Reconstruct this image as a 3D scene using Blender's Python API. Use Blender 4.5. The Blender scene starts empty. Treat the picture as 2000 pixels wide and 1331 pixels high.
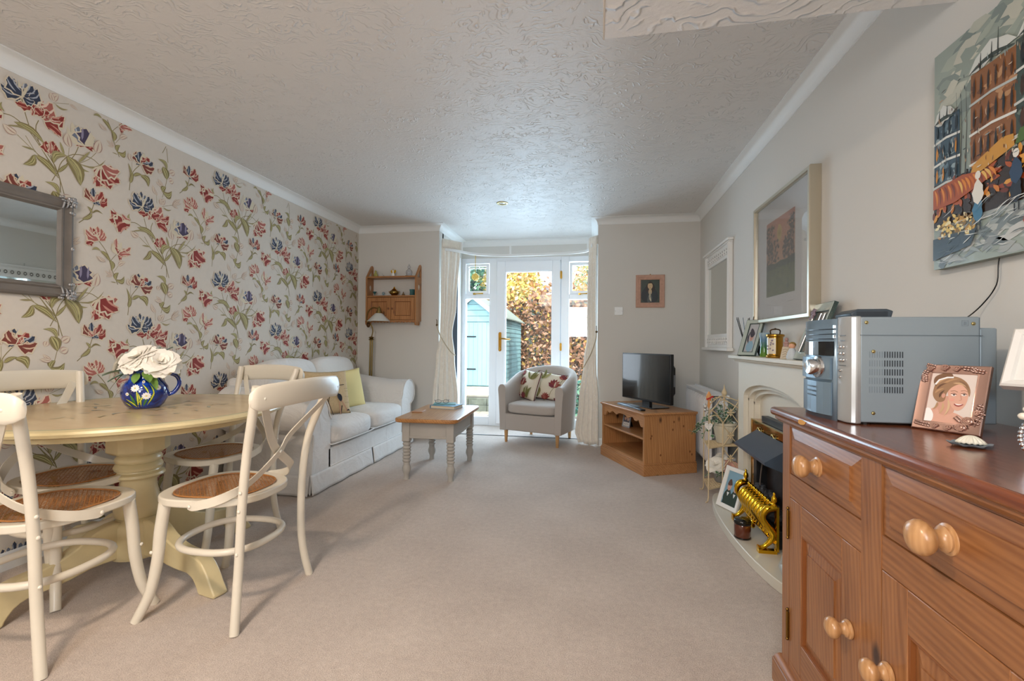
import bpy, bmesh, math, random
from math import pi, sin, cos, radians
from mathutils import Vector, Matrix
random.seed(7)
SC = bpy.context.scene
COL = SC.collection

# ------------------------------------------------------------------ camera, world, lights, exposure
F_PX = 901.27
YAW, PITCH, ROLL, CAM_H = 0.17638, -0.00513, 0.00771, 1.0767
fw = Vector((-sin(YAW)*cos(PITCH), cos(YAW)*cos(PITCH), -sin(PITCH)))
rt = Vector((cos(YAW), sin(YAW), 0)); up = rt.cross(fw)
r2 = rt*cos(ROLL)+up*sin(ROLL); u2 = up*cos(ROLL)-rt*sin(ROLL)
cd = bpy.data.cameras.new('camera'); cam = bpy.data.objects.new('camera', cd); COL.objects.link(cam)
m3 = Matrix((r2, u2, -fw)).transposed()
cam.matrix_world = Matrix.Translation((0, 0, CAM_H)) @ m3.to_4x4()
cd.sensor_width = 36; cd.lens = F_PX*36/2000; cd.clip_start = 0.05; cd.clip_end = 200
SC.camera = cam

w = bpy.data.worlds.new('world'); SC.world = w; w.use_nodes = True
wb = w.node_tree.nodes['Background']
wb.inputs['Color'].default_value = (0.80, 0.90, 1.0, 1); wb.inputs['Strength'].default_value = 2.1

def light(name, kind, loc, rot, energy, color, size=1, size_y=None, angle=None):
    d = bpy.data.lights.new(name, kind); d.energy = energy; d.color = color
    if kind == 'AREA':
        d.size = size
        if size_y: d.shape = 'RECTANGLE'; d.size_y = size_y
        else: d.shape = 'DISK'
    if angle is not None: d.angle = angle
    o = bpy.data.objects.new(name, d); COL.objects.link(o); o.location = loc; o.rotation_euler = rot
    return o
light('sun', 'SUN', (6, -3, 9), (radians(38), 0, radians(50)), 3.0, (1, 0.94, 0.85), angle=0.02)
light('ceiling_lamp_light', 'AREA', (-1.1, 0.1, 2.33), (0, 0, 0), 26, (1, 0.80, 0.62), size=0.22)
light('flash_bounce_light', 'AREA', (-0.4, -0.9, 2.37), (radians(20), 0, 0), 36, (1, 0.97, 0.94), size=2.2, size_y=1.3)
light('front_window_light', 'AREA', (-0.5, -1.70, 1.70), (radians(90), 0, 0), 22, (0.98, 0.98, 1), size=0.66, size_y=0.86)
light('bay_sky_light', 'AREA', (-0.85, 5.97, 1.25), (radians(-90), 0, 0), 72, (0.56, 0.79, 1), size=1.6, size_y=2.0)
SC.view_settings.view_transform = 'Standard'; SC.view_settings.look = 'None'
SC.view_settings.gamma = 1; SC.view_settings.exposure = 0.6
SC.view_settings.use_curve_mapping = False
SC.cycles.max_bounces = 7; SC.cycles.diffuse_bounces = 5; SC.cycles.glossy_bounces = 4
SC.cycles.transparent_max_bounces = 12; SC.cycles.sample_clamp_indirect = 6
SC.cycles.use_denoising = True

# ------------------------------------------------------------------ helpers
def srgb(h):
    if not isinstance(h, str): return tuple(h)+(1,)
    h = h.lstrip('#'); v = [int(h[i:i+2], 16)/255 for i in (0, 2, 4)]
    return tuple(c/12.92 if c <= .04045 else ((c+.055)/1.055)**2.4 for c in v)+(1,)
MATS = {}
class NT:
    def __init__(s, name):
        s.m = bpy.data.materials.new(name); s.m.use_nodes = True; s.t = s.m.node_tree
        s.b = s.t.nodes['Principled BSDF']; MATS[name] = s.m
    def n(s, k, **kw):
        x = s.t.nodes.new(k)
        for a, v in kw.items():
            if a.startswith('_'): setattr(x, a[1:], v)
            else: x.inputs[a.replace('__', ' ')].default_value = v
        return x
    def l(s, a, b): s.t.links.new(a, b)
    def coord(s, scale=(1, 1, 1), rot=(0, 0, 0), kind='Object'):
        tc = s.n('ShaderNodeTexCoord'); mp = s.n('ShaderNodeMapping')
        mp.inputs['Scale'].default_value = scale; mp.inputs['Rotation'].default_value = rot
        s.l(tc.outputs[kind], mp.inputs['Vector']); return mp.outputs[0]
    def noise(s, vec, scale, detail=3, rough=.5, dist=0):
        x = s.n('ShaderNodeTexNoise'); x.inputs['Scale'].default_value = scale; x.inputs['Detail'].default_value = detail
        x.inputs['Roughness'].default_value = rough; x.inputs['Distortion'].default_value = dist
        s.l(vec, x.inputs['Vector']); return x.outputs['Fac']
    def ramp(s, fac, stops):
        x = s.n('ShaderNodeValToRGB'); e = x.color_ramp.elements
        while len(e) < len(stops): e.new(.5)
        for i, (p, c) in enumerate(stops): e[i].position = p; e[i].color = srgb(c) if isinstance(c, str) else c
        s.l(fac, x.inputs[0]); return x.outputs[0]
    def math(s, op, a, b=None):
        x = s.n('ShaderNodeMath', _operation=op)
        for i, v in enumerate((a, b)):
            if v is None: continue
            if isinstance(v, (int, float)): x.inputs[i].default_value = v
            else: s.l(v, x.inputs[i])
        return x.outputs[0]
    def bump(s, h, strength=.3, dist=.01):
        x = s.n('ShaderNodeBump'); x.inputs['Strength'].default_value = strength; x.inputs['Distance'].default_value = dist
        s.l(h, x.inputs['Height']); s.l(x.outputs[0], s.b.inputs['Normal'])
def mat(name, color, rough=.5, metal=0, var=0, vs=8, bump=0, bs=60, coat=0, emit=0, sheen=0, bd=.004, alpha=None):
    if name in MATS: return MATS[name]
    t = NT(name); c = srgb(color); t.b.inputs['Base Color'].default_value = c
    t.b.inputs['Roughness'].default_value = rough; t.b.inputs['Metallic'].default_value = metal
    if coat: t.b.inputs['Coat Weight'].default_value = coat; t.b.inputs['Coat Roughness'].default_value = .15
    if sheen: t.b.inputs['Sheen Weight'].default_value = sheen
    if emit: t.b.inputs['Emission Color'].default_value = c; t.b.inputs['Emission Strength'].default_value = emit
    if alpha is not None: t.b.inputs['Alpha'].default_value = alpha
    v = t.coord()
    if var:
        n = t.noise(v, vs, 4)
        lo = tuple(x*(1-var) for x in c[:3])+(1,); hi = tuple(min(1, x*(1+var)) for x in c[:3])+(1,)
        t.l(t.ramp(n, [(.3, lo), (.7, hi)]), t.b.inputs['Base Color'])
    if bump: t.bump(t.noise(v, bs, 3), bump, bd)
    MATS[name] = t.m; return t.m
def wood(name, c1, c2, grain=(1, 0, 0), rough=.42, gs=9, coat=.15, knots='#4a2a18', rings=1.0):
    """streaky softwood; grain = axis along which the figure runs"""
    if name in MATS: return MATS[name]
    t = NT(name); k = [14 if g == 0 else 1.1 for g in grain]
    v = t.coord(scale=k)
    wv = t.n('ShaderNodeTexWave', _wave_type='BANDS', _bands_direction='DIAGONAL')
    wv.inputs['Scale'].default_value = gs*.23*rings; wv.inputs['Distortion'].default_value = 5; wv.inputs['Detail'].default_value = 3; wv.inputs['Detail Scale'].default_value = .8
    t.l(v, wv.inputs['Vector'])
    n1 = t.noise(v, 3.2, 6, .65)
    a = t.math('ADD', t.math('MULTIPLY', wv.outputs['Fac'], .2), t.math('MULTIPLY', n1, .85))
    col = t.ramp(a, [(.25, c2), (.75, c1)])
    big = t.noise(t.coord(), 3.5, 2)
    mx = t.n('ShaderNodeMixRGB', _blend_type='MULTIPLY'); mx.inputs[0].default_value = .55
    t.l(col, mx.inputs[1]); t.l(t.ramp(big, [(.3, (.72, .66, .6, 1)), (.7, (1, 1, 1, 1))]), mx.inputs[2])
    kv = t.coord(scale=[6 if g == 0 else 3.2 for g in grain])
    vo = t.n('ShaderNodeTexVoronoi'); vo.inputs['Scale'].default_value = 1.15; t.l(kv, vo.inputs['Vector'])
    kf = t.ramp(vo.outputs['Distance'], [(.05, (1, 1, 1, 1)), (.13, (0, 0, 0, 1))])
    m2 = t.n('ShaderNodeMixRGB'); t.l(kf, m2.inputs[0]); t.l(mx.outputs[0], m2.inputs[1]); m2.inputs[2].default_value = srgb(knots)
    t.l(m2.outputs[0], t.b.inputs['Base Color'])
    t.b.inputs['Roughness'].default_value = rough; t.b.inputs['Coat Weight'].default_value = coat; t.b.inputs['Coat Roughness'].default_value = .25
    t.bump(a, .12, .003); MATS[name] = t.m; return t.m
def glass(name, tint=(1, 1, 1), refl=.025):
    if name in MATS: return MATS[name]
    t = NT(name); t.t.nodes.remove(t.b); out = t.t.nodes['Material Output']
    tr = t.n('ShaderNodeBsdfTransparent'); tr.inputs[0].default_value = tuple(tint)+(1,)
    gl = t.n('ShaderNodeBsdfGlossy'); gl.inputs['Roughness'].default_value = .02
    fr = t.n('ShaderNodeLayerWeight'); fr.inputs[0].default_value = .2
    mx = t.n('ShaderNodeMixShader')
    t.l(t.math('ADD', t.math('MULTIPLY', fr.outputs['Fresnel'], .6), refl), mx.inputs[0])
    t.l(tr.outputs[0], mx.inputs[1]); t.l(gl.outputs[0], mx.inputs[2]); t.l(mx.outputs[0], out.inputs['Surface'])
    MATS[name] = t.m; return t.m
def printed(name, rough=.5, coat=0):
    """flat print / paint: colour comes from the per-face ink colour"""
    if name in MATS: return MATS[name]
    t = NT(name); a = t.n('ShaderNodeAttribute', _attribute_name='ink'); t.l(a.outputs['Color'], t.b.inputs['Base Color'])
    t.b.inputs['Roughness'].default_value = rough; t.b.inputs['Coat Weight'].default_value = coat
    MATS[name] = t.m; return t.m

class MB:
    """mesh builder"""
    def __init__(s): s.v = []; s.f = []; s.mi = []; s.c = []; s.M = Matrix.Identity(4); s.mat = 0; s.ink = None
    def add(s, vs, fs):
        o = len(s.v); s.v += [tuple(s.M @ Vector(p)) for p in vs]
        for f in fs: s.f.append(tuple(i+o for i in f)); s.mi.append(s.mat); s.c.append(s.ink)
        return s
    def box(s, x0, x1, y0, y1, z0, z1):
        v = [(x, y, z) for x in (x0, x1) for y in (y0, y1) for z in (z0, z1)]
        return s.add(v, [(0, 1, 3, 2), (4, 6, 7, 5), (0, 4, 5, 1), (2, 3, 7, 6), (0, 2, 6, 4), (1, 5, 7, 3)])
    def cbox(s, c, d): return s.box(c[0]-d[0]/2, c[0]+d[0]/2, c[1]-d[1]/2, c[1]+d[1]/2, c[2]-d[2]/2, c[2]+d[2]/2)
    def tube(s, pts, r, n=8, closed=False, flat=None, cap=True):
        """sweep a circle (or flat=(w,t) ellipse-like strap) along pts"""
        P = [Vector(p) for p in pts]; m = len(P); rs = r if isinstance(r, (list, tuple)) else [r]*m
        T = []
        for i in range(m):
            a = P[(i-1) % m] if closed or i else P[0]; b = P[(i+1) % m] if closed or i < m-1 else P[-1]
            T.append((b-a).normalized())
        t0 = T[0]; nrm = t0.cross(Vector((0, 0, 1)))
        if nrm.length < .05: nrm = t0.cross(Vector((0, 1, 0)))
        nrm.normalize(); V = []; 
        for i in range(m):
            nrm = (nrm - T[i]*nrm.dot(T[i])).normalized(); bn = T[i].cross(nrm)
            for k in range(n):
                a = 2*pi*k/n; 
                if flat: q = P[i]+nrm*(cos(a)*flat[0]/2*rs[i])+bn*(sin(a)*flat[1]/2*rs[i])
                else: q = P[i]+(nrm*cos(a)+bn*sin(a))*rs[i]
                V.append(q)
        Fc = []
        for i in range(m if closed else m-1):
            j = (i+1) % m
            for k in range(n): l = (k+1) % n; Fc.append((i*n+k, i*n+l, j*n+l, j*n+k))
        if cap and not closed: Fc.append(tuple(range(n-1, -1, -1))); Fc.append(tuple((m-1)*n+k for k in range(n)))
        return s.add(V, Fc)
    def strap(s, pts, nrm, w, t):
        """flat strap: rectangular section, width across, thickness along nrm"""
        P = [Vector(p) for p in pts]; m = len(P); V = []; N = Vector(nrm).normalized()
        for i in range(m):
            T = (P[min(i+1, m-1)]-P[max(i-1, 0)]).normalized(); nn = (N-T*N.dot(T)).normalized(); b = T.cross(nn)
            V += [P[i]+b*w/2+nn*t/2, P[i]-b*w/2+nn*t/2, P[i]-b*w/2-nn*t/2, P[i]+b*w/2-nn*t/2]
        Fc = [(i*4+k, i*4+(k+1) % 4, i*4+4+(k+1) % 4, i*4+4+k) for i in range(m-1) for k in range(4)]
        return s.add(V, Fc+[(3, 2, 1, 0), (m*4-4, m*4-3, m*4-2, m*4-1)])
    def lathe(s, prof, n=24, c=(0, 0, 0), axis='Z', sx=1, sy=1, close=False):
        V = []; Fc = []; m = len(prof)
        for (r, z) in prof:
            for k in range(n):
                a = 2*pi*k/n; x, y = r*cos(a)*sx, r*sin(a)*sy
                q = (x, y, z) if axis == 'Z' else ((z, x, y) if axis == 'X' else (x, z, y) )
                V.append((q[0]+c[0], q[1]+c[1], q[2]+c[2]))
        for i in range(m-1):
            for k in range(n): l = (k+1) % n; Fc.append((i*n+k, i*n+l, i*n+n+l, i*n+n+k))
        Fc.append(tuple(range(n-1, -1, -1))); Fc.append(tuple((m-1)*n+k for k in range(n)))
        return s.add(V, Fc)
    def ball(s, c, r, nu=14, nv=9):
        r = (r, r, r) if isinstance(r, (int, float)) else r
        V = [(c[0], c[1], c[2]-r[2])]+[(c[0]+r[0]*sin(pi*j/nv)*cos(2*pi*i/nu), c[1]+r[1]*sin(pi*j/nv)*sin(2*pi*i/nu), c[2]-r[2]*cos(pi*j/nv)) for j in range(1, nv) for i in range(nu)]+[(c[0], c[1], c[2]+r[2])]
        Fc = [(0, 1+(i+1) % nu, 1+i) for i in range(nu)]
        for j in range(nv-2):
            for i in range(nu): a = 1+j*nu+i; b = 1+j*nu+(i+1) % nu; Fc.append((a, b, b+nu, a+nu))
        t = len(V)-1; o = 1+(nv-2)*nu
        return s.add(V, Fc+[(o+i, o+(i+1) % nu, t) for i in range(nu)])
    def prism(s, poly, h, O=(0, 0, 0), U=(1, 0, 0), V_=(0, 1, 0)):
        O, U, V_ = Vector(O), Vector(U), Vector(V_); N = U.cross(V_)*h; n = len(poly)
        A = [O+U*p[0]+V_*p[1] for p in poly]; B = [a+N for a in A]
        return s.add(A+B, [tuple(range(n-1, -1, -1)), tuple(range(n, 2*n))]+[(i, (i+1) % n, n+(i+1) % n, n+i) for i in range(n)])
    def grid(s, fn, nu, nv, cu=False, cv=False):
        V = [fn(i/(nu if cu else nu-1), j/(nv if cv else nv-1)) for i in range(nu) for j in range(nv)]
        Fc = [(i*nv+j, ((i+1) % nu)*nv+j, ((i+1) % nu)*nv+(j+1) % nv, i*nv+(j+1) % nv) for i in range(nu if cu else nu-1) for j in range(nv if cv else nv-1)]
        return s.add(V, Fc)
    def frame(s, x0, x1, z0, z1, w, y0, y1, bev=0):
        """rectangular frame in XZ, mitred, from y0 (back) to y1 (front)"""
        o = [(x0, z0), (x1, z0), (x1, z1), (x0, z1)]; i_ = [(x0+w, z0+w), (x1-w, z0+w), (x1-w, z1-w), (x0+w, z1-w)]
        V = [(p[0], y, p[1]) for y in (y0, y1) for p in o]+[(p[0], y, p[1]) for y in (y0, y1) for p in i_]
        Fc = []
        for k in range(4):
            l = (k+1) % 4
            Fc += [(k, l, 4+l, 4+k), (8+k, 12+k, 12+l, 8+l), (4+k, 4+l, 12+l, 12+k), (k, 8+k, 8+l, l)]
        return s.add(V, Fc)
    def build(s, name, m, parent=None, smooth=None, bevel=0, seg=2, sub=0, loc=None, rot=None, solid=0):
        me = bpy.data.meshes.new(name); me.from_pydata(s.v, [], s.f)
        for x in (m if isinstance(m, (list, tuple)) else [m]): me.materials.append(x)
        if any(s.mi): me.polygons.foreach_set('material_index', s.mi)
        if s.ink is not None or any(c is not None for c in s.c):
            at = me.color_attributes.new('ink', 'FLOAT_COLOR', 'CORNER'); buf = []
            for p, c in zip(me.polygons, s.c): buf += list(c or (1, 1, 1, 1))*p.loop_total
            at.data.foreach_set('color', buf)
        me.update()
        if not s.c or s.ink is None:
            bm = bmesh.new(); bm.from_mesh(me); bmesh.ops.recalc_face_normals(bm, faces=bm.faces); bm.to_mesh(me); bm.free()
        if smooth:
            me.shade_smooth(); 
            if smooth < 180: me.set_sharp_from_angle(angle=radians(smooth))
        o = bpy.data.objects.new(name, me); COL.objects.link(o)
        if bevel:
            b = o.modifiers.new('bevel', 'BEVEL'); b.width = bevel; b.segments = seg; b.limit_method = 'ANGLE'; b.angle_limit = radians(40)
            if not smooth: me.shade_smooth(); me.set_sharp_from_angle(angle=radians(35))
        if solid: q = o.modifiers.new('solid', 'SOLIDIFY'); q.thickness = solid; q.offset = 0
        if sub: q = o.modifiers.new('sub', 'SUBSURF'); q.levels = q.render_levels = sub
        if parent: o.parent = parent
        if loc: o.location = loc
        if rot: o.rotation_euler = rot
        return o
def tag(o, label=None, cat=None, group=None, kind=None):
    for k, v in (('label', label), ('category', cat), ('group', group), ('kind', kind)):
        if v: o[k] = v
    return o
def thing(name, label, cat, loc=(0, 0, 0), rz=0, group=None):
    o = bpy.data.objects.new(name, None); COL.objects.link(o); o.location = loc; o.rotation_euler = (0, 0, rz)
    o.empty_display_size = .1
    return tag(o, label, cat, group)
def copytree(o, parent=None):
    c = o.copy(); COL.objects.link(c)
    if parent: c.parent = parent
    for ch in list(o.children): copytree(ch, c)
    return c
def struct(name, mb, m, parent=None, **kw):
    o = mb.build(name, m, parent, **kw)
    if not parent: o['kind'] = 'structure'
    return o
def smooth_path(pts, n=6, closed=False):
    P = [Vector(p) for p in pts]; out = []; m = len(P)
    for i in range(m if closed else m-1):
        p0 = P[(i-1) % m] if closed or i else P[0]*2-P[1]; p1 = P[i]; p2 = P[(i+1) % m]
        p3 = P[(i+2) % m] if closed or i < m-2 else P[-1]*2-P[-2]
        for k in range(n):
            t = k/n; out.append(.5*((2*p1)+(p2-p0)*t+(2*p0-5*p1+4*p2-p3)*t*t+(3*p1-p0-3*p2+p3)*t**3))
    if not closed: out.append(P[-1])
    return out

class Print:
    """flat printing: coloured shapes laid on a plane, each layer a hair above the last"""
    def __init__(s, O, U, V, step=.00012):
        s.O, s.U, s.V = Vector(O), Vector(U), Vector(V); s.N = s.U.cross(s.V).normalized(); s.mb = MB(); s.k = 1; s.step = step; s.eps = 1.5e-6
    def poly(s, pts, col, layer=None):
        s.mb.ink = srgb(col); h = (layer if layer is not None else s.k)*s.step+len(s.mb.f)*s.eps
        s.mb.add([s.O+s.U*p[0]+s.V*p[1]+s.N*h for p in pts], [tuple(range(len(pts)))])
        if layer is None: s.k = s.k+1 if s.k < 14 else 5
    def rect(s, x0, y0, x1, y1, col, layer=None): s.poly([(x0, y0), (x1, y0), (x1, y1), (x0, y1)], col, layer)
    def oval(s, x, y, a, b, col, rot=0, n=14, layer=None):
        s.poly([(x+a*cos(2*pi*i/n)*cos(rot)-b*sin(2*pi*i/n)*sin(rot), y+a*cos(2*pi*i/n)*sin(rot)+b*sin(2*pi*i/n)*cos(rot)) for i in range(n)], col, layer)
    def line(s, pts, w, col, layer=None, taper=False):
        P = [Vector((p[0], p[1], 0)) for p in pts]; s.mb.ink = srgb(col); L = []; h = (layer if layer is not None else s.k)*s.step+len(s.mb.f)*s.eps
        for i, p in enumerate(P):
            T = (P[min(i+1, len(P)-1)]-P[max(i-1, 0)]).normalized(); nn = Vector((-T.y, T.x, 0)); ww = w/2*((1-.8*i/(len(P)-1)) if taper else 1)
            L += [p+nn*ww, p-nn*ww]
        s.mb.add([s.O+s.U*q.x+s.V*q.y+s.N*h for q in L], [(2*i, 2*i+1, 2*i+3, 2*i+2) for i in range(len(P)-1)])
        if layer is None: s.k = s.k+1 if s.k < 14 else 5
    def petal(s, x0, y0, x1, y1, w, bend, col, layer=None, jag=0, n=6):
        dx, dy = x1-x0, y1-y0; L = math.hypot(dx, dy) or 1e-6; nx, ny = -dy/L, dx/L
        prof = lambda t: (max(0.0, sin(pi*t**.8)))**.75
        a = []; b = []
        for i in range(n+1):
            t = i/n; cx = x0+dx*t+nx*bend*L*sin(pi*t); cy = y0+dy*t+ny*bend*L*sin(pi*t); hw = w/2*prof(t)
            j = 1+jag*((i % 2)-.5)*(t > .3)
            a.append((cx+nx*hw*j, cy+ny*hw*j)); 
            if 0 < i < n: b.append((cx-nx*hw*(2-j), cy-ny*hw*(2-j)))
        s.poly(a+b[::-1], col, layer)
    def build(s, name, parent, rough=.6, coat=0, m=None):
        return s.mb.build(name, m or printed('printed_ink_%g_%g' % (rough, coat), rough, coat), parent)
# ------------------------------------------------------------------ materials
M_wall = mat('wall_paint', '#d7d5cf', .85, bump=.05, bs=180)
M_paper = mat('wallpaper_ground', '#d3ccc2', .8, var=.015, vs=40)
M_white = mat('white_gloss', '#eef0ef', .35)
M_cornice = mat('cornice_white', '#e9ebea', .6)
M_upvc = mat('upvc_white', '#f2f4f7', .28)
M_brass = mat('brass', '#b98d3a', .24, metal=1)
M_gold = mat('polished_gold', '#e5b52c', .12, metal=1)
M_black = mat('black_plastic', '#0d0d0f', .3)
M_chrome = mat('chrome', '#d8dadc', .12, metal=1)
M_glass = glass('window_glass')
def artex(name, color, s=1.0, k=.52):
    t = NT(name); t.b.inputs['Base Color'].default_value = srgb(color); t.b.inputs['Roughness'].default_value = .5
    v = t.coord()
    n0 = t.n('ShaderNodeTexNoise'); n0.inputs['Scale'].default_value = 3.1*s; n0.inputs['Detail'].default_value = 3; t.l(v, n0.inputs['Vector'])
    mx = t.n('ShaderNodeMixRGB', _blend_type='ADD'); mx.inputs[0].default_value = .42; t.l(v, mx.inputs[1]); t.l(n0.outputs['Color'], mx.inputs[2])
    wv = t.n('ShaderNodeTexWave', _wave_type='RINGS', _rings_direction='Z'); wv.inputs['Scale'].default_value = 6.5*s; wv.inputs['Distortion'].default_value = 9; wv.inputs['Detail'].default_value = 2.5; wv.inputs['Detail Scale'].default_value = 1.6
    t.l(mx.outputs[0], wv.inputs['Vector'])
    rid = t.math('POWER', wv.outputs['Fac'], 7)
    msk = t.ramp(t.noise(v, 9*s, 3), [(.42, (0, 0, 0, 1)), (.62, (1, 1, 1, 1))])
    h = t.math('ADD', t.math('MULTIPLY', rid, msk), t.math('MULTIPLY', t.noise(v, 34*s, 5, .6), .35))
    t.bump(h, k, .012); MATS[name] = t.m; return t.m
M_artex = artex('artex_ceiling', '#dddbd8', 1.5)
def carpet():
    t = NT('carpet'); v = t.coord()
    f = t.noise(v, 240, 2, .7); g = t.noise(v, 2.3, 3); g2 = t.noise(v, 38, 3, .6)
    a = t.math('ADD', t.math('MULTIPLY', f, .62), t.math('ADD', t.math('MULTIPLY', g, .22), t.math('MULTIPLY', g2, .2)))
    t.l(t.ramp(a, [(.34, '#98897e'), (.52, '#bbaca0'), (.7, '#d8cabe')]), t.b.inputs['Base Color'])
    t.b.inputs['Roughness'].default_value = .95; t.b.inputs['Sheen Weight'].default_value = .25
    t.bump(t.math('ADD', f, g2), .6, .006); return t.m
M_carpet = carpet()

# ------------------------------------------------------------------ the room
XL, XR, YB, YF, H = -2.698, 1.056, 4.951, -1.8, 2.4
BXL, BXR, BY = -1.721, 0.033, 5.857
struct('floor', MB().box(XL-.15, XR+.15, YF-.15, BY+.08, -.12, 0), M_carpet)
struct('ceiling', MB().box(XL-.15, XR+.15, YF-.15, BY+.1, H, H+.12), M_artex)
sf = struct('lower_ceiling', MB().box(.027, XR, YF, 1.58, 2.104, H), artex('artex_soffit_lit', '#eceded', .9, .8))  # brighter light on the soffit put into a paler artex colour
struct('soffit_side', MB().box(.022, .027, YF, 1.582, 2.103, H), mat('soffit_cream', '#d8d0c4', .8), sf)
wall_left = struct('wall_left', MB().box(XL-.15, XL, YF-.15, YB+.15, 0, H), M_paper)
struct('wall_right', MB().box(XR, XR+.15, YF-.15, YB+.15, 0, H), M_wall)
struct('wall_back_left', MB().box(XL-.15, BXL, YB, YB+.15, 0, H), M_wall)
struct('wall_back_right', MB().box(BXR, XR+.15, YB, YB+.15, 0, H), M_wall)
b = MB(); b.box(BXL-.15, BXL, YB+.15, 5.06, 0, H); b.box(BXL-.15, BXL, 5.06, 5.80, 2.178, H); b.box(BXL-.15, BXL, 5.80, BY+.1, 0, H); b.box(BXL-.15, BXL, 5.06, 5.8, 0, .10)
struct('wall_bay_left', b, M_wall)
struct('wall_bay_right', MB().box(BXR, BXR+.15, YB+.15, BY+.1, 0, H), M_wall)
struct('wall_bay_back', MB().box(BXL-.15, BXR+.15, BY, BY+.1, 2.178, H), M_wall)
b = MB(); b.box(XL, XR, YF-.15, YF, 0, 1.2); b.box(XL, XR, YF-.15, YF, 2.2, H); b.box(XL, -.9, YF-.15, YF, 1.2, 2.2); b.box(-.1, XR, YF-.15, YF, 1.2, 2.2)
struct('wall_front', b, M_wall)
wf = struct('window_4', MB().frame(-.9, -.1, 1.2, 2.2, .06, YF-.1, YF-.03), M_upvc)
b = MB(); b.box(-.84, -.16, YF-.1, YF-.03, 1.86, 1.90); struct('mullion', b, M_upvc, wf)
struct('glass_pane', MB().box(-.85, -.15, YF-.07, YF-.062, 1.25, 2.15), M_glass, wf)
# cornice: one coved moulding mitred round the room
prof = [(0, -.071), (.004, -.071), (.0045, -.064)]+[(.068-.0625*cos(a), -.064+.0595*sin(a)) for a in [pi/2*i/7 for i in range(8)]]+[(.071, -.004), (.071, 0), (0, 0)]
path = [(XL, YF), (XL, YB), (BXL, YB), (BXL, BY), (BXR, BY), (BXR, YB), (XR, YB), (XR, YF)]
V = []; Fc = []
for i, p in enumerate(path):
    p = Vector(p); q = path[(i+1) % 8]; r = path[i-1]
    d1 = (p-Vector(r)).normalized(); d2 = (Vector(q)-p).normalized(); n1 = Vector((d1.y, -d1.x)); n2 = Vector((d2.y, -d2.x)); mt = (n1+n2); mt /= max(.3, mt.dot(n1))
    V += [(p.x+mt.x*d, p.y+mt.y*d, H+z) for d, z in prof]
k = len(prof)
for i in range(8):
    for j in range(k-1): a = i*k+j; b_ = ((i+1) % 8)*k+j; Fc.append((a, a+1, b_+1, b_))
b = MB(); b.add(V, Fc); struct('trim_1', b, M_cornice, smooth=30)
# skirting
def skirt(name, x0, y0, x1, y1, nx, ny):
    d = Vector((x1-x0, y1-y0)); L = d.length; d.normalize(); b = MB()
    b.prism([(0, 0), (.016, 0), (.016, .062), (.010, .078), (.004, .082), (0, .082)], L, (x0, y0, 0), (nx, ny, 0), (0, 0, 1))
    if Vector((nx, ny, 0)).cross(Vector((0, 0, 1))).dot(Vector((d.x, d.y, 0))) < 0:
        b = MB(); b.prism([(0, 0), (.016, 0), (.016, .062), (.010, .078), (.004, .082), (0, .082)], L, (x1, y1, 0), (nx, ny, 0), (0, 0, 1))
    struct(name, b, M_white)
skirt('baseboard_left', XL, YF, XL, YB, 1, 0); skirt('baseboard_back_left', XL, YB, BXL, YB, 0, -1)
skirt('baseboard_back_right', BXR, YB, XR, YB, 0, -1); skirt('baseboard_right', XR, YF, XR, 2.1, -1, 0); skirt('baseboard_right_far', XR, 3.42, XR, YB, -1, 0)
skirt('baseboard_bay_left', BXL, YB, BXL, BY, 1, 0); skirt('baseboard_bay_right', BXR, YB, BXR, BY, -1, 0)
b = MB(); b.box(BXL, BXR, 5.235, 5.25, 0, .006); struct('trim_2', b, mat('door_strip', '#3c3a3a', .4, metal=.5))

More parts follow.
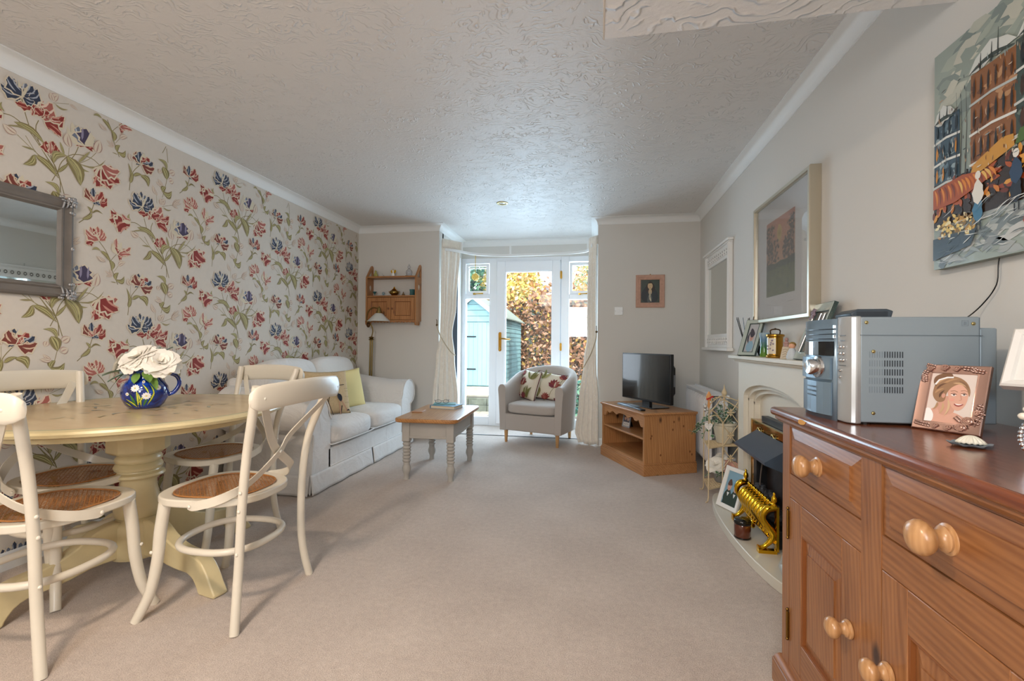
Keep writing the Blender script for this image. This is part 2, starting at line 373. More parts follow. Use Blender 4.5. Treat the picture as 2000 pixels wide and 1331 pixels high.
# wallpaper print
WPC = ['#333c52', '#8a3029', '#d6cdb6', '#ad665c', '#463d58', '#877c52', '#9a9068', '#c9b5a4', '#7b3c30', '#6f788a']
WP=[[-26,-181,99,-234,36,0.15,5],[58,-303,12,-368,34,0.2,5],[58,-303,155,-378,37,0.1,5],[195,-252,138,-316,41,-0.3,6],[195,-252,263,-387,73,0.15,5],[195,-263,254,-379,27,0.15,6],[249,-271,307,-185,15,0,6],[249,-271,391,-198,12,-0.2,6],[249,-271,309,-296,14,-0.2,6],[157,-354,206,-291,19,0,5],[57,-280,4,-283,11,0,6],[185,-254,165,-193,14,0,6],[-64,-218,93,-232,11,0.2,6],[140,-11,199,-12,11,-0.2,6],[4,-51,-83,-27,37,0.25,0],[4,-51,-51,27,43,0.15,0],[4,-51,-28,28,37,0.1,9],[4,-51,-3,48,30,0,0],[4,-51,24,31,37,-0.05,9],[4,-51,50,31,37,-0.15,0],[4,-51,70,26,37,-0.3,0],[4,-51,-49,-77,19,0.1,0],[4,-51,57,-47,28,-0.25,0],[4,-51,-11,23,19,0,2],[4,-51,30,24,16,0,2],[4,-51,-5,-14,22,0,2],[52,-79,-27,-85,31,0.1,1],[52,-79,43,-119,21,0.2,3],[58,-95,84,-10,44,0.1,1],[58,-95,134,-13,57,-0.2,3],[58,-95,122,-69,37,0,1],[85,-113,189,-56,42,-0.25,1],[85,-113,174,-90,26,-0.2,3],[92,-123,175,-170,39,0.15,1],[91,-100,55,-70,39,0.1,1],[-65,-164,-187,-117,52,0.25,1],[-65,-164,-171,-139,34,0.1,2],[-65,-164,-196,-177,55,0.05,1],[-65,-164,-170,-196,34,0,1],[-65,-164,-160,-214,38,-0.1,2],[-65,-164,-142,-239,64,-0.3,1],[-65,-164,-119,-124,29,0.2,3],[-65,-164,-114,-165,34,0,2],[-62,-152,-71,-111,16,0.3,6],[125,-278,105,-212,39,0.15,1],[125,-278,136,-199,39,-0.1,1],[125,-278,149,-214,32,-0.25,1],[125,-278,123,-208,16,0,3],[282,-169,197,-96,44,0.25,2],[282,-169,219,-66,51,0.15,2],[282,-169,247,-71,58,0.1,9],[282,-169,288,-66,66,0,4],[282,-169,309,-79,51,-0.15,2],[282,-169,338,-106,29,-0.35,2],[282,-169,274,-82,22,0,0],[282,-172,254,-142,44,0.2,1],[282,-172,310,-135,44,-0.2,1],[362,-242,338,-372,61,0.15,1],[362,-242,386,-358,45,0,3],[362,-242,420,-362,61,0,1],[362,-242,473,-308,68,-0.1,1],[362,-242,472,-237,53,-0.2,3],[362,-242,430,-293,45,0,3],[362,-242,392,-306,22,0,2],[101,50,68,105,23,0.1,7],[131,-2,156,44,33,0.1,7],[131,-2,121,36,26,0,7],[208,21,265,77,17,0,7],[208,21,269,51,16,0,7],[208,21,246,8,15,0,7],[208,21,238,72,15,0,7],[-14,-236,-67,-210,36,0.1,7],[211,-206,197,-132,38,0.1,7],[339,-181,356,-102,45,0,7],[-278,-168,-221,-158,12,0.3,5],[-278,-168,-302,-135,15,-0.1,5],[-278,-168,-328,-212,24,0.1,5],[-265,-104,-313,-34,30,0.2,8],[-265,-104,-289,-76,20,0.1,3],[-265,-104,-271,-20,30,0.1,0],[-265,-104,-247,-37,25,0,2],[-265,-104,-222,-29,35,-0.1,1],[-265,-104,-229,-73,20,-0.1,2],[-265,-104,-197,-58,25,-0.35,1],[-265,-104,-234,-112,18,0.1,0],[-265,-104,-270,-115,20,0,0],[-265,-104,-256,-56,13,0,3],[-239,-311,-314,-258,31,0.2,3],[-239,-311,-289,-237,26,0.1,3],[-239,-311,-273,-242,26,0,1],[-239,-311,-249,-226,31,0,3],[-239,-311,-227,-236,31,-0.1,3],[-239,-311,-212,-253,21,-0.2,3],[-239,-311,-258,-274,21,0,2],[-239,-311,-282,-280,21,0.1,1],[-270,-312,-311,-339,30,0.1,1],[-140,-366,-162,-304,32,0.2,2],[-140,-366,-144,-269,26,0.1,3],[-140,-366,-117,-289,38,0,2],[-140,-366,-109,-363,48,-0.1,1],[-140,-366,-58,-307,32,-0.1,3],[-140,-366,-57,-353,26,0.1,3],[-140,-366,-151,-323,26,0.1,1],[-233,-361,-278,-367,16,-0.25,6],[-233,-361,-181,-413,22,0.1,5],[-206,-417,-250,-394,20,0.1,7],[-181,-402,-172,-464,31,0.2,5],[-134,-431,-92,-400,26,0.1,7],[-149,-513,-131,-468,26,0.2,5],[-149,-513,-99,-485,32,-0.4,5],[-167,-494,-207,-469,13,0,7],[-167,-494,-202,-499,11,0,7],[-167,-494,-183,-455,12,0,7],[-146,-528,-177,-527,6,0,6],[593,-149,563,-75,43,0.2,8],[593,-149,588,-66,43,0.1,0],[593,-149,613,-70,43,0,2],[593,-149,648,-89,52,-0.1,1],[593,-149,674,-104,43,-0.2,0],[593,-149,684,-140,43,-0.25,8],[593,-149,567,-128,35,0.1,0],[593,-149,622,-109,25,0,3],[593,-149,605,-113,23,0,1],[548,-232,598,-205,22,0.1,5],[590,-210,643,-265,43,0.3,5],[528,-282,515,-166,17,-0.1,5],[528,-282,544,-213,25,0,5],[541,-150,520,-108,29,0.1,7],[765,-119,701,-70,28,-0.3,6],[737,-104,766,-180,57,0.1,5],[784,-133,822,-107,39,0,7],[780,-184,813,-167,39,0,7],[739,-230,689,-219,22,0,7],[739,-230,702,-195,19,0,7],[735,-266,758,-227,37,0.2,5],[735,-266,800,-241,47,-0.4,5],[720,-129,711,-159,28,0,7]]
WS=[[5,4,4,-56,26,-146,56,-212,144,-321,188,-455],[5,4,-65,-161,-26,-159,32,-195,94,-273,161,-382],[5,4,73,-128,62,-176,87,-262,161,-365,172,-452],[5,4,125,-278,144,-327,161,-371],[5,4,255,-172,235,-231,196,-299,157,-354,133,-405],[5,4,362,-242,311,-218,228,-233,176,-291,157,-354],[6,2,99,0,96,57],[5,2,134,-10,205,20],[6,3,-11,-236,57,-286,125,-324],[6,3,21,-226,69,-295,125,-330],[6,2,208,-207,205,-249],[6,3,339,-181,304,-229,249,-277],[5,4,-267,-110,-283,-160,-310,-202,-342,-235],[5,4,-239,-311,-204,-355,-178,-407,-173,-443,-135,-538],[5,3,-145,-367,-163,-389,-178,-412],[6,2,-134,-431,-157,-467],[5,4,589,-150,548,-205,532,-261,525,-325],[6,2,539,-154,540,-213],[5,3,765,-119,766,-176,736,-301]]

P = Print((XL, 0, 0), (0, 1, 0), (0, 0, 1))
P.N = Vector((1, 0, 0)); P.eps = 4e-8
rw = random.Random(3)
def inside(y, z): return YF < y < YB and .0 < z < 2.33
for ci in range(-5, 6):
    for ri in range(-1, 4):
        oy = 2.346+.6*ci; oz = 1.932+(.3675 if ci % 2 else 0)-.735*(ri-0)+.0
        oz = 1.932+(.35 if ci % 2 else 0)-.735*ri
        if oy < .6 or oy > 5.5: continue
        for s_ in WS:
            pts = [(oy+s_[i]/1000, oz+s_[i+1]/1000) for i in range(2, len(s_), 2)]
            pts = [q for q in pts if inside(*q)]
            if len(pts) > 1:
                sm = [(q.x, q.y) for q in smooth_path([(a, c, 0) for a, c in pts], 3)]
                P.line(sm, s_[1]/1000, WPC[s_[0]], layer=1)
        k = 2
        for (x0, y0, x1, y1, w_, be, cc) in WP:
            X0, Y0, X1, Y1 = oy+x0/1000, oz+y0/1000, oy+x1/1000, oz+y1/1000
            if not (inside(X0, Y0) and inside(X1, Y1)): continue
            L = k % 9*3+2; k += 1; w2 = w_/1000*(1 if cc in (5, 6) else .8 if cc == 2 else 1.3); leaf = cc in (5, 6)
            if cc in (0, 1, 3, 4, 8, 9):
                P.petal(X0, Y0, X1, Y1, w2*1.12, be, '#d9cdb6', L, .5 if not leaf else 0)
                P.petal(X0+(X1-X0)*.06, Y0+(Y1-Y0)*.06, X0+(X1-X0)*.94, Y0+(Y1-Y0)*.94, w2*.86, be, WPC[cc], L+1, .55)
                for q in (-.22, .2):
                    nx, ny = -(Y1-Y0), X1-X0; ll = math.hypot(nx, ny) or 1; nx, ny = nx/ll*w2*q, ny/ll*w2*q
                    P.petal(X0+(X1-X0)*.25+nx, Y0+(Y1-Y0)*.25+ny, X0+(X1-X0)*.93+nx, Y0+(Y1-Y0)*.93+ny, w2*.14, be*.7, {0: '#aab0bb', 1: '#c98d7d', 3: '#e2c9b8', 4: '#8d86a0', 8: '#d3b9a0', 9: '#c9cdd2'}[cc], L+2, 0, 4)
            elif cc == 7:
                P.petal(X0, Y0, X1, Y1, w2*.8, be, '#b3958a', L); P.petal(X0, Y0, X1, Y1, w2*.62, be, '#d6cab8', L+1)
                P.petal(X0, Y0, X0+(X1-X0)*.8, Y0+(Y1-Y0)*.8, w2*.12, be, '#b99a8e', L+2, 0, 4)
            else:
                P.petal(X0, Y0, X1, Y1, w2*.9, be, WPC[cc], L)
                if leaf and w2 > .012:
                    P.petal(X0, Y0, X1, Y1, w2*.4, be, '#b9b27e', L+1); P.petal(X0, Y0, X1, Y1, w2*.1, be, '#6f6a3a', L+2, 0, 4)
wp = P.build('tulip_print', wall_left, .7); wp['label'] = 'red and blue tulip wallpaper print'

# ------------------------------------------------------------------ bay doors and windows
def rail(b, x0, x1, z0, z1, y0, y1): b.box(x0, x1, y0, y1, z0, z1)
Y0 = BY
# window_1 left light
b = MB(); y0, y1 = Y0, Y0+.07
b.box(-1.721, -1.666, y0, y1, 0, 2.178); b.box(-1.348, -1.250, y0, y1, 0, 2.178); b.box(-1.666, -1.348, y0, y1, 2.11, 2.178)
b.box(-1.666, -1.348, y0, y1, 1.651, 1.715); b.box(-1.666, -1.348, y0, y1, 0, .112)
wn = struct('window_1', b, M_upvc, bevel=.004)
b = MB(); b.frame(-1.660, -1.352, 1.712, 2.105, .036, y0+.02, y0-.012); struct('sash_frame', b, M_upvc, wn, bevel=.003)
b = MB(); b.frame(-1.630, -1.372, 1.738, 2.055, .012, y0+.02, y0-.002); struct('glazing_bead', b, M_upvc, wn)
struct('glass_pane', MB().box(-1.640, -1.366, y0+.03, y0+.036, 1.74, 2.06), M_glass, wn)
struct('glass_pane', MB().box(-1.67, -1.345, y0+.03, y0+.036, .1, 1.66), M_glass, wn)
hb = MB(); hb.box(-1.56, -1.53, y0-.03, y0-.012, 1.700, 1.722); hb.tube([(-1.545, y0-.032, 1.708), (-1.50, y0-.045, 1.712), (-1.42, y0-.045, 1.715)], [.007, .006, .009]); struct('window_handle', hb, M_brass, wn, smooth=50)
# window_2 right light
b = MB(); b.box(-.418, -.316, y0, y1, 0, 2.178); b.box(-.020, BXR, y0, y1, 0, 2.178); b.box(-.316, -.02, y0, y1, 2.11, 2.178); b.box(-.316, -.02, y0, y1, 1.632, 1.70); b.box(-.316, -.02, y0, y1, 0, .112)
wn = struct('window_2', b, M_upvc, bevel=.004)
b = MB(); b.frame(-.312, -.024, 1.700, 2.095, .036, y0+.02, y0-.012); struct('sash_frame', b, M_upvc, wn, bevel=.003)
struct('glass_pane', MB().box(-.28, -.05, y0+.03, y0+.036, 1.73, 2.06), M_glass, wn)
struct('glass_pane', MB().box(-.32, -.015, y0+.03, y0+.036, .1, 1.64), M_glass, wn)
hb = MB(); hb.box(-.20, -.17, y0-.03, y0-.012, 1.685, 1.707); hb.tube([(-.185, y0-.032, 1.693), (-.14, y0-.045, 1.697), (-.07, y0-.045, 1.70)], [.007, .006, .009]); struct('window_handle', hb, M_brass, wn, smooth=50)
# door_1
b = MB(); b.box(-1.25, -.418, y0, y1, 2.132, 2.178); b.box(-1.25, -.418, y0, y1, 0, .03); b.box(-.432, -.414, y0+.052, y1, 0, 2.178); b.box(-1.255, -1.238, y0+.052, y1, 0, 2.178); b.box(-1.25, -.418, y0+.052, y1, 2.11, 2.178)
dn = struct('door_1', b, M_upvc)
b = MB(); b.box(-1.246, -1.139, y0-.018, y1-.02, .03, 2.130); b.box(-.526, -.424, y0-.018, y1-.02, .03, 2.130); b.box(-1.139, -.526, y0-.018, y1-.02, 2.0, 2.130); b.box(-1.139, -.526, y0-.018, y1-.02, .03, .235)
lf = struct('door_leaf', b, M_upvc, dn, bevel=.005)
b = MB(); b.frame(-1.139, -.526, .235, 2.0, .012, y0+.02, y0-.010); struct('glazing_bead', b, M_upvc, lf)
struct('glass_pane', MB().box(-1.135, -.53, y0+.03, y0+.038, .24, 1.996), M_glass, dn)
b = MB(); b.prism([(cos(a)*.019, (.105 if sin(a) > 0 else -.105)+sin(a)*.019) for a in [2*pi*i/16 for i in range(16)]], .008, (-1.198, y0-.019, 1.09), (1, 0, 0), (0, 0, 1))
b.tube([(-1.198, y0-.02, 1.128), (-1.198, y0-.055, 1.128)], .011); b.tube(smooth_path([(-1.205, y0-.058, 1.128), (-1.15, y0-.06, 1.13), (-1.09, y0-.06, 1.122), (-1.06, y0-.055, 1.126)], 4), .0095); b.ball((-1.198, y0-.034, 1.01), (.009, .01, .012))
b.tube([(-1.198, y0-.035, 1.01), (-1.197, y0-.04, .965)], .004)
struct('door_handle', b, M_brass, dn, smooth=50)
for z in (1.94, 1.03, .25):
    b = MB(); b.cbox((-.416, y0-.022, z), (.024, .012, .085)); b.tube([(-.416, y0-.03, z-.05), (-.416, y0-.03, z+.05)], .008); struct('hinge', b, M_brass, dn, smooth=50)
# window_3 in the left return of the bay
b = MB(); x0, x1 = BXL-.07, BXL
for (ya, yb, za, zb) in ((5.06, 5.12, .1, 2.178), (5.66, 5.80, .1, 2.178), (5.12, 5.66, 2.085, 2.178), (5.12, 5.66, .1, .22)): b.box(x0, x1+.004, ya, yb, za, zb)
wn = struct('window_3', b, M_upvc, bevel=.004)
b = MB(); b.box(x0+.02, x1+.01, 5.64, 5.655, .22, 2.085); b.box(x0+.02, x1+.01, 5.12, 5.135, .22, 2.085); struct('glazing_bead', b, mat('grey_gasket', '#4a515c', .5), wn)
struct('glass_pane', MB().box(x0+.03, x0+.036, 5.12, 5.66, .22, 2.085), M_glass, wn)
# light switch, spotlight
sw = thing('light_switch', 'small white plastic wall switch beside the curtain under the pink framed portrait', 'switch', (.25, YB, 1.418))
b = MB(); b.box(-.043, .043, -.009, 0, -.043, .043); b.build('face_plate', M_white, sw, bevel=.004)
b = MB(); b.box(-.012, .012, -.014, -.009, -.017, .017); b.build('rocker', M_white, sw, bevel=.002)
b = MB(); b.ball((-.033, -.0095, 0), .003); b.ball((.033, -.0095, 0), .003); b.build('screw', M_chrome, sw)
dl = thing('downlight', 'small round brass recessed spotlight in the ceiling before the bay', 'ceiling light', (-.866, 4.277, H))
b = MB(); b.lathe([(.032, -.001), (.036, -.006), (.048, -.008), (.055, -.004), (.056, 0)], 28); b.build('trim_ring', mat('antique_brass', '#9a8a5c', .3, metal=1), dl, smooth=40)
b = MB(); b.lathe([(.002, -.0035), (.02, -.004), (.032, -.0018), (.032, -.0005)], 20); b.build('lamp', mat('lamp_glass', '#c9c4b4', .2), dl, smooth=60)
# curtain rail
cr = thing('curtain_rail', 'thin white curved curtain track bending round the top of the bay', 'curtain rail', (-.85, 5.3, 2.13))
pth = smooth_path([(-.82, -.30, 0), (-.72, -.2, 0), (-.55, .02, 0), (-.30, .13, 0), (-.05, .15, 0), (.45, .12, 0), (.73, .04, 0), (.80, -.12, 0), (.82, -.30, 0)], 6)
MB().strap(pth, (0, 0, 1), .012, .028).build('track', M_white, cr)
for i in (8, 22, 38):
    q = pth[i]; MB().cbox((q.x, q.y, .06), (.02, .012, .10)).build('bracket', M_white, cr)

# curtains
M_curt = mat('cream_curtain_fabric', '#f2ede2', .85, var=.04, vs=30, bump=.2, bs=120, sheen=.3)
def curtain(name, label, keys, folds, side, cords):
    root = thing(name, label, 'curtain', (0, 0, 0))
    ks = sorted(keys, key=lambda k: k[0])
    def at(z):
        for a, c in zip(ks, ks[1:]):
            if z <= c[0]:
                t = (z-a[0])/(c[0]-a[0]); t = t*t*(3-2*t); return [a[i]+(c[i]-a[i])*t for i in range(1, 6)]
        return ks[-1][1:]
    z0, z1 = ks[0][0], ks[-1][0]
    def fn(u, v):
        z = z0+(z1-z0)*v; xa, ya, xb, yb, amp = at(z)
        t = u+.02*sin(u*17+z*3); d = Vector((xb-xa, yb-ya)); n = Vector((-d.y, d.x)).normalized()
        a = amp*(1 if z < 2.1 else .55)*(.75*sin(u*folds*2*pi)+.12*sin(u*folds*4.7*pi+z*4))
        return (xa+d.x*t+n.x*a, ya+d.y*t+n.y*a, z+(.012*sin(u*9) if v == 0 else 0))
    MB().grid(fn, folds*10, 46).build('drape', M_curt, root, smooth=180, solid=.004)
    # gathered heading tape
    def fh(u, v):
        z = z1-.085+.095*v; xa, ya, xb, yb, amp = at(z1); d = Vector((xb-xa, yb-ya)); n = Vector((-d.y, d.x)).normalized(); a = .006*sin(u*folds*8*pi)+.016
        return (xa+d.x*u-n.x*a*side, ya+d.y*u-n.y*a*side, z)
    MB().grid(fh, folds*24, 4).build('heading', M_curt, root, smooth=180, solid=.003)
    b = MB(); rr = random.Random(5)
    for i in range(90):
        u = rr.random(); v = .12+.82*rr.random(); p = Vector(fn(u, v)); n = Vector(fn(min(1, u+.01), v))-p; n = Vector((n.y, -n.x, 0)).normalized()
        if n.y > 0: n = -n
        b.ball(p+n*.004, (.0035, .0035, .0045), 6, 4)
    o = b.build('embroidered_dots', mat('white_thread', '#ffffff', .5), root); o['kind'] = 'stuff'
    MB().tube(smooth_path(cords, 6), .006, 7).build('tieback', mat('tieback_cord', '#c4b69c', .8), root, smooth=60)
    hk = Vector(cords[0]); b = MB(); b.ball(hk, .012); b.tube([hk+Vector((0, 0, .0)), hk+Vector((0, 0, .05)), hk+Vector((.0, -.02, .06))], .004)
    b.build('hook', mat('dark_brass', '#6b5435', .35, metal=1), root, smooth=60)
    return root
curtain('curtain', 'left cream dotted curtain tied back beside the wooden wall shelf',
    [(.012, -1.80, 4.915, -1.50, 5.12, .016), (.45, -1.775, 4.915, -1.53, 5.10, .016), (.9, -1.74, 4.93, -1.575, 5.09, .012), (1.18, -1.705, 4.97, -1.60, 5.07, .010), (1.5, -1.70, 4.98, -1.57, 5.12, .014), (2.235, -1.700, 4.97, -1.545, 5.20, .012)], 5, 1,
    [(-1.735, 4.935, 1.27), (-1.72, 4.93, 1.22), (-1.68, 4.945, 1.12), (-1.60, 5.0, .98), (-1.56, 5.07, .93)])
curtain('curtain', 'right cream dotted curtain tied back behind the grey tub armchair',
    [(.012, -.16, 5.00, .055, 4.90, .018), (.12, -.20, 5.02, .055, 4.90, .018), (.45, -.165, 5.03, .048, 4.91, .014), (.9, -.11, 5.04, .018, 4.955, .010), (1.15, -.075, 5.05, .014, 4.98, .008), (1.6, -.075, 5.06, .012, 5.0, .010), (2.225, -.065, 5.10, .018, 5.0, .010)], 5, -1,
    [(.022, 4.935, 1.20), (.015, 4.94, 1.12), (-.03, 4.96, .98), (-.09, 5.0, .86), (-.11, 5.04, .82)])
# hanging sun-catcher
sc = thing('window_ornament', 'yellow flower ball hanging on a gold thread at the left bay window', 'ornament', (-1.52, 5.79, 2.19))
MB().tube([(0, .067, .025), (0, .0, .032)], .003).build('hook', M_brass, sc)
MB().strap([(0, 0, .03), (0, 0, -.225)], (0, -1, 0), .007, .0015).build('ribbon', mat('gold_ribbon', '#d8b02c', .4), sc)
b = MB(); 
for i in range(26):
    a = i*2.4; z = 1-2*(i+.5)/26; r = (1-z*z)**.5; b.ball((r*cos(a)*.036, r*sin(a)*.036, -.265+z*.036), (.017, .017, .017), 7, 5)
b.build('petals', mat('yellow_petals', '#f0cf6a', .5), sc, smooth=60)
# ------------------------------------------------------------------ dining table
M_cream = mat('cream_paint', '#ddd6c6', .38, var=.03, vs=6, coat=.2)
M_ycream = mat('aged_yellow_cream_paint', '#d3c59a', .35, var=.07, vs=9, coat=.25)
def tabletop_mat():
    t = NT('worn_tabletop'); v = t.coord(); n = t.noise(t.coord(scale=(1, 5, 1)), 3, 5, .6)
    col = t.ramp(n, [(.3, '#c4a87c'), (.7, '#d6c096')]); t.l(col, t.b.inputs['Base Color'])
    t.b.inputs['Roughness'].default_value = .3; t.b.inputs['Coat Weight'].default_value = .35; t.b.inputs['Coat Roughness'].default_value = .2; return t.m
TC = (-2.09, 1.82); TZ = .76
tb = thing('dining_table', 'round cream painted pedestal dining table with worn tan top and four curved feet', 'table', (TC[0], TC[1], 0), radians(-12))
b = MB(); b.lathe([(.001, TZ-.028), (.585, TZ-.03), (.597, TZ-.024), (.602, TZ-.013), (.598, TZ-.005), (.588, TZ-.001), (.576, TZ)], 96)
b.mat = 1; b.lathe([(.577, TZ-.002), (.576, TZ), (.001, TZ+.0002)], 96)
b.build('tabletop', [M_ycream, tabletop_mat()], tb, smooth=35)
b = MB()
for i in range(4): a = i*pi/2+pi/4
b.lathe([(.47, TZ-.066), (.50, TZ-.062), (.50, TZ-.028), (.40, TZ-.028)], 64); b.build('apron', M_ycream, tb, smooth=35)
b = MB(); b.lathe([(.566, 0), (.5665, .0006), (.570, .0006), (.5705, 0)], 96, c=(0, 0, TZ)); b.build('painted_ring', mat('faded_green_line', '#8fa184', .5), tb)
P = Print((0, 0, TZ+.0004), (1, 0, 0), (0, 1, 0)); rr = random.Random(9)
for i in range(46):
    a = rr.random()*2*pi; r = .10+.22*rr.random()**.8; x, y = r*cos(a), r*sin(a); d = a+rr.uniform(-1.2, 1.2); L = rr.uniform(.03, .08)
    P.petal(x, y, x+L*cos(d), y+L*sin(d), rr.uniform(.006, .016), rr.uniform(-.3, .3), rr.choice(['#a9a184', '#9da28e', '#b0a37c', '#8f9a90']), None)
P.build('painted_motif', tb, .35)
b = MB(); b.lathe([(.120, .567), (.120, .70), (.115, .705)], 8); b.lathe([(.10, .553), (.118, .567)], 8)
b.M = Matrix.Rotation(pi/8, 4, 'Z'); b.v = [tuple(b.M @ Vector(p)) for p in b.v]; b.M = Matrix.Identity(4)
b.cbox((0, 0, .714), (.34, .34, .03)); b.build('top_block', M_ycream, tb, bevel=.003)
b = MB(); b.lathe([(.074, .555), (.080, .545), (.088, .535), (.090, .525), (.086, .515), (.080, .511), (.088, .505), (.094, .493), (.090, .481), (.080, .476), (.082, .470), (.098, .462), (.102, .452), (.094, .444), (.076, .438), (.070, .425), (.070, .40), (.078, .36), (.088, .33), (.092, .30), (.088, .27), (.080, .262), (.098, .25), (.105, .235), (.105, .10), (.098, .085)], 48)
b.build('column', M_ycream, tb, smooth=40)
for i in range(4):
    a = i*pi/2; pr_ = [(.085, .26), (.13, .262), (.18, .245), (.24, .205), (.30, .178), (.36, .165), (.42, .158), (.47, .14), (.51, .10), (.54, .05), (.565, .012), (.56, 0), (.47, 0), (.455, .02), (.43, .055), (.39, .075), (.33, .078), (.26, .085), (.19, .10), (.12, .10), (.085, .10)]
    top = smooth_path([(x, z, 0) for x, z in pr_[:11]], 2); bot = smooth_path([(x, z, 0) for x, z in pr_[11:]], 2)
    b = MB(); b.prism([(q.x, q.y) for q in top+bot], .062, (.031*sin(a), -.031*cos(a), 0), (cos(a), sin(a), 0), (0, 0, 1))
    if True:
        b = MB(); N = Vector((cos(a), sin(a), 0)).cross(Vector((0, 0, 1))); o = -N*.031
        b.prism([(q.x, q.y) for q in top+bot], .062, o, (cos(a), sin(a), 0), (0, 0, 1))
    b.build('foot', M_ycream, tb, bevel=.008, seg=3)

# ------------------------------------------------------------------ bentwood chairs
M_cane = mat('cane', '#a8713c', .5, var=.12, vs=30)
def clip(poly, p, d):
    ts = []
    for i in range(len(poly)):
        a, c = poly[i], poly[(i+1) % len(poly)]; e = (c[0]-a[0], c[1]-a[1]); den = d[0]*e[1]-d[1]*e[0]
        if abs(den) < 1e-9: continue
        t = ((a[0]-p[0])*e[1]-(a[1]-p[1])*e[0])/den; u = ((a[0]-p[0])*d[1]-(a[1]-p[1])*d[0])/den
        if 0 <= u < 1: ts.append(t)
    ts.sort(); return ts
def seat_outline(k, n=48):
    out = []
    for i in range(n):
        a = 2*pi*i/n; x = cos(a); y = sin(a)
        r = 1/(abs(x)**2.7+abs(y)**2.7)**(1/2.7); x, y = x*r, y*r
        wdt = .205+.020*y; out.append((x*wdt*k, (y*.214+.009)*k+(1-k)*.009))
    return out
def make_chair():
    t = thing('dining_chair', '', 'chair')
    for s in (-1, 1):
        pts = [(s*.231, -.216, 0), (s*.205, -.203, .12), (s*.190, -.199, .25), (s*.186, -.206, .46), (s*.193, -.228, .64), (s*.215, -.262, .76), (s*.240, -.300, .88), (s*.244, -.308, .912)]
        b = MB(); b.tube(smooth_path(pts, 5), [.0165]*36, 12)
        o = b.build('rear_post', M_cream, t, smooth=50)
        b = MB()
        for q in ((s*.2045, -.200, .28), (s*.2025, -.205, .44), (s*.204, -.212, .51)): b.ball(q, (.005, .007, .007), 8, 6)
        b.build('bolt', mat('painted_bolt', '#e6e0d2', .25), o, smooth=60)
        pts = [(s*.178, .135, .445), (s*.182, .150, .33), (s*.186, .158, .22), (s*.198, .178, .10), (s*.222, .213, 0)]
        b = MB(); b.tube(smooth_path(pts, 6), [.0175+.0035*min(1, i/18) for i in range(25)][::-1], 12); o = b.build('front_leg', M_cream, t, smooth=50)
        b = MB(); b.ball((s*.203, .168, .26), (.005, .007, .007), 8, 6); b.build('bolt', MATS['painted_bolt'], o, smooth=60)
    ring = []
    for i in range(40):
        a = 2*pi*i/40; x = cos(a); y = sin(a); r = 1/(abs(x)**2.5+abs(y)**2.5)**(1/2.5); ring.append((x*r*(.172-.004*y), y*r*.176-.012, .262))
    MB().tube(ring, .0135, 10, closed=True).build('ring_stretcher', M_cream, t, smooth=60)
    O = seat_outline(1.0); I = seat_outline(.80); b = MB(); n = len(O)
    V = [(p[0], p[1], z) for z in (.440, .470) for p in O]+[(p[0], p[1], z) for z in (.440, .4655) for p in I]
    Fc = []
    for i in range(n):
        j = (i+1) % n; Fc += [(i, j, n+j, n+i), (n+i, n+j, 3*n+j, 3*n+i), (3*n+i, 3*n+j, 2*n+j, 2*n+i), (2*n+i, 2*n+j, j, i)]
    b.add(V, Fc); b.build('seat_frame', M_cream, t, bevel=.006, seg=3)
    I = seat_outline(.805); b = MB(); sp = .0135
    for (d, offs, ww, zz) in (((1, 0), (-.0022, .0022), .0021, .4665), ((0, 1), (-.0022, .0022), .0021, .4672), ((.7071, .7071), (0,), .0024, .4679), ((.7071, -.7071), (0,), .0024, .4686)):
        nrm = (-d[1], d[0]); st = sp if len(offs) == 2 else sp*1.0
        for k in range(-20, 21):
            for of in offs:
                c = ((k*st+of)*nrm[0], (k*st+of)*nrm[1]); ts = clip(I, c, d)
                if len(ts) < 2: continue
                h = ww/2*1.25; p0 = (c[0]+d[0]*ts[0], c[1]+d[1]*ts[0]); p1 = (c[0]+d[0]*ts[-1], c[1]+d[1]*ts[-1])
                b.add([(p0[0]+nrm[0]*h, p0[1]+nrm[1]*h, zz), (p0[0]-nrm[0]*h, p0[1]-nrm[1]*h, zz), (p1[0]-nrm[0]*h, p1[1]-nrm[1]*h, zz), (p1[0]+nrm[0]*h, p1[1]+nrm[1]*h, zz)], [(0, 1, 2, 3)])
    o = b.build('cane_webbing', M_cane, t); o['kind'] = 'stuff'
    I2 = seat_outline(.79); MB().tube([(p[0], p[1], .469) for p in I2], .0032, 6, closed=True).build('cane_edging', M_cane, t, smooth=60)
    # top rail: shaped board bowed backwards
    def fr(u, v):
        a = v*2*pi; x = (u-.5)*.575; e = abs(u-.5)*2; yb = -.318-.052*(1-e*e); zc = .868+.014*(1-e*e)
        hh = .047*(1-max(0, (e-.86)/.14)**2*.45); return (x, yb+cos(a)*.0105*(1 if e < .95 else .8), zc+sin(a)*hh)
    b = MB(); b.grid(fr, 30, 16, cv=True); o = len(b.v); b.f += [tuple(range(15, -1, -1)), tuple(o-16+i for i in range(16))]; b.mi += [0, 0]; b.c += [None, None]
    b.build('top_rail', M_cream, t, smooth=70)
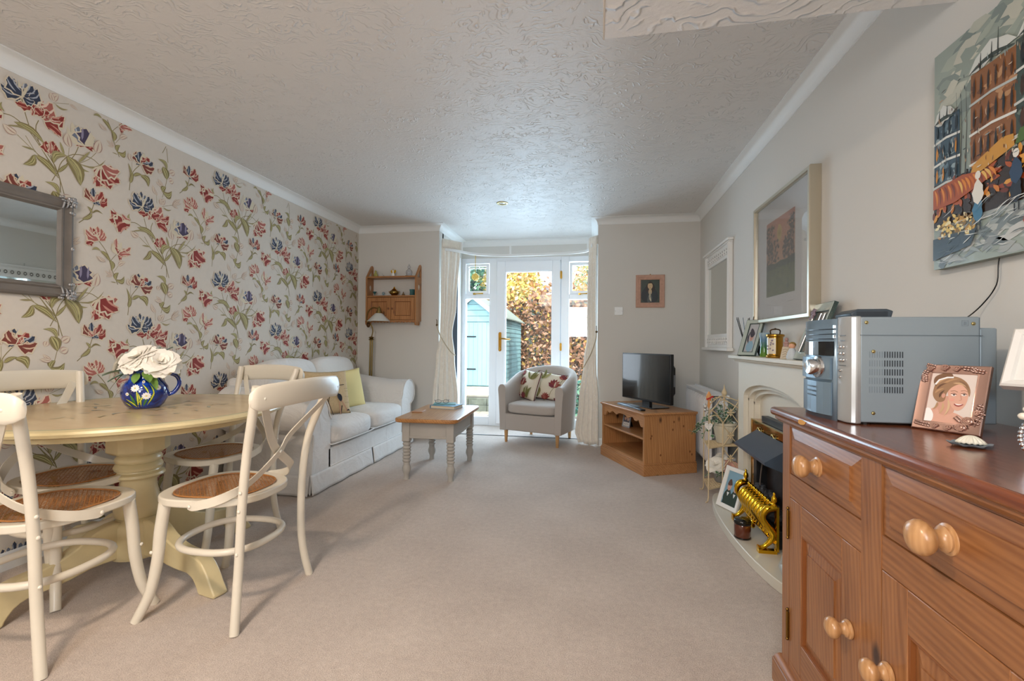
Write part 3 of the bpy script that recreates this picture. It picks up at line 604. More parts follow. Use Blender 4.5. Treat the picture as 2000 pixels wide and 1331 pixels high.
    for s in (-1, 1):
        pts = smooth_path([(s*.243, -.336, .872), (s*.17, -.292, .79), (s*.06, -.232, .68), (0, -.222-.004*s, .618), (-s*.10, -.203, .545), (-s*.155, -.168, .505), (-s*.195, -.11, .475), (-s*.214, -.05, .459), (-s*.219, -.005, .452)], 5)
        b = MB(); b.strap(pts, (0, 1, .35) if False else (s*.0, -1, -.35), .034, .004)
        # turn the strap end so it lies flat on the seat side
        b = MB(); P_ = [Vector(p) for p in pts]; V = []; m = len(P_)
        for i in range(m):
            T = (P_[min(i+1, m-1)]-P_[max(i-1, 0)]).normalized(); f = min(1, max(0, (i/(m-1)-.5)/.35)); f = f*f*(3-2*f); N = (Vector((0, -1, -.35))*(1-f)+Vector((-s, 0, .0))*f); N = (N-T*N.dot(T)).normalized(); bb = T.cross(N)
            wd = .034*(1 if 1 < i < m-2 else (.85 if i in (1, m-2) else .5))
            V += [P_[i]+bb*wd/2+N*.002, P_[i]-bb*wd/2+N*.002, P_[i]-bb*wd/2-N*.002, P_[i]+bb*wd/2-N*.002]
        b.add(V, [(i*4+k, i*4+(k+1) % 4, i*4+4+(k+1) % 4, i*4+4+k) for i in range(m-1) for k in range(4)]+[(3, 2, 1, 0), (m*4-4, m*4-3, m*4-2, m*4-1)])
        o = b.build('cross_strap', M_cream, t, smooth=35)
        b = MB(); b.ball(P_[0]+Vector((0, -.004, -.003)), (.007, .005, .007), 8, 6); b.ball(P_[-2]+Vector((-s*.004, 0, 0)), (.004, .007, .007), 8, 6)
        if s > 0: b.ball((0, -.230, .620), (.007, .005, .007), 8, 6)
        b.build('bolt', MATS['painted_bolt'], o, smooth=60)
    return t
ch0 = make_chair()
chairs = [((-1.505, 1.712), radians(91), 'cream cross-back cane chair in front of the table, nearest the sofa'),
          ((-1.966, 1.378), radians(5), 'cream cross-back cane chair cut off at the lower left corner'),
          ((-2.305, 1.71), radians(-90), 'cream cross-back cane chair against the tulip wallpaper behind the table'),
          ((-2.05, 2.235), radians(166), 'cream cross-back cane chair between the table and the white sofa')]
for i, (p, a, lb) in enumerate(chairs):
    o = ch0 if i == 0 else copytree(ch0)
    o.location = (p[0], p[1], 0); o.rotation_euler = (0, 0, a); o['label'] = lb; o['group'] = 'cross-back chairs round the table'

# ------------------------------------------------------------------ jug of flowers
def pot_blue():
    t = NT('cobalt_glaze'); v = t.coord(); n = t.noise(v, 14, 3, .6, 1.5); t.l(t.ramp(n, [(.35, '#08124e'), (.65, '#1c49b8')]), t.b.inputs['Base Color'])
    t.b.inputs['Roughness'].default_value = .08; t.b.inputs['Coat Weight'].default_value = .5; return t.m
jg = thing('flower_jug', 'cobalt blue glazed jug painted with white daisies on the round table', 'jug', (-2.072, 1.83, TZ), radians(48))
JP = [(.050, 0), (.058, .002), (.074, .018), (.088, .048), (.092, .074), (.087, .100), (.074, .122), (.060, .136), (.055, .148), (.058, .160), (.066, .172), (.070, .177), (.066, .177), (.055, .162), (.050, .148)]
b = MB(); b.lathe(JP, 40); 
V = []
for (x, y, z) in b.v:
    if z > .145 and x < -.02 and abs(y) < .035: x -= (z-.145)*.7*(1-abs(y)/.035)
    V.append((x, y, z))
b.v = V; b.build('jug_body', pot_blue(), jg, smooth=60)
b = MB(); b.tube(smooth_path([(.055, 0, .150), (.090, 0, .158), (.122, 0, .140), (.130, 0, .105), (.112, 0, .070), (.086, 0, .055)], 6), [.009]*31, 10); b.build('handle', MATS['cobalt_glaze'], jg, smooth=60)
def on_jug(u, v):  # u angle, v height -> surface
    for (r0, z0), (r1, z1) in zip(JP, JP[1:]):
        if z0 <= v <= z1: r = r0+(r1-r0)*(v-z0)/(z1-z0); break
    else: r = .07
    r += .0012; return Vector((r*cos(u), r*sin(u), v))
def jug_shape(b, pts, col): b.ink = srgb(col); b.add([on_jug(u, v) for u, v in pts], [tuple(range(len(pts)))])
def jpetal(b, u0, v0, u1, v1, w_, col, be=0, dr=0):
    n = 5; A = []; B = []; du, dv = u1-u0, v1-v0; L = math.hypot(du, dv*11)
    for i in range(n+1):
        t = i/n; hw = w_*(sin(pi*min(.98, t+.02)))**.8; cu = u0+du*t+be*sin(pi*t); A.append((cu-hw*dv*11/L, v0+dv*t+hw*du/L/11)); B.append((cu+hw*dv*11/L, v0+dv*t-hw*du/L/11))
    for i in range(n): jug_shape(b, [A[i], A[i+1], B[i+1], B[i]], col)
b = MB(); F0 = radians(-112)
for (u0, v0, u1, v1, w_) in [(0, .012, -.45, .05, .07), (-.05, .012, -.25, .075, .06), (.05, .01, .05, .09, .07), (.2, .012, .1, .08, .06), (.3, .012, .45, .07, .06), (.5, .02, .75, .085, .06), (.1, .03, .35, .075, .06), (-.3, .012, -.62, .035, .05), (.55, .07, .25, .118, .05), (.75, .06, .6, .115, .05)]:
    jpetal(b, F0+u0, v0, F0+u1, v1, w_, '#3f7a3a', .05); 
b2 = MB()
for (u0, v0, u1, v1, w_) in [(0, .012, -.45, .05, .028), (.05, .01, .05, .09, .03), (.2, .012, .1, .08, .025), (.5, .02, .75, .085, .025), (.1, .03, .35, .075, .025), (-.3, .012, -.62, .035, .02), (.55, .07, .25, .118, .022), (.75, .06, .6, .115, .02)]:
    b.M = Matrix.Scale(1.004, 4); jpetal(b, F0+u0, v0, F0+u1, v1, w_, '#e0d94e', .05)
b.M = Matrix.Scale(1.008, 4)
for (u, v, s) in [(-.02, .098, 1), (.45, .062, 1), (.95, .098, .8), (-.35, .072, .45), (.32, .125, .4)]:
    for k in range(11):
        a = 2*pi*k/11; jpetal(b, F0+u+.03*cos(a), v+.003*sin(a), F0+u+.20*s*cos(a), v+.017*s*sin(a), .05*s, '#eef0f2')
    for k in range(1): jug_shape(b, [(F0+u+.07*s*cos(2*pi*q/8), v+.006*s*sin(2*pi*q/8)) for q in range(8)], '#d8c22c')
b.build('daisy_decoration', printed('glazed_ink', .15, .4), jg)
M_petal = mat('peony_white', '#f4f0e6', .6, bump=.1, bs=90); M_leafg = mat('silk_leaf_grey_green', '#7e9686', .6, var=.15, vs=30); M_leafy = mat('silk_leaf_yellow_green', '#6f9440', .6, var=.2, vs=30)
def peony(name, parent, c, R, tilt, m=M_petal, seed=1, parts=None):
    rr = random.Random(seed); b = MB(); b.M = Matrix.Translation(c) @ Matrix.Rotation(tilt[0], 4, 'X') @ Matrix.Rotation(tilt[1], 4, 'Y')
    for ringi, (n, rad, open_, sz) in enumerate([(5, .12, .25, .45), (7, .25, .5, .6), (9, .38, .85, .8), (10, .5, 1.15, .95), (11, .5, 1.5, 1.0)]):
        for k in range(n):
            a = 2*pi*k/n+ringi*.5+rr.uniform(-.15, .15); L = R*sz*rr.uniform(.85, 1.1); W_ = L*.62; op = open_+rr.uniform(-.1, .1); ph = rr.random()*6
            def fp(u, v, a=a, L=L, W_=W_, op=op, ph=ph):
                s_ = v; x = (u-.5)*2*W_*sin(pi*(.12+.80*s_))**.6; bend = op*(.4+.8*s_); r = L*s_*sin(bend)*1.05+.01*R; z = L*s_*cos(bend)*.9+.35*abs(x)**1.5/(R**.5+1e-6)*.6
                r += .04*L*sin(u*9+ph)*s_; return Vector((cos(a)*r-sin(a)*x, sin(a)*r+cos(a)*x, z-.1*R))
            b.grid(fp, 6, 6)
    return b.build(name, m, parent, smooth=180)
def leafmesh(b, p0, d, L, W_, up_=(0, 0, 1), curl=.3):
    d = Vector(d).normalized(); s = d.cross(Vector(up_)).normalized(); n = s.cross(d); p0 = Vector(p0)
    def fl(u, v):
        w_ = W_*sin(pi*min(.999, max(.001, v)))**.8*(u-.5); return p0+d*L*v*(1-.15*curl*v)+s*w_+n*(abs(u-.5)*W_*.35-curl*L*v*v)
    b.grid(fl, 4, 7)
rj = Matrix.Rotation(radians(-48), 3, 'Z')   # jug frame -> room frame helper
def J(x, y, z): return rj @ Vector((x, y, z))
for i, (p, R, ti) in enumerate([((-.0, -.035, .235), .075, (radians(42), radians(-3))), ((.085, .0, .215), .075, (radians(38), radians(38))), ((-.135, .02, .200), .065, (radians(35), radians(-62))), ((.05, .06, .235), .06, (radians(-10), radians(25)))]):
    o = peony('peony_bloom', jg, (0, 0, 0), R, (0, 0), seed=i+1); o.matrix_local = Matrix.Rotation(radians(-48), 4, 'Z') @ Matrix.Translation(p) @ Matrix.Rotation(ti[0], 4, 'X') @ Matrix.Rotation(ti[1], 4, 'Y')
b = MB()
for p, d, L, W_ in [((-.02, -.02, .17), (-1, -.5, .15), .14, .06), ((-.02, 0, .18), (-1, .2, .6), .15, .05), ((-.03, -.03, .165), (-.6, -.8, -.15), .10, .05), ((0, 0, .19), (-.6, .5, 1), .13, .045), ((-.01, .03, .18), (-.2, .5, 1), .14, .05), ((.03, 0, .2), (.4, .4, 1), .12, .045)]:
    leafmesh(b, J(*p), J(*d), L, W_)
b.build('grey_leaf', M_leafg, jg, smooth=180)
b = MB()
for p, d, L, W_ in [((.02, -.05, .165), (.3, -.7, -.6), .06, .035), ((.04, -.04, .17), (1, -.5, -.35), .09, .04), ((.05, -.03, .165), (1, -.2, -.8), .10, .035), ((-.04, -.05, .165), (-.6, -.6, -.5), .06, .03), ((0, 0, .15), (.3, -1, .2), .07, .03), ((-.03, 0, .15), (-.8, -.6, .4), .07, .03)]:
    leafmesh(b, J(*p), J(*d), L, W_)
b.tube([(0, 0, .02), (.0, 0, .2)], .006); b.tube([(0.01, 0, .02), J(.08, 0, .19)], .005); b.tube([(0, 0.01, .02), J(-.1, 0, .18)], .005)
b.build('leafy_stem', M_leafy, jg, smooth=180)

# ------------------------------------------------------------------ wall mirror (left)
M_greyf = mat('grey_taupe_frame', '#6f6a65', .45, var=.08, vs=20); M_silv = mat('rubbed_silver', '#a7a6a6', .4, metal=.6, bump=.4, bs=140)
M_mirror = mat('mirror_glass', '#dfe4e2', .015, metal=1)
mr = thing('wall_mirror', 'grey framed mirror with silvered ornate corners hanging on the tulip wallpaper', 'mirror', (XL+.001, 1.53, 1.545), radians(90))
# local x runs to -world... rotated so local +x = +Y, local -y = +X (into the room)
W2, H2 = .435, .255
b = MB()
def mprof(x0, x1, z0, z1, b, pf):
    """picture-frame moulding: pf = [(inset, y)]; rings mitred"""
    n = len(pf); V = []
    for (ins, y) in pf: V += [(x0+ins, y, z0+ins), (x1-ins, y, z0+ins), (x1-ins, y, z1-ins), (x0+ins, y, z1-ins)]
    b.add(V, [(i*4+k, i*4+(k+1) % 4, i*4+4+(k+1) % 4, i*4+4+k) for i in range(n-1) for k in range(4)])
mprof(-W2, W2, -H2, H2, b, [(0, 0), (0, -.018), (.006, -.026), (.016, -.030), (.030, -.022), (.044, -.020), (.052, -.026), (.058, -.024), (.066, -.010), (.070, -.006), (.070, 0)])
b.build('frame', M_greyf, mr, smooth=30)
for sx in (-1, 1):
    for sz in (-1, 1):
        b = MB(); rr = random.Random(4)
        for k in range(34):
            u = rr.random()**1.4; v = rr.random()**1.4
            if u+v > 1.15: continue
            dx, dz = u*.085, v*.085; 
            if min(dx, dz) > .062: continue
            b.ball((sx*(W2+.004-dx), -.03+rr.uniform(-.004, .003), sz*(H2+.004-dz)), (rr.uniform(.005, .011), .007, rr.uniform(.005, .011)), 7, 5)
        for q in range(3):
            pts = [(sx*(W2-.012-.02*q-.014*t), -.032, sz*(H2-.01-.02*q*.3-.012*sin(t*3)-.03*t)) for t in [i/6 for i in range(7)]]; b.tube(pts, [.005-.0005*i for i in range(7)], 6)
        b.build('corner_ornament', M_silv, mr, smooth=60)
b = MB(); b.ball((W2-.012, -.03, .0), (.008, .006, .012)); b.ball((-W2+.012, -.03, .0), (.008, .006, .012)); b.ball((0, -.03, H2-.012), (.012, .006, .008)); b.build('side_boss', M_silv, mr, smooth=60)
MB().box(-W2+.068, W2-.068, -.008, -.004, -H2+.068, H2-.068).build('mirror_glass', M_mirror, mr)
# ------------------------------------------------------------------ sofa
def linen(name, color, wr=.35):
    t = NT(name); v = t.coord(); t.b.inputs['Base Color'].default_value = srgb(color); t.b.inputs['Roughness'].default_value = .9; t.b.inputs['Sheen Weight'].default_value = .2
    h = t.math('ADD', t.math('MULTIPLY', t.noise(v, 5, 4, .55, 1.2), 1.6), t.math('MULTIPLY', t.noise(v, 160, 2), .12)); t.bump(h, wr, .03); MATS[name] = t.m; return t.m
M_linen = linen('white_linen', '#e3e1de')
def pillow(b, c, sx, sy, sz, n=18, puff=.5, cr=None):
    """rounded box cushion"""
    def f(x, y, z):
        q = Vector((x, y, z)); return q
    V = []; 
    e = puff
    for (A, B_, C, s) in ((0, 1, 2, 1), (0, 1, 2, -1), (1, 2, 0, 1), (1, 2, 0, -1), (2, 0, 1, 1), (2, 0, 1, -1)):
        def fn(u, v, A=A, B_=B_, C=C, s=s):
            p = [0, 0, 0]; p[A] = (u-.5)*2; p[B_] = (v-.5)*2*s; p[C] = s
            k = (abs(p[0])**6+abs(p[1])**6+abs(p[2])**6)**(1/6)
            q = [x/k for x in p]; bul = 1+e*(1-q[0]**2)*(1-q[1]**2)*.0
            x, y, z = q; z *= 1+e*(1-min(1, x*x))*(1-min(1, y*y)); y *= 1+.25*e*(1-min(1, x*x))*(1-min(1, z*z)); x *= 1+.2*e*(1-min(1, y*y))
            return (c[0]+x*sx/2, c[1]+y*sy/2, c[2]+z*sz/2)
        b.grid(fn, n, n)
def weld(o, d=.0008):
    bm = bmesh.new(); bm.from_mesh(o.data); bmesh.ops.remove_doubles(bm, verts=bm.verts, dist=d); bmesh.ops.recalc_face_normals(bm, faces=bm.faces); bm.to_mesh(o.data); bm.free(); o.data.shade_smooth(); return o
# local frame of the sofa: x = along Y of the room (length), y = towards the wall
sf_ = thing('sofa', 'white loose-covered two seat sofa with rolled arms along the tulip wall', 'sofa', (-1.93, 3.80, 0), radians(90))
HL = .92     # half length, front faces room +X  (local -y)
def arm(s):
    b = MB(); x0 = s*(HL-.28); prof = []
    # closed profile in local XZ : vertical inner face, big roll on top curling outwards, straight outer face
    cx, cz, R = s*(HL-.10), .545, .135
    pts = [(x0, .20), (x0, .50)]
    for k in range(15): a = pi-(pi+.75)*k/14; pts.append((cx+s*-cos(pi-a)*R if False else cx+s*cos(a)*R*1.15, cz+sin(a)*R))
    pts += [(s*(HL-.055), .42), (s*(HL-.045), .25), (s*(HL-.02), .012), (x0, .012)]
    n = len(pts); ys = [-.0, .008, .03, .2, .4, .6, .70]
    V = []
    for y in ys:
        k = 1-(.03 if y == 0 else 0)
        for (x, z) in pts:
            zz = z+(.07*max(0, (y-.25))/.45 if z > .5 else 0); xx = x+(cx-x)*(1-k)*(z > .3)
            V.append((xx, y, zz))
    Fc = [tuple(range(n)), tuple((len(ys)-1)*n+i for i in range(n))]+[(i*n+k, i*n+(k+1) % n, i*n+n+(k+1) % n, i*n+n+k) for i in range(len(ys)-1) for k in range(n)]
    b.add(V, Fc); o = b.build('arm', M_linen, sf_, bevel=.01, seg=2)
    pp = [(x, -.002, z) for (x, z) in pts[1:-1]]
    MB().tube(pp, .005, 6).build('piping', M_linen, o, smooth=60)
arm(-1); arm(1)
b = MB(); b.box(-HL+.26, HL-.26, .03, .70, .14, .27); b.build('base', M_linen, sf_, bevel=.02)
def skirtfn(x0, y0, x1, y1, name='skirt'):
    def fs(u, v):
        z = .145*(1-v)+.008*v; d = Vector((x1-x0, y1-y0)); n = Vector((d.y, -d.x)).normalized(); o = .006+.016*v+.004*sin(u*d.length*22)*v
        return (x0+d.x*u+n.x*o, y0+d.y*u+n.y*o, z+.0)
    MB().grid(fs, 60, 8).build(name, M_linen, sf_, smooth=180, solid=.004)
skirtfn(-HL+.02, .0, -.012, .0); skirtfn(.012, .0, HL-.02, .0); skirtfn(-HL+.02, .66, -HL+.02, .0)
b = MB(); b.tube([(-HL+.27, -.004, .15), (HL-.27, -.004, .15)], .005); b.box(-HL+.25, HL-.25, .0, .05, .145, .28); b.build('front_rail', M_linen, sf_, bevel=.01)
for s in (-1, 1):
    b = MB(); pillow(b, (s*.325, .27, .375), .645, .60, .165, 16, .28); o = weld(b.build('seat_cushion', M_linen, sf_))
    pp = [(s*.325+.315*cos(a)*(abs(cos(a))**-.75 if abs(cos(a)) > .05 else 1)*0+s*0+dx, dy, .315) for a, dx, dy in []]
    x0, x1 = s*.325-.318, s*.325+.318
    MB().tube(smooth_path([(x0, .4, .318), (x0+.002, .05, .316), (x0+.03, -.028, .312), (x1-.03, -.028, .312), (x1-.002, .05, .316), (x1, .4, .318)], 4), .0055, 6).build('piping', M_linen, o, smooth=60)
    b = MB(); b.M = Matrix.Translation((s*.325, .585, .655)) @ Matrix.Rotation(radians(-12), 4, 'X'); pillow(b, (0, 0, 0), .66, .20, .50, 16, .12); weld(b.build('back_cushion', M_linen, sf_))
b = MB(); b.M = Matrix.Translation((0, .69, .0)); b.box(-HL+.10, HL-.10, -.02, .065, .10, .80); b.build('back_frame', M_linen, sf_, bevel=.05, seg=4)

# scatter cushions on the sofa
def cushion(name, label, loc, rot, w_, h_, th, m, edge=None, printer=None):
    root = bpy.data.objects.new(name, None); COL.objects.link(root); tag(root, label, 'cushion'); root.location = loc; root.rotation_euler = rot
    def bulge(x, z): return th/2*((1-x*x)*(1-z*z))**.42
    b = MB(); n = 21
    for s in (-1, 1):
        def fn(u, v, s=s):
            x = (u-.5)*2; z = (v-.5)*2; pin = 1-.07*(1-abs(z)**2)*(abs(x) > .0)*abs(x)**3; pz = 1-.07*(1-abs(x)**2)*abs(z)**3
            return (x*w_/2*pin, s*bulge(x, z), z*h_/2*pz)
        b.grid(fn, n, n)
    weld(b.build('cover', m, root))
    if edge:
        e = []
        for k in range(64):
            t = k/16; q = int(t); f = (t-q)*2-1; x, z = ((f, -1), (1, f), (-f, 1), (-1, -f))[q]
            pin = 1-.07*(1-abs(z)**2)*abs(x)**3; pz = 1-.07*(1-abs(x)**2)*abs(z)**3; e.append((x*w_/2*pin, 0, z*h_/2*pz))
        MB().tube(e, .005, 6, closed=True).build('piping', edge, root, smooth=60)
    if printer:
        P = Print((0, 0, 0), (1, 0, 0), (0, 0, 1), step=.00025); printer(P, w_/2, h_/2)
        V = []
        for (x, y, z) in P.mb.v:
            xx, zz = max(-1, min(1, x/(w_/2))), max(-1, min(1, z/(h_/2))); V.append((x*.985, -bulge(xx, zz)-.0055+y, z*.985))
        # subdivide big polygons not needed: shapes are small
        P.mb.v = V; P.build('printed_pattern', root, .85)
    return root
def lady(P, a, h):
    for (x0, z0, x1, z1, w_) in [(-.10, -.02, -.04, .0, .035), (-.05, .0, .06, -.02, .055), (.05, -.02, .085, -.09, .045), (-.12, .03, -.06, -.03, .04)]: P.petal(x0, z0, x1, z1, w_, .05, '#1d1f2c', None)
    for pts in ([(.06, -.09), (.075, -.15), (.10, -.2)], [(.085, -.08), (.13, -.14), (.155, -.17)]): P.line(pts, .012, '#c79a7c')
    P.petal(.145, -.165, .185, -.17, .012, .2, '#232028'); P.line([(-.02, .045), (.13, .055)], .006, '#3a2f2a')
    for pts in ([(-.06, -.04), (-.03, -.12), (.03, -.2)], [(-.03, -.03), (-.05, -.12), (-.08, -.2)], [(-.04, -.12), (-.02, -.2)]): P.line(pts, .005, '#3a2c2a')
    P.petal(.02, .01, .05, .07, .03, .1, '#c48466'); P.oval(.055, .085, .016, .02, '#c9967a'); P.oval(.058, .10, .02, .012, '#6d2a28')
    P.line([(.09, -.12), (.10, -.2), (.12, -.2)], .01, '#2b2530'); P.oval(.10, -.205, .025, .008, '#4b443f')
    rr = random.Random(2)
    for z in [.17, .15, .13, .11, .02, .0, -.05, -.1]:
        x = -.16 if z > .1 else .12
        if z > .1: x = .02
        pts = [(x+i*.006, z+rr.uniform(-.004, .004)) for i in range(16 if z > .1 else 9)]; P.line(pts, .0016, '#7d6b50')
    P.petal(-.11, .09, -.09, .13, .02, .2, '#2a2422')
M_hess = mat('hessian_beige', '#cdb48c', .9, var=.06, vs=60, bump=.2, bs=260); M_yel = mat('pale_yellow_fabric', '#e6d596', .85, bump=.1, bs=200)
cushion('cushion', 'beige hessian cushion printed with a cafe lady leaning by the sofa arm', (-2.15, 3.46, .655), (radians(-14), radians(2), radians(68)), .41, .37, .12, M_hess, None, lady)
cushion('cushion', 'plain pale yellow cushion leaning behind the printed one on the sofa', (-2.26, 3.93, .635), (radians(-12), radians(-3), radians(72)), .42, .37, .11, M_yel)

# ------------------------------------------------------------------ reading lamp
M_ab = mat('antique_brass_lamp', '#8e7a4a', .3, metal=1)
lp = thing('floor_lamp', 'antique brass reading lamp with a pale glass shade behind the sofa arm', 'lamp', (-2.47, 4.80, 0))
b = MB(); b.lathe([(.13, 0), (.13, .012), (.11, .02), (.03, .028), (.02, .04)], 32); b.build('base', M_ab, lp, smooth=40)
b = MB(); b.tube([(-.009, 0, .03), (.008, 0, 1.10)], .0095, 10); b.tube([(.013, 0, .03), (.030, 0, 1.10)], .008, 10); b.build('twin_pole', M_ab, lp, smooth=60)
b = MB(); b.lathe([(.010, 1.092), (.026, 1.095), (.03, 1.103), (.018, 1.112), (.03, 1.122), (.026, 1.13), (.01, 1.136)], 20, c=(.018, 0, 0)); b.build('collar', M_ab, lp, smooth=50)
b = MB(); b.tube(smooth_path([(.018, 0, 1.12), (.035, 0, 1.20), (.02, -.01, 1.26), (-.03, -.02, 1.32), (-.01, -.03, 1.41), (.05, -.035, 1.455), (.115, -.04, 1.445)], 6), .0065, 8); b.build('arm', M_ab, lp, smooth=60)
b = MB(); b.ball((-.01, -.02, 1.265), (.022, .018, .03)); b.build('swivel', mat('bronze_swivel', '#5a4028', .4, metal=.8), lp, smooth=60)
b = MB(); b.lathe([(.012, 1.455), (.02, 1.445), (.018, 1.43), (.03, 1.41), (.028, 1.395), (.033, 1.385)], 20, c=(.125, -.04, 0)); b.ball((.125, -.04, 1.462), .009); b.build('lamp_holder', M_ab, lp, smooth=50)
b = MB(); b.lathe([(.034, 1.392), (.040, 1.390), (.085, 1.345), (.118, 1.312), (.124, 1.305), (.120, 1.303), (.082, 1.340), (.038, 1.382)], 36, c=(.125, -.04, 0)); b.build('lamp_shade', mat('frosted_shade', '#d6d8d2', .3), lp, smooth=50)

# ------------------------------------------------------------------ wall shelf
M_pine = wood('antique_pine', '#bb8450', '#8f5a2c', (0, 0, 1)); M_pineh = wood('antique_pine_h', '#bb8450', '#8f5a2c', (1, 0, 0))
ws = thing('wall_shelf', 'small antique pine wall cabinet with two open shelves and pierced sides', 'shelf', (-2.225, YB, 1.31))
for s in (-1, 1):
    b = MB(); X = s*.29-.009
    out = [(0, 0), (0, .615), (-.02, .64), (-.035, .625), (-.15, .50), (-.155, .48), (-.145, .455), (-.155, .43), (-.155, .05), (-.14, .02), (-.155, -.015), (-.13, -.03), (-.105, -.005), (-.09, -.04), (-.07, -.01), (-.06, -.045), (-.04, -.04), (-.03, -.01)]
    # side with triangular cut: build as strips
    b.prism([(-.155, .0), (0, 0), (0, .49), (-.155, .49)], .018, (X, 0, 0), (0, 1, 0), (0, 0, 1))
    b.prism([(-.022, .49), (0, .49), (0, .62), (-.022, .635)], .018, (X, 0, 0), (0, 1, 0), (0, 0, 1))
    b.prism([(-.155, .49), (-.128, .49), (-.018, .60), (-.022, .638), (-.045, .625)], .018, (X, 0, 0), (0, 1, 0), (0, 0, 1))
    for yy in (-.145, -.105, -.06): b.prism([(yy-.02, 0), (yy+.02, 0), (yy+.012, -.035), (yy, -.048), (yy-.012, -.035)], .018, (X, 0, 0), (0, 1, 0), (0, 0, 1))
    o = b.build('side_panel', M_pine, ws, bevel=.002)
    b = MB(); b.prism([(-.08+.02*cos(a)*(1 if sin(a) > -.2 else .6), .375+.03*sin(a)) for a in [2*pi*i/14 for i in range(14)]], .0195, (X-.0008, 0, 0), (0, 1, 0), (0, 0, 1)); b.build('pierced_cutout', mat('cutout_shadow', '#cfc6b8', .9), o)
for z, nm in ((.49, 'shelf_board'), (.275, 'shelf_board'), (.0, 'bottom_board')):
    MB().box(-.281, .281, -.155, -.002, z-.009, z+.009).build(nm, M_pineh, ws, bevel=.003)
MB().box(-.281, .281, -.012, -.001, .0, .27).build('back_board', M_pineh, ws)
for s in (-1, 1):
    b = MB(); x0, x1 = (-.278, -.002) if s < 0 else (.002, .278); b.frame(x0, x1, .012, .262, .045, -.136, -.152); d_ = b.build('door', M_pine, ws, bevel=.002)
    b = MB(); b.box(x0+.045, x1-.045, -.145, -.138, .057, .217); b.build('door_panel', M_pine, d_)
    b = MB(); mprof(x0+.042, x1-.042, .054, .220, b, [(0, -.152), (.004, -.151), (.010, -.145), (.010, -.14)]); b.build('moulding', mat('dark_pine_edge', '#7c4a26', .5), d_)
    b = MB(); b.lathe([(.006, -.152), (.006, -.160), (.011, -.164), (.011, -.170), (.004, -.174)], 14, c=(s*.022, 0, .137), axis='Y'); b.build('knob', mat('dark_pine_edge', '#7c4a26', .5), d_, smooth=50)
b = MB()
for i in range(15): x = -.265+i*.038; b.prism([(x-.019, 0), (x+.019, 0), (x+.012, -.014), (x, -.020), (x-.012, -.014)], .01, (0, -.142, 0), (1, 0, 0), (0, 0, 1))
b.build('scalloped_edge', M_pineh, ws)
# ornaments on it
def orn(name, label, cat, x, shelf, group=None): return thing(name, label, cat, (-2.225+x, YB-.085, 1.31+(.499 if shelf else .284)), 0, group)
cg = lambda n, c: glass(n, c, .12)
o = orn('bottle', 'small green and gold ornament at the left end of the upper shelf', 'ornament', -.215, 1); b = MB(); b.lathe([(.018, 0), (.026, .01), (.022, .03), (.012, .05), (.010, .06), (.014, .066), (.006, .074)], 16); b.build('body', mat('olive_glass', '#a5a15a', .2), o, smooth=60); MB().ball((0, 0, .058), .009).build('stopper', M_gold, o, smooth=60)
o = orn('figurine', 'tiny glass and metal ornament second on the upper shelf', 'ornament', -.13, 1); b = MB(); b.lathe([(.012, 0), (.014, .006), (.008, .012)], 12); b.build('base', M_chrome, o, smooth=60); b = MB(); b.tube([(0, 0, .01), (-.008, 0, .03)], [.004, .002]); b.tube([(0, 0, .01), (.01, 0, .026)], [.004, .002]); b.ball((-.008, 0, .034), .005); b.build('glass_drops', M_chrome, o, smooth=60)
o = orn('angel_figurine', 'white and gold winged ornament in the middle of the upper shelf', 'ornament', -.005, 1); b = MB(); b.lathe([(.024, 0), (.022, .01), (.016, .03), (.008, .05), (.004, .056)], 18); b.build('gown', mat('porcelain', '#f0eee8', .2), o, smooth=60); b = MB(); b.ball((0, 0, .062), .011); b.build('head', MATS['porcelain'], o, smooth=60)
b = MB()
for s in (-1, 1): b.prism([(0, .03), (s*.02, .04), (s*.032, .06), (s*.028, .08), (s*.014, .075), (0, .055)], .003, (0, .008, 0), (1, 0, 0), (0, 0, 1))
b.tube([(.010*cos(a), 0, .084+.004*sin(a)) for a in [2*pi*i/12 for i in range(12)]], .0015, 5, closed=True); b.build('wings', M_gold, o)
o = orn('glass_figurine', 'clear crystal ornament at the right end of the upper shelf', 'ornament', .185, 1); M_cry = cg('crystal', (.93, .94, .97)); b = MB(); b.lathe([(.042, 0), (.044, .01), (.03, .018), (.036, .04), (.034, .06), (.018, .078), (.012, .088)], 18); b.build('body', M_cry, o, smooth=60); b = MB(); b.ball((0, 0, .105), .018); b.ball((0, 0, .13), .009); b.build('stopper', M_cry, o, smooth=60)
o = orn('goblet', 'small dark teal goblet at the left end of the middle shelf', 'ornament', -.225, 0); b = MB(); b.lathe([(.014, 0), (.006, .006), (.005, .022), (.014, .034), (.022, .046), (.024, .05), (.019, .046)], 16); b.build('body', mat('teal_glass', '#3c6a6a', .2), o, smooth=60)
o = orn('globe', 'tiny pale blue glass globe second on the middle shelf', 'ornament', -.12, 0); b = MB(); b.lathe([(.016, 0), (.017, .01), (.009, .014)], 14); b.build('base', mat('blue_glaze', '#7ea0ad', .2), o, smooth=60); MB().ball((0, 0, .030), .017).build('globe_ball', cg('blue_crystal', (.7, .85, .92)), o, smooth=60)
o = orn('teapot', 'round gold lidded pot in the middle of the middle shelf', 'pot', .01, 0); b = MB(); b.lathe([(.024, 0), (.028, .006), (.050, .024), (.054, .042), (.044, .056), (.03, .064)], 24); b.build('body', mat('gilt_and_silver', '#a08448', .18, metal=1), o, smooth=60); b = MB(); b.lathe([(.032, .062), (.024, .074), (.010, .084), (.007, .092), (.010, .097), (.002, .104)], 20); b.build('lid', M_gold, o, smooth=60); b = MB()
for s in (-1, 1): b.tube([(s*.05, 0, .05), (s*.066, 0, .052), (s*.062, 0, .038), (s*.052, 0, .036)], .003, 6)
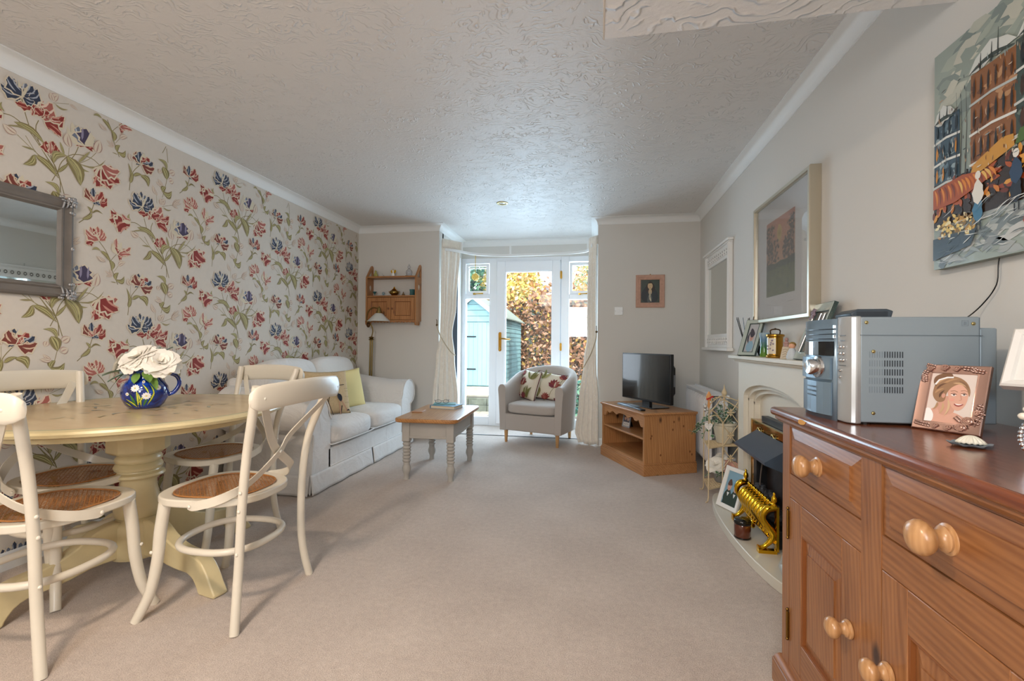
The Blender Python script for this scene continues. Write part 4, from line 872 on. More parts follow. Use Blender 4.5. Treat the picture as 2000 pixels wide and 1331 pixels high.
b.build('handle', M_gold, o, smooth=60)
o = orn('bottle', 'tiny brown bottle on the middle shelf right of the gold pot', 'bottle', .118, 0); b = MB(); b.lathe([(.016, 0), (.018, .01), (.010, .024), (.005, .03), (.006, .044)], 14); b.build('body', mat('brown_glass', '#6b5230', .15), o, smooth=60)
o = orn('candle_holder', 'teal glass block holder at the right end of the middle shelf', 'candle holder', .225, 0); b = MB(); b.lathe([(.026, 0), (.030, .008), (.028, .04), (.032, .066), (.032, .07), (.026, .068)], 10); b.build('body', mat('teal_glass', '#3c6a6a', .2), o, smooth=30)
# ------------------------------------------------------------------ coffee table
M_greyp = mat('grey_chalk_paint', '#b3afa8', .6, var=.03, vs=8); M_oakt = wood('waxed_pine_top', '#c9935a', '#a06a34', (0, 1, 0), rough=.3, coat=.4)
ct = thing('coffee_table', 'grey painted coffee table with spiral turned legs and a waxed wooden top', 'table', (-1.28, 3.76, 0), radians(2))
def rrect(hx, hy, r, n=6):
    out = []
    for (sx, sy, a0) in ((1, 1, 0), (-1, 1, pi/2), (-1, -1, pi), (1, -1, 1.5*pi)):
        for i in range(n+1): a = a0+pi/2*i/n; out.append((sx*(hx-r)+r*cos(a), sy*(hy-r)+r*sin(a)))
    return out
MB().prism(rrect(.25, .43, .06), .030, (0, 0, .460)).build('table_top', M_oakt, ct, bevel=.008, seg=3)
b = MB()
for (x0, x1, y0, y1) in ((-.175, .175, -.335, -.318), (-.175, .175, .318, .335), (-.193, -.176, -.315, .315), (.176, .193, -.315, .315)): b.box(x0, x1, y0, y1, .325, .46)
for (x0, x1, y0, y1) in ((-.16, .16, -.340, -.334), (.192, .197, -.29, .29)): b.box(x0, x1, y0, y1, .325, .342)
b.build('apron', M_greyp, ct, bevel=.002)
for sx in (-1, 1):
    for sy in (-1, 1):
        b = MB(); x, y = sx*.178, sy*.318; b.box(x-.030, x+.030, y-.030, y+.030, .30, .458)
        o = b.build('leg', M_greyp, ct, bevel=.003)
        pr_ = [(.024, .300), (.031, .294)]
        for i in range(6): z = .290-i*.026; pr_ += [(.024, z), (.031, z-.006), (.033, z-.013), (.031, z-.020), (.024, z-.026)]
        pr_ += [(.027, .128), (.024, .120), (.028, .108), (.034, .09), (.034, .07), (.027, .05), (.021, .035), (.022, .01), (.024, 0)]
        b = MB(); b.lathe(pr_, 20, c=(x, y, 0)); b.build('turned_shaft', M_greyp, o, smooth=60)
bk = thing('book', 'cream paged hardback book with a blue cover lying on the coffee table', 'book', (-1.30, 3.98, .49), radians(-9))
b = MB(); b.box(-.115, .115, -.082, .082, .002, .024); b.build('pages', mat('page_edges', '#e8dcc4', .8), bk)
b = MB(); b.box(-.12, .12, -.086, .086, .024, .027); b.box(-.12, .12, -.086, .086, 0, .002); b.box(-.122, -.119, -.086, .086, 0, .027); b.build('cover', mat('blue_cover', '#6b9fc2', .4, var=.25, vs=14), bk)
b2 = thing('book', 'thin pale teal booklet lying on the blue book under the glasses', 'book', (-1.33, 4.02, .5172), radians(14))
MB().box(-.10, .10, -.07, .07, 0, .006).build('cover', mat('teal_cover', '#5f9a9b', .45, var=.2, vs=20), b2, bevel=.001)
b3 = thing('wallet', 'small flat brown leather wallet at the left edge of the coffee table', 'wallet', (-1.455, 3.70, .49), radians(6))
MB().box(-.045, .045, -.06, .06, 0, .010).build('cover', mat('tan_leather', '#b38a6a', .5), b3, bevel=.003)
gs = thing('eyeglasses', 'dark rimmed reading glasses resting open on the books', 'glasses', (-1.35, 4.00, .5232), radians(20))
b = MB()
for s in (-1, 1):
    b.tube([(s*.034+.026*cos(a), .0, .018+.017*sin(a)) for a in [2*pi*i/16 for i in range(16)]], .0018, 5, closed=True)
b.tube([(-.009, 0, .022), (0, -.002, .026), (.009, 0, .022)], .0018); b.build('rims', mat('dark_rim', '#2a2522', .3), gs)
for s in (-1, 1): MB().tube(smooth_path([(s*.061, 0, .024), (s*.066, .03, .026), (s*.064, .10, .026), (s*.060, .14, .006)], 4), .002, 5).build('temple', MATS['dark_rim'], gs)
b = MB()
for s in (-1, 1): b.prism([(s*.034+.024*cos(a), .018+.0155*sin(a)) for a in [2*pi*i/12 for i in range(12)]], .001, (0, 0, 0), (1, 0, 0), (0, 0, 1))
b.build('lens', glass('lens', (.95, .95, .95)), gs)

# ------------------------------------------------------------------ tub armchair
M_tub = mat('grey_beige_weave', '#b9b1aa', .9, bump=.15, bs=300, sheen=.25)
tc = thing('armchair', 'light grey fabric tub armchair with wooden peg legs before the glazed door', 'armchair', (-.565, 5.125, 0), radians(-18))
# local: faces -y. shell runs round back from front-left to front-right
def arc(t, R, Ry, yo):   # t 0..1 from left front round the back to right front
    s = -1+2*t
    straight = .34
    if t < straight*.5/1: pass
    a = pi*(1-t)
    return None
def plan(t, off):
    """tub plan line: arms run straight back then curve"""
    Rx = .355-off; yf = -.33; yb = .34-off; yc = .02
    L1 = yc-yf; L2 = pi*(Rx+yb-yc)/2; T = 2*L1+L2; d = t*T
    if d < L1: return (-Rx, yf+d)
    if d < L1+L2: a = pi-(d-L1)/L2*pi; return (Rx*cos(a), yc+(yb-yc)*sin(a))
    return (Rx, yc-(d-L1-L2))
def tub(u, v):
    # v runs around cross-section (outer bottom -> outer top -> inner top -> inner bottom)
    s = abs(u-.5)*2; top = .625+.19*(1-min(1, s*1.12)**2)**1.3 if s < .89 else .625
    zb = .135; th = .075
    P_ = [(0, zb), (0, .3), (-.005, .5), (0-.012, top-.05), (.0, top-.02), (.018, top), (.055, top+.002), (.078, top-.02), (.082, top-.06), (th, .5), (th, .38), (th, zb)]
    x = v*(len(P_)-1); i = min(len(P_)-2, int(x)); f = x-i; off = P_[i][0]*(1-f)+P_[i+1][0]*f; z = P_[i][1]*(1-f)+P_[i+1][1]*f
    if z > .625 and i < 5: pass
    flare = .02*(z-.135)/.6
    px, py = plan(u, off-flare); return (px, py, z)
b = MB(); b.grid(tub, 61, 24); n = len(b.v)
b.f.append(tuple(range(0, 24))); b.f.append(tuple(n-24+i for i in range(24))[::-1]); b.mi += [0, 0]; b.c += [None, None]
o = b.build('tub_shell', M_tub, tc, smooth=55)
b = MB(); b.box(-.292, .292, -.332, .22, .137, .315); b.build('seat_base', M_tub, tc, bevel=.012, seg=3)
b = MB(); b.M = Matrix.Translation((0, -.06, .375)); pillow(b, (0, 0, 0), .575, .575, .115, 16, .10); weld(b.build('seat_cushion', M_tub, tc))
M_beech = mat('beech_leg', '#c99d6a', .4, var=.08, vs=20)
for (x, y) in ((-.30, -.285), (.30, -.285), (-.24, .22), (.24, .22)):
    b = MB(); b.lathe([(.014, 0), (.015, .004), (.022, .135)], 16, c=(x, y, 0)); b.build('leg', M_beech, tc, smooth=50)
def tulips(P, a, h, sd):
    rr = random.Random(sd)
    for (cx, cz, s, cols) in [(.05, .02, 1.0, 1), (-.12, -.10, .9, 0), (.12, -.14, .7, 1), (-.03, -.13, .7, 1), (-.1, .11, .8, 0), (.13, .12, .7, 1)]:
        s *= 1.3
        if sd == 2: cx = -cx*.8-.02
        if cols:
            for k in range(6):
                an = pi/2+(k-2.5)*.42; P.petal(cx, cz-.03*s, cx+.065*s*cos(an), cz-.03*s+.08*s*sin(an), .028*s, .1, rr.choice(['#8e4038', '#7c3540', '#a9655a']), None, .4, 5)
            P.petal(cx, cz-.03*s, cx+.01, cz+.03*s, .012*s, 0, '#d8c8b0', None, 0, 4)
            P.line([(cx, cz-.03*s), (cx-.02*s, cz-.07*s), (cx-.03*s, cz-.11*s)], .005, '#8d8450')
        else:
            for k in range(4):
                an = rr.uniform(.3, 2.6); P.petal(cx, cz-.04*s, cx+.12*s*cos(an), cz-.04*s+.12*s*sin(an), .03*s, rr.uniform(-.3, .3), rr.choice(['#8d8450', '#a39c68', '#76743f']), None, 0, 6)
M_tulc = mat('cream_cotton', '#e4dac6', .85, bump=.1, bs=220); M_pip = mat('burgundy_piping', '#5e2430', .7)
rot18 = Matrix.Rotation(radians(-18), 3, 'Z')
def T3(x, y, z): v = rot18 @ Vector((x, y, 0)); return (-.565+v.x, 5.125+v.y, z)
cushion('cushion', 'right tulip print cushion with burgundy piping in the grey armchair', T3(.06, .105, .585), (radians(-20), radians(8), radians(-10)), .37, .32, .12, M_tulc, M_pip, lambda P, a, h: tulips(P, a, h, 1))
cushion('cushion', 'left tulip print cushion with burgundy piping in the grey armchair', T3(-.165, .015, .60), (radians(-16), radians(4), radians(-50)), .34, .34, .12, M_tulc, M_pip, lambda P, a, h: tulips(P, a, h, 2))

# ------------------------------------------------------------------ television stand
M_opine = wood('orange_pine', '#cb9662', '#a87344', (0, 0, 1)); M_opineh = wood('orange_pine_h', '#cb9662', '#a87344', (1, 0, 0))
FA = math.atan2(3.886-4.573, .406-.083)   # front edge direction
tvs = thing('tv_stand', 'orange pine television stand with scalloped top rail and two open shelves', 'tv stand', (.083, 4.573, 0), FA)
# local x along the front (0 .. .76), local y towards the corner of the room (0 .. .49)
FL, DP = .76, .49
b = MB(); b.box(-.012, FL+.012, -.012, DP, 0, .085); b.box(-.006, FL+.006, -.006, DP, .085, .098); b.build('plinth', M_opineh, tvs, bevel=.003)
b = MB(); b.box(-.014, FL+.016, -.018, DP+.006, .492, .512); o = b.build('top_board', M_opineh, tvs, bevel=.007, seg=3)
MB().box(-.004, FL+.004, -.006, DP, .48, .492).build('moulding', M_opineh, tvs, bevel=.003)
MB().box(0, .02, 0, DP-.005, .098, .48).build('side_panel', M_opine, tvs)
for k in range(5):
    y0_ = .03+k*.091; rk = random.Random(k+3); o = MB().box(FL-.02, FL, y0_, min(y0_+.0905, DP-.005), .098, .48).build('side_plank', M_opine, tvs, bevel=.0008, seg=1)
    b = MB()
    for q in range((2, 1, 2, 1, 2)[k]):
        cy = y0_+.045+rk.uniform(-.03, .03); b.prism([(cy+.007*cos(a), .010*sin(a)) for a in [2*pi*i/12 for i in range(12)]], .0004, (FL+.0002, 0, rk.uniform(.13, .45)), (0, 1, 0), (0, 0, 1))
    b.build('knot', mat('pine_knot', '#7a4c28', .5), o)
b = MB(); b.box(FL-.022, FL+.002, -.002, .03, .098, .48); b.box(-.002, .022, -.002, .03, .098, .48); b.build('corner_post', M_opine, tvs, bevel=.002)
MB().box(.02, FL-.02, DP-.015, DP-.005, .098, .48).build('back_board', M_opineh, tvs)
MB().box(.02, FL-.02, .006, DP-.015, .288, .304).build('shelf', M_opineh, tvs, bevel=.003)
MB().box(.02, FL-.02, 0, DP-.015, .098, .112).build('floor_board', M_opineh, tvs)
e = [(.022, .48), (.022, .395)]
m = [(.022, .395), (.05, .390), (.07, .40), (.085, .425), (.10, .44), (.13, .428), (.165, .43), (.19, .45), (.23, .445), (.28, .430), (.32, .448), (.38, .452), (.44, .448), (.48, .430), (.53, .445), (.57, .45), (.595, .43), (.63, .428), (.66, .44), (.675, .425), (.69, .40), (.71, .390), (.738, .395)]
poly = [(p.x, p.y) for p in smooth_path([(x, z, 0) for x, z in m], 4)]
b = MB()
for (x0, z0), (x1, z1) in zip(poly, poly[1:]): b.prism([(x0, z0), (x1, z1), (x1, .48), (x0, .48)], .016, (0, .018, 0), (1, 0, 0), (0, 0, 1))
b.build('scalloped_rail', M_opineh, tvs)
def S(x, y, z): q = Matrix.Rotation(FA, 3, 'Z') @ Vector((x, y, 0)); return (.083+q.x, 4.573+q.y, z)
pf = thing('photo_frame', 'silver photo frame on the upper shelf of the television stand', 'photo frame', S(.24, .12, .304), FA+radians(8))
b = MB(); b.M = Matrix.Rotation(radians(-10), 4, 'X'); b.frame(-.055, .055, 0, .14, .008, .006, -.004); b.build('frame', mat('silver_frame', '#b9bcc2', .3, metal=.8), pf)
P = Print((0, 0, 0), (1, 0, 0), (0, 0, 1)); P.rect(-.048, .01, .048, .132, '#5a5660'); P.oval(-.02, .085, .018, .022, '#c9a08c'); P.oval(.02, .08, .018, .022, '#d3b09c'); P.oval(-.02, .10, .018, .012, '#33231d'); P.oval(.02, .098, .02, .012, '#4a342a'); P.rect(-.045, .01, .045, .045, '#d8d4cf'); P.line([(-.03, .02), (-.02, .03), (-.005, .022), (.01, .034), (.03, .024)], .003, '#3a3a44')
o = P.build('photograph', pf); o.rotation_euler = (radians(-10), 0, 0)
MB().prism([(0, 0), (.06, 0), (.02, .10)], .03, (-.015, .012, 0), (0, 1, 0), (0, 0, 1)).build('easel_back', M_black, pf)
bb = thing('bead_box', 'dark beaded trinket box at the right of the upper shelf in the stand', 'box', S(.60, .26, .304), FA)
b = MB(); b.box(-.07, .07, -.04, .04, 0, .10); b.build('box_body', mat('dark_beads', '#3a2c26', .4), bb, bevel=.004)
b = MB(); rr = random.Random(1)
for i in range(9):
    for j in range(6): b.ball((-.064+i*.016, -.042, .01+j*.016), .0065, 6, 4)
o = b.build('bead', mat('bronze_bead', '#8a7462', .3, metal=.5), bb); o['kind'] = 'stuff'

# ------------------------------------------------------------------ television
TA = math.atan2(4.03-4.60, .63-.27)
tv = thing('television', 'black flat screen television on the pine stand with a disc slot in its back', 'television', (.45, 4.315, .512), TA)
b = MB(); b.box(-.337, .337, 0, .035, .050, .478); b.build('casing', M_black, tv, bevel=.004)
M_scr = mat('screen_gloss', '#040507', .04, coat=1)
MB().box(-.325, .325, -.0015, .001, .068, .467).build('screen', M_scr, tv)
b = MB(); b.M = Matrix.Translation((.06, .035, 0)); b.prism([(-.23, .12), (-.20, .10), (.20, .10), (.24, .14), (.24, .36), (.20, .40), (-.20, .40), (-.23, .38)], -.055, (0, 0, 0), (1, 0, 0), (0, 0, 1)); b.build('back_housing', M_black, tv, bevel=.01)
MB().box(.292, .303, .048, .078, .20, .30).build('disc_slot', mat('slot_silver', '#8c8f94', .3, metal=.7), tv)
b = MB(); b.prism(rrect(.19, .10, .02), .010, (0, .03, 0)); b.build('stand_base', mat('stand_gloss', '#101216', .08, coat=.5), tv, bevel=.003); MB().cbox((0, .03, .032), (.10, .03, .055)).build('neck', M_black, tv)
bx = thing('set_top_box', 'slim silver blue box lying in front of the television stand base', 'electronics', tuple(S(.36, .075, .512)), FA)
b = MB(); b.box(-.15, .15, -.028, .028, 0, .018); b.build('case', mat('silver_blue_plastic', '#8fa4b4', .25, metal=.4), bx, bevel=.003)
b = MB(); b.box(-.148, .148, -.029, -.0275, .007, .009); b.build('seam', M_black, bx)
rm = thing('remote_control', 'black remote control on the pine stand below the television', 'remote control', tuple(S(.57, .06, .512)), FA+radians(-6))
b = MB(); b.box(-.085, .085, -.022, .022, 0, .014); b.build('case', M_black, rm, bevel=.005)
b = MB()
for i in range(9):
    for j in range(3): b.cbox((-.066+i*.016, -.012+j*.012, .0148), (.008, .006, .003))
b.build('button', mat('grey_rubber', '#55585c', .6), rm)

# ------------------------------------------------------------------ portrait on the back wall
M_pink = mat('dusty_pink_frame', '#c39a86', .55, var=.08, vs=40, bump=.3, bs=90)
pt = thing('framed_portrait', 'small portrait of a woman in a carved dusty pink frame above the television', 'picture', (.566, YB, 1.622))
b = MB(); mprof(-.144, .144, -.169, .169, b, [(0, 0), (0, -.014), (.008, -.020), (.018, -.018), (.034, -.013), (.042, -.016), (.05, -.012), (.052, 0)]); b.build('frame', M_pink, pt, smooth=30)
b = MB(); rr = random.Random(3)
for k in range(60):
    t = k/60*4; q = int(t); f = (t-q)*2-1; x, z = ((f*.12, -.143), (.118, f*.143), (-f*.12, .143), (-.118, -f*.143))[q]; b.ball((x, -.0155, z), (.0055, .003, .0055), 6, 4)
o = b.build('carved_beading', M_pink, pt, smooth=60); o['kind'] = 'stuff'
P = Print((0, -.003, 0), (1, 0, 0), (0, 0, 1)); P.rect(-.095, -.12, .095, .12, '#3a453c'); P.petal(-.02, -.13, -.03, .06, .13, .0, '#20272b', 2); P.petal(.02, -.13, .02, .05, .12, 0, '#252d33', 3); P.petal(0, -.02, .005, .105, .092, 0, '#2e2118', 4); P.oval(.0, .055, .025, .034, '#cdb188', 0, 16, 5); P.petal(-.02, .085, .025, .083, .022, .2, '#2a1f16', 6); P.petal(0, -.04, .0, .04, .034, 0, '#c2aa86', 6); P.petal(-.02, -.12, -.004, -.02, .05, -.1, '#4a5150', 5); P.petal(.012, -.11, .004, .0, .018, .1, '#c8c0a8', 7); P.petal(-.012, -.09, -.006, .01, .014, -.1, '#a79f8a', 7)
P.oval(-.008, .060, .0032, .0016, '#3a2a1c', 0, 8, 8); P.oval(.009, .060, .0032, .0016, '#3a2a1c', 0, 8, 8); P.petal(-.006, .039, .007, .039, .003, 0, '#8e4a3c', 8); P.petal(.001, .058, .002, .048, .002, 0, '#a88a64', 8)
P.build('painting', pt, .4); MB().ball((0, -.005, .173), .006).build('hanging_hook', M_brass, pt)
# ------------------------------------------------------------------ right wall pictures
def R_wall(y, z): return (XR, y, z)      # things on the right wall: local x = -Y, local -y = -X (into room)
RW = radians(-90)
wm = thing('wall_mirror', 'white fretwork mirror on the right wall above the radiator', 'mirror', (XR-.001, 4.215, 1.47), RW)
M_wp = mat('white_painted_wood', '#e9e8e4', .5)
b = MB(); b.box(-.395, -.33, -.024, 0, -.42, .42); b.box(.33, .395, -.024, 0, -.42, .42); b.box(-.33, .33, -.018, 0, .30, .42); b.box(-.33, .33, -.018, 0, -.42, -.305)
for x in (-.385, -.365, -.345, .345, .365, .385): b.box(x-.005, x+.005, -.030, -.02, -.42, .42)
b.build('frame', M_wp, wm, bevel=.003)
b = MB(); b.box(-.415, .415, -.045, 0, .42, .44); b.box(-.405, .405, -.035, 0, .408, .42); b.box(-.425, .425, -.05, 0, -.445, -.42); b.build('ledge', M_wp, wm, bevel=.004)
M_hole = mat('fretwork_gap', '#6f6d68', .9)
for zc, nm in ((.355, 'fretwork'), (-.362, 'fretwork')):
    b = MB(); b2 = MB()
    for i in range(11):
        x = -.30+i*.06; b.tube([(x+.023*cos(a), -.02, zc+.026*sin(a)) for a in [2*pi*k/14 for k in range(14)]], .005, 6, closed=True); b.ball((x, -.02, zc), (.009, .005, .009), 8, 5)
        b2.prism([(x+.019*cos(a), zc+.021*sin(a)) for a in [2*pi*k/14 for k in range(14)]], .001, (0, -.0185, 0), (1, 0, 0), (0, 0, 1))
    for i in range(10):
        x = -.27+i*.06
        for s in (-1, 1): b.ball((x, -.02, zc+s*.022), (.006, .004, .006), 6, 4)
    o = b.build(nm, M_wp, wm, smooth=60); b2.build('gap', M_hole, o)
MB().box(-.33, .33, -.008, -.004, -.305, .30).build('mirror_glass', M_mirror, wm)
MB().tube([(0, -.004, .44), (0, -.004, .475)], .003).build('nail', M_chrome, wm)

pr2 = thing('framed_print', 'large framed sunset woodland print in a champagne frame above the mantelpiece', 'picture', (XR-.001, 2.80, 1.575), RW)
M_champ = mat('champagne_metal', '#c3bba8', .3, metal=.75); 
b = MB(); mprof(-.395, .395, -.365, .365, b, [(0, 0), (0, -.048), (.004, -.052), (.020, -.052), (.024, -.046), (.024, -.03)]); b.build('frame', M_champ, pr2, smooth=30)
P = Print((0, -.032, 0), (1, 0, 0), (0, 0, 1)); P.rect(-.372, -.342, .372, .342, '#ecebe9', 0)
x0, x1, z0, z1 = -.215, .185, -.215, .225
P.rect(x0-.03, z0-.03, x1+.03, z1+.03, '#f0efec', 1)
for i in range(12): t = i/12; c = [int(a+(c_-a)*t) for a, c_ in zip((214, 158, 112), (206, 132, 104))]; P.rect(x0, z0+(z1-z0)*(.42+.58*t), x1, z0+(z1-z0)*(.42+.58*(t+.0834)), '#%02x%02x%02x' % tuple(c), 2)
P.rect(x0, z0, x1, z0+(z1-z0)*.42, '#66723f', 2); P.oval(-.02, .135, .035, .05, '#d6b060', 0, 16, 3); P.oval(-.02, .135, .016, .02, '#b39a3c', 0, 14, 4); 
rr = random.Random(11)
P.poly([(x0, -.06), (x1, -.06), (x1, -.015), (.06, -.028), (0, -.022), (-.08, -.032), (-.15, -.020), (x0, -.026)], '#3f4a34', 4)
for k in range(26): x = rr.uniform(x0+.03, x1-.03); z = rr.uniform(z0+.02, -.06); P.oval(x, z, rr.uniform(.012, .028), rr.uniform(.01, .02), rr.choice(['#6b7648', '#56603a', '#4c573a', '#7a8352']), 0, 9, 5+k % 4)
for (tx, tz) in [(-.17, -.12), (-.13, -.10), (-.195, -.14), (.10, -.08), (.14, -.12), (.165, -.10), (.06, -.07), (-.08, -.07)]:
    top = .20 if abs(tx) > .1 else .1; P.line([(tx, tz), (tx+.004, 0), (tx, top)], .007, '#2c221a', 9)
    for k in range(34):
        z = rr.uniform(-.02, top); x = max(x0+.022, min(x1-.022, tx+rr.uniform(-.045, .045))); z = min(z, z1-.02); P.petal(x, z, max(x0, min(x1, x+rr.uniform(-.03, .03))), z+rr.uniform(-.012, .012), .018, 0, rr.choice(['#54382f', '#633f35', '#3f2c26', '#4c332b']), 10+k % 3)
P.oval(-.03, -.085, .010, .005, '#3c3a30', 0, 8, 13); P.line([(.1, -.262), (.17, -.262)], .003, '#b5b3ae', 13); P.line([(-.2, -.262), (-.14, -.264)], .003, '#b5b3ae', 13)
P.build('print', pr2, .6); MB().box(-.372, .372, -.040, -.0385, -.342, .342).build('glazing', glass('picture_glass', (1, 1, 1), .03), pr2)

# oil painting of a street market
op = thing('canvas_painting', 'large unframed palette knife painting of a snowy street market above the sideboard', 'painting', (XR-.001, 1.175, 1.637), RW)
# local x = -Y : left edge at -.447 (Y 1.622)
cw, chh = .447, .327
MB().box(-cw, cw, -.028, 0, -chh, chh).build('canvas', mat('canvas_edge', '#8f968c', .6, var=.2, vs=12), op)
P = Print((0, -.0285, 0), (1, 0, 0), (0, 0, 1), step=.0003); rr = random.Random(21)
P.rect(-cw, -chh, cw, chh, '#9aa69d', 0)
def stroke(x, z, L, w_, ang, c, ly): 
    L2 = L
    x1, z1 = x+L2*cos(ang), z+L2*sin(ang)
    if abs(x) > cw-.004 or abs(x1) > cw-.004 or abs(z) > chh-.004 or abs(z1) > chh-.004: return
    P.petal(x, z, x1, z1, w_, rr.uniform(-.1, .1), c, ly, .3, 4)
sky = ['#a9b3a6', '#8d9a92', '#b9bdb0', '#98a49b', '#c3c4b6', '#7f8d88']
for k in range(260): stroke(rr.uniform(-cw, cw), rr.uniform(.08, chh), rr.uniform(.05, .13), rr.uniform(.02, .05), rr.uniform(-.3, .5), rr.choice(sky), 1+k % 3)
gr = ['#7e8a8c', '#9aa5a5', '#b4bab6', '#6c7678', '#a7adab', '#8d9494', '#c6c8c4']
for k in range(330): stroke(rr.uniform(-cw, cw), rr.uniform(-chh, -.16), rr.uniform(.03, .11), rr.uniform(.008, .025), rr.uniform(-.5, .7), rr.choice(gr), 1+k % 3)
def building(xa, xb, za, zb, cols, cold=False, side=1, floors=4, nw=5):
    P.rect(xa, za, xb, zb, cols[0], 4)
    for k in range(50): stroke(rr.uniform(xa, xb-.02), rr.uniform(za, zb-.03), .03, .014, rr.choice([0, pi/2, 1.2]), rr.choice(cols), 5)
    for f in range(floors):
        z = za+(zb-za)*f/floors
        P.line([(xa-.004, z), ((xa+xb)/2, z+.006), (xb+.004, z)], .007, rr.choice(['#dfe2dd', '#c7ccc8', '#b5bcba']), 8)
        for k in range(nw): x = xa+(xb-xa)*(k+.5)/nw; P.petal(x, z+.012, x+.002, z+(zb-za)/floors*.85, (xb-xa)/nw*.34, 0, rr.choice(['#2a1c16', '#3b2416', '#1d2226', '#4b2a14']) if not cold else rr.choice(['#141d24', '#d08a28', '#1c2a33', '#26353c']), 9, .2, 4)
building(-cw+.003, -.345, -.08, .12, ['#3f5563', '#5f7886', '#2a3a46', '#8fa2a8'], True, floors=3, nw=4)
building(-.305, -.165, -.06, .19, ['#8a5a34', '#a3714a', '#6b4428', '#b78b62'], floors=3, nw=6); building(-.165, -.02, -.04, .20, ['#3f4f4a', '#566660', '#2f3c3a', '#6a7a70'], floors=3, nw=4)
building(.02, .20, -.04, .16, ['#9a6a3e', '#b07f55', '#6b4428'], floors=3, nw=5); building(.22, cw-.003, -.08, .20, ['#5c6a70', '#74838a', '#39464c'], floors=4, nw=5)
for (x, z, w_) in ((-.235, .205, .15), (-.09, .215, .14), (-.40, .125, .08), (.11, .17, .18), (.33, .205, .2)): P.petal(x-w_/2, z-.01, x+w_/2, z, .05, .15, '#cfd4d0', 10, .3); P.petal(x-w_/2, z-.012, x+w_/2, z-.014, .012, .1, '#39443f', 11)
for x in (-.42, -.39, -.27, -.235, -.215, -.14, -.1, .06, .13, .3, .36): P.line([(x, .12 if x < -.38 else .19), (x+.002, .15 if x < -.38 else rr.uniform(.23, .27))], .006, '#2d3836', 12, taper=True)
for x in (-.355, -.338, -.32): P.line([(x, -.08), (x+.006, .06), (x+.002, .17)], .004, '#2f2a25', 12, taper=True)
P.rect(-cw+.003, -.2, cw-.003, -.07, '#33241a', 4)
for k in range(240): stroke(rr.uniform(-cw, cw-.03), rr.uniform(-.19, -.08), .03, .012, rr.uniform(0, 3), rr.choice(['#a9501c', '#6b2c14', '#c87a26', '#2a1c16', '#8c3a18', '#3a2a22', '#d99a3c']), 5+k % 4)
P.poly([(-.31, -.10), (-.165, -.06), (-.168, -.03), (-.20, -.025), (-.29, -.06)], '#c99238', 12); P.poly([(-.165, -.06), (-.03, -.05), (-.04, -.02), (-.15, -.025)], '#4c6a2e', 12); P.poly([(-.03, -.07), (.06, -.05), (.07, -.01), (0, -.01)], '#3f7796', 12)
P.poly([(-cw+.004, -.145), (-.36, -.145), (-.24, -.115), (-.20, -.10), (-.33, -.075), (-cw+.004, -.085)], '#a8501e', 12)
for k in range(16): P.petal(-cw+.01+k*.013, -.085, -cw+.02+k*.014, -.14+k*.0015, .008, .1, rr.choice(['#d9852c', '#7c3414', '#c0651e', '#e0b45c']), 13)
P.poly([(-cw+.004, -.30), (-.30, -.28), (-.28, -.235), (-cw+.004, -.235)], '#3c4a54', 12)
for k in range(90): P.petal(*(lambda x, z: (x, z, x+rr.uniform(-.02, .02), z+rr.uniform(-.014, .016)))(rr.uniform(-cw+.03, -.29), rr.uniform(-.24, -.19)), .009, 0, rr.choice(['#e3c36a', '#b98a34', '#efe2b0', '#8a6a2c', '#cfa24a']), 13)
def figure(x, z, s, c1, c2, c3='#e8e4da'):
    P.petal(x, z, x+.004, z+.07*s, .03*s, .05, c2, 13, .2); P.petal(x, z+.045*s, x, z+.11*s, .034*s, 0, c1, 14, .2); P.oval(x, z+.118*s, .009*s, .011*s, c3, 0, 8, 14); P.line([(x-.004, z), (x-.004, z-.02*s)], .004*s, '#1d1a1a', 14); P.line([(x+.008, z+.004), (x+.008, z-.018*s)], .004*s, '#1d1a1a', 14)
figure(-.275, -.225, 1.1, '#e3e0d6', '#3d7596'); figure(-.16, -.205, 1.05, '#28405c', '#1e2430'); figure(-.10, -.20, 1.3, '#b3301e', '#a8521e'); figure(.02, -.19, 1, '#7a2a1e', '#2a2a30'); figure(.2, -.2, 1.2, '#3a5a7a', '#5a2a20')
P.petal(-.14, -.245, -.12, -.27, .02, .1, '#a8483c', 13)
P.k = 14
for k in range(330):
    x, z = rr.uniform(-cw+.01, cw-.03), rr.uniform(-.10, .20)
    stroke(x, z, rr.uniform(.008, .022), rr.uniform(.0015, .004), rr.choice([pi/2, pi/2+.1, .1, 1.3]), rr.choice(['#1f1b19', '#d9cdb8', '#6b3f26', '#2a3a40', '#b98a5c', '#8fa0a2', '#3a2418']), 15)
for k in range(160):
    x, z = rr.uniform(-cw+.01, cw-.03), rr.uniform(-chh+.01, -.17); stroke(x, z, rr.uniform(.02, .06), rr.uniform(.001, .003), rr.choice([.5, .45, -.1, .05]), rr.choice(['#d8dcd9', '#4d5759', '#c9cfce', '#65706f']), 13)
P.build('oil_paint', op, .35, .3)

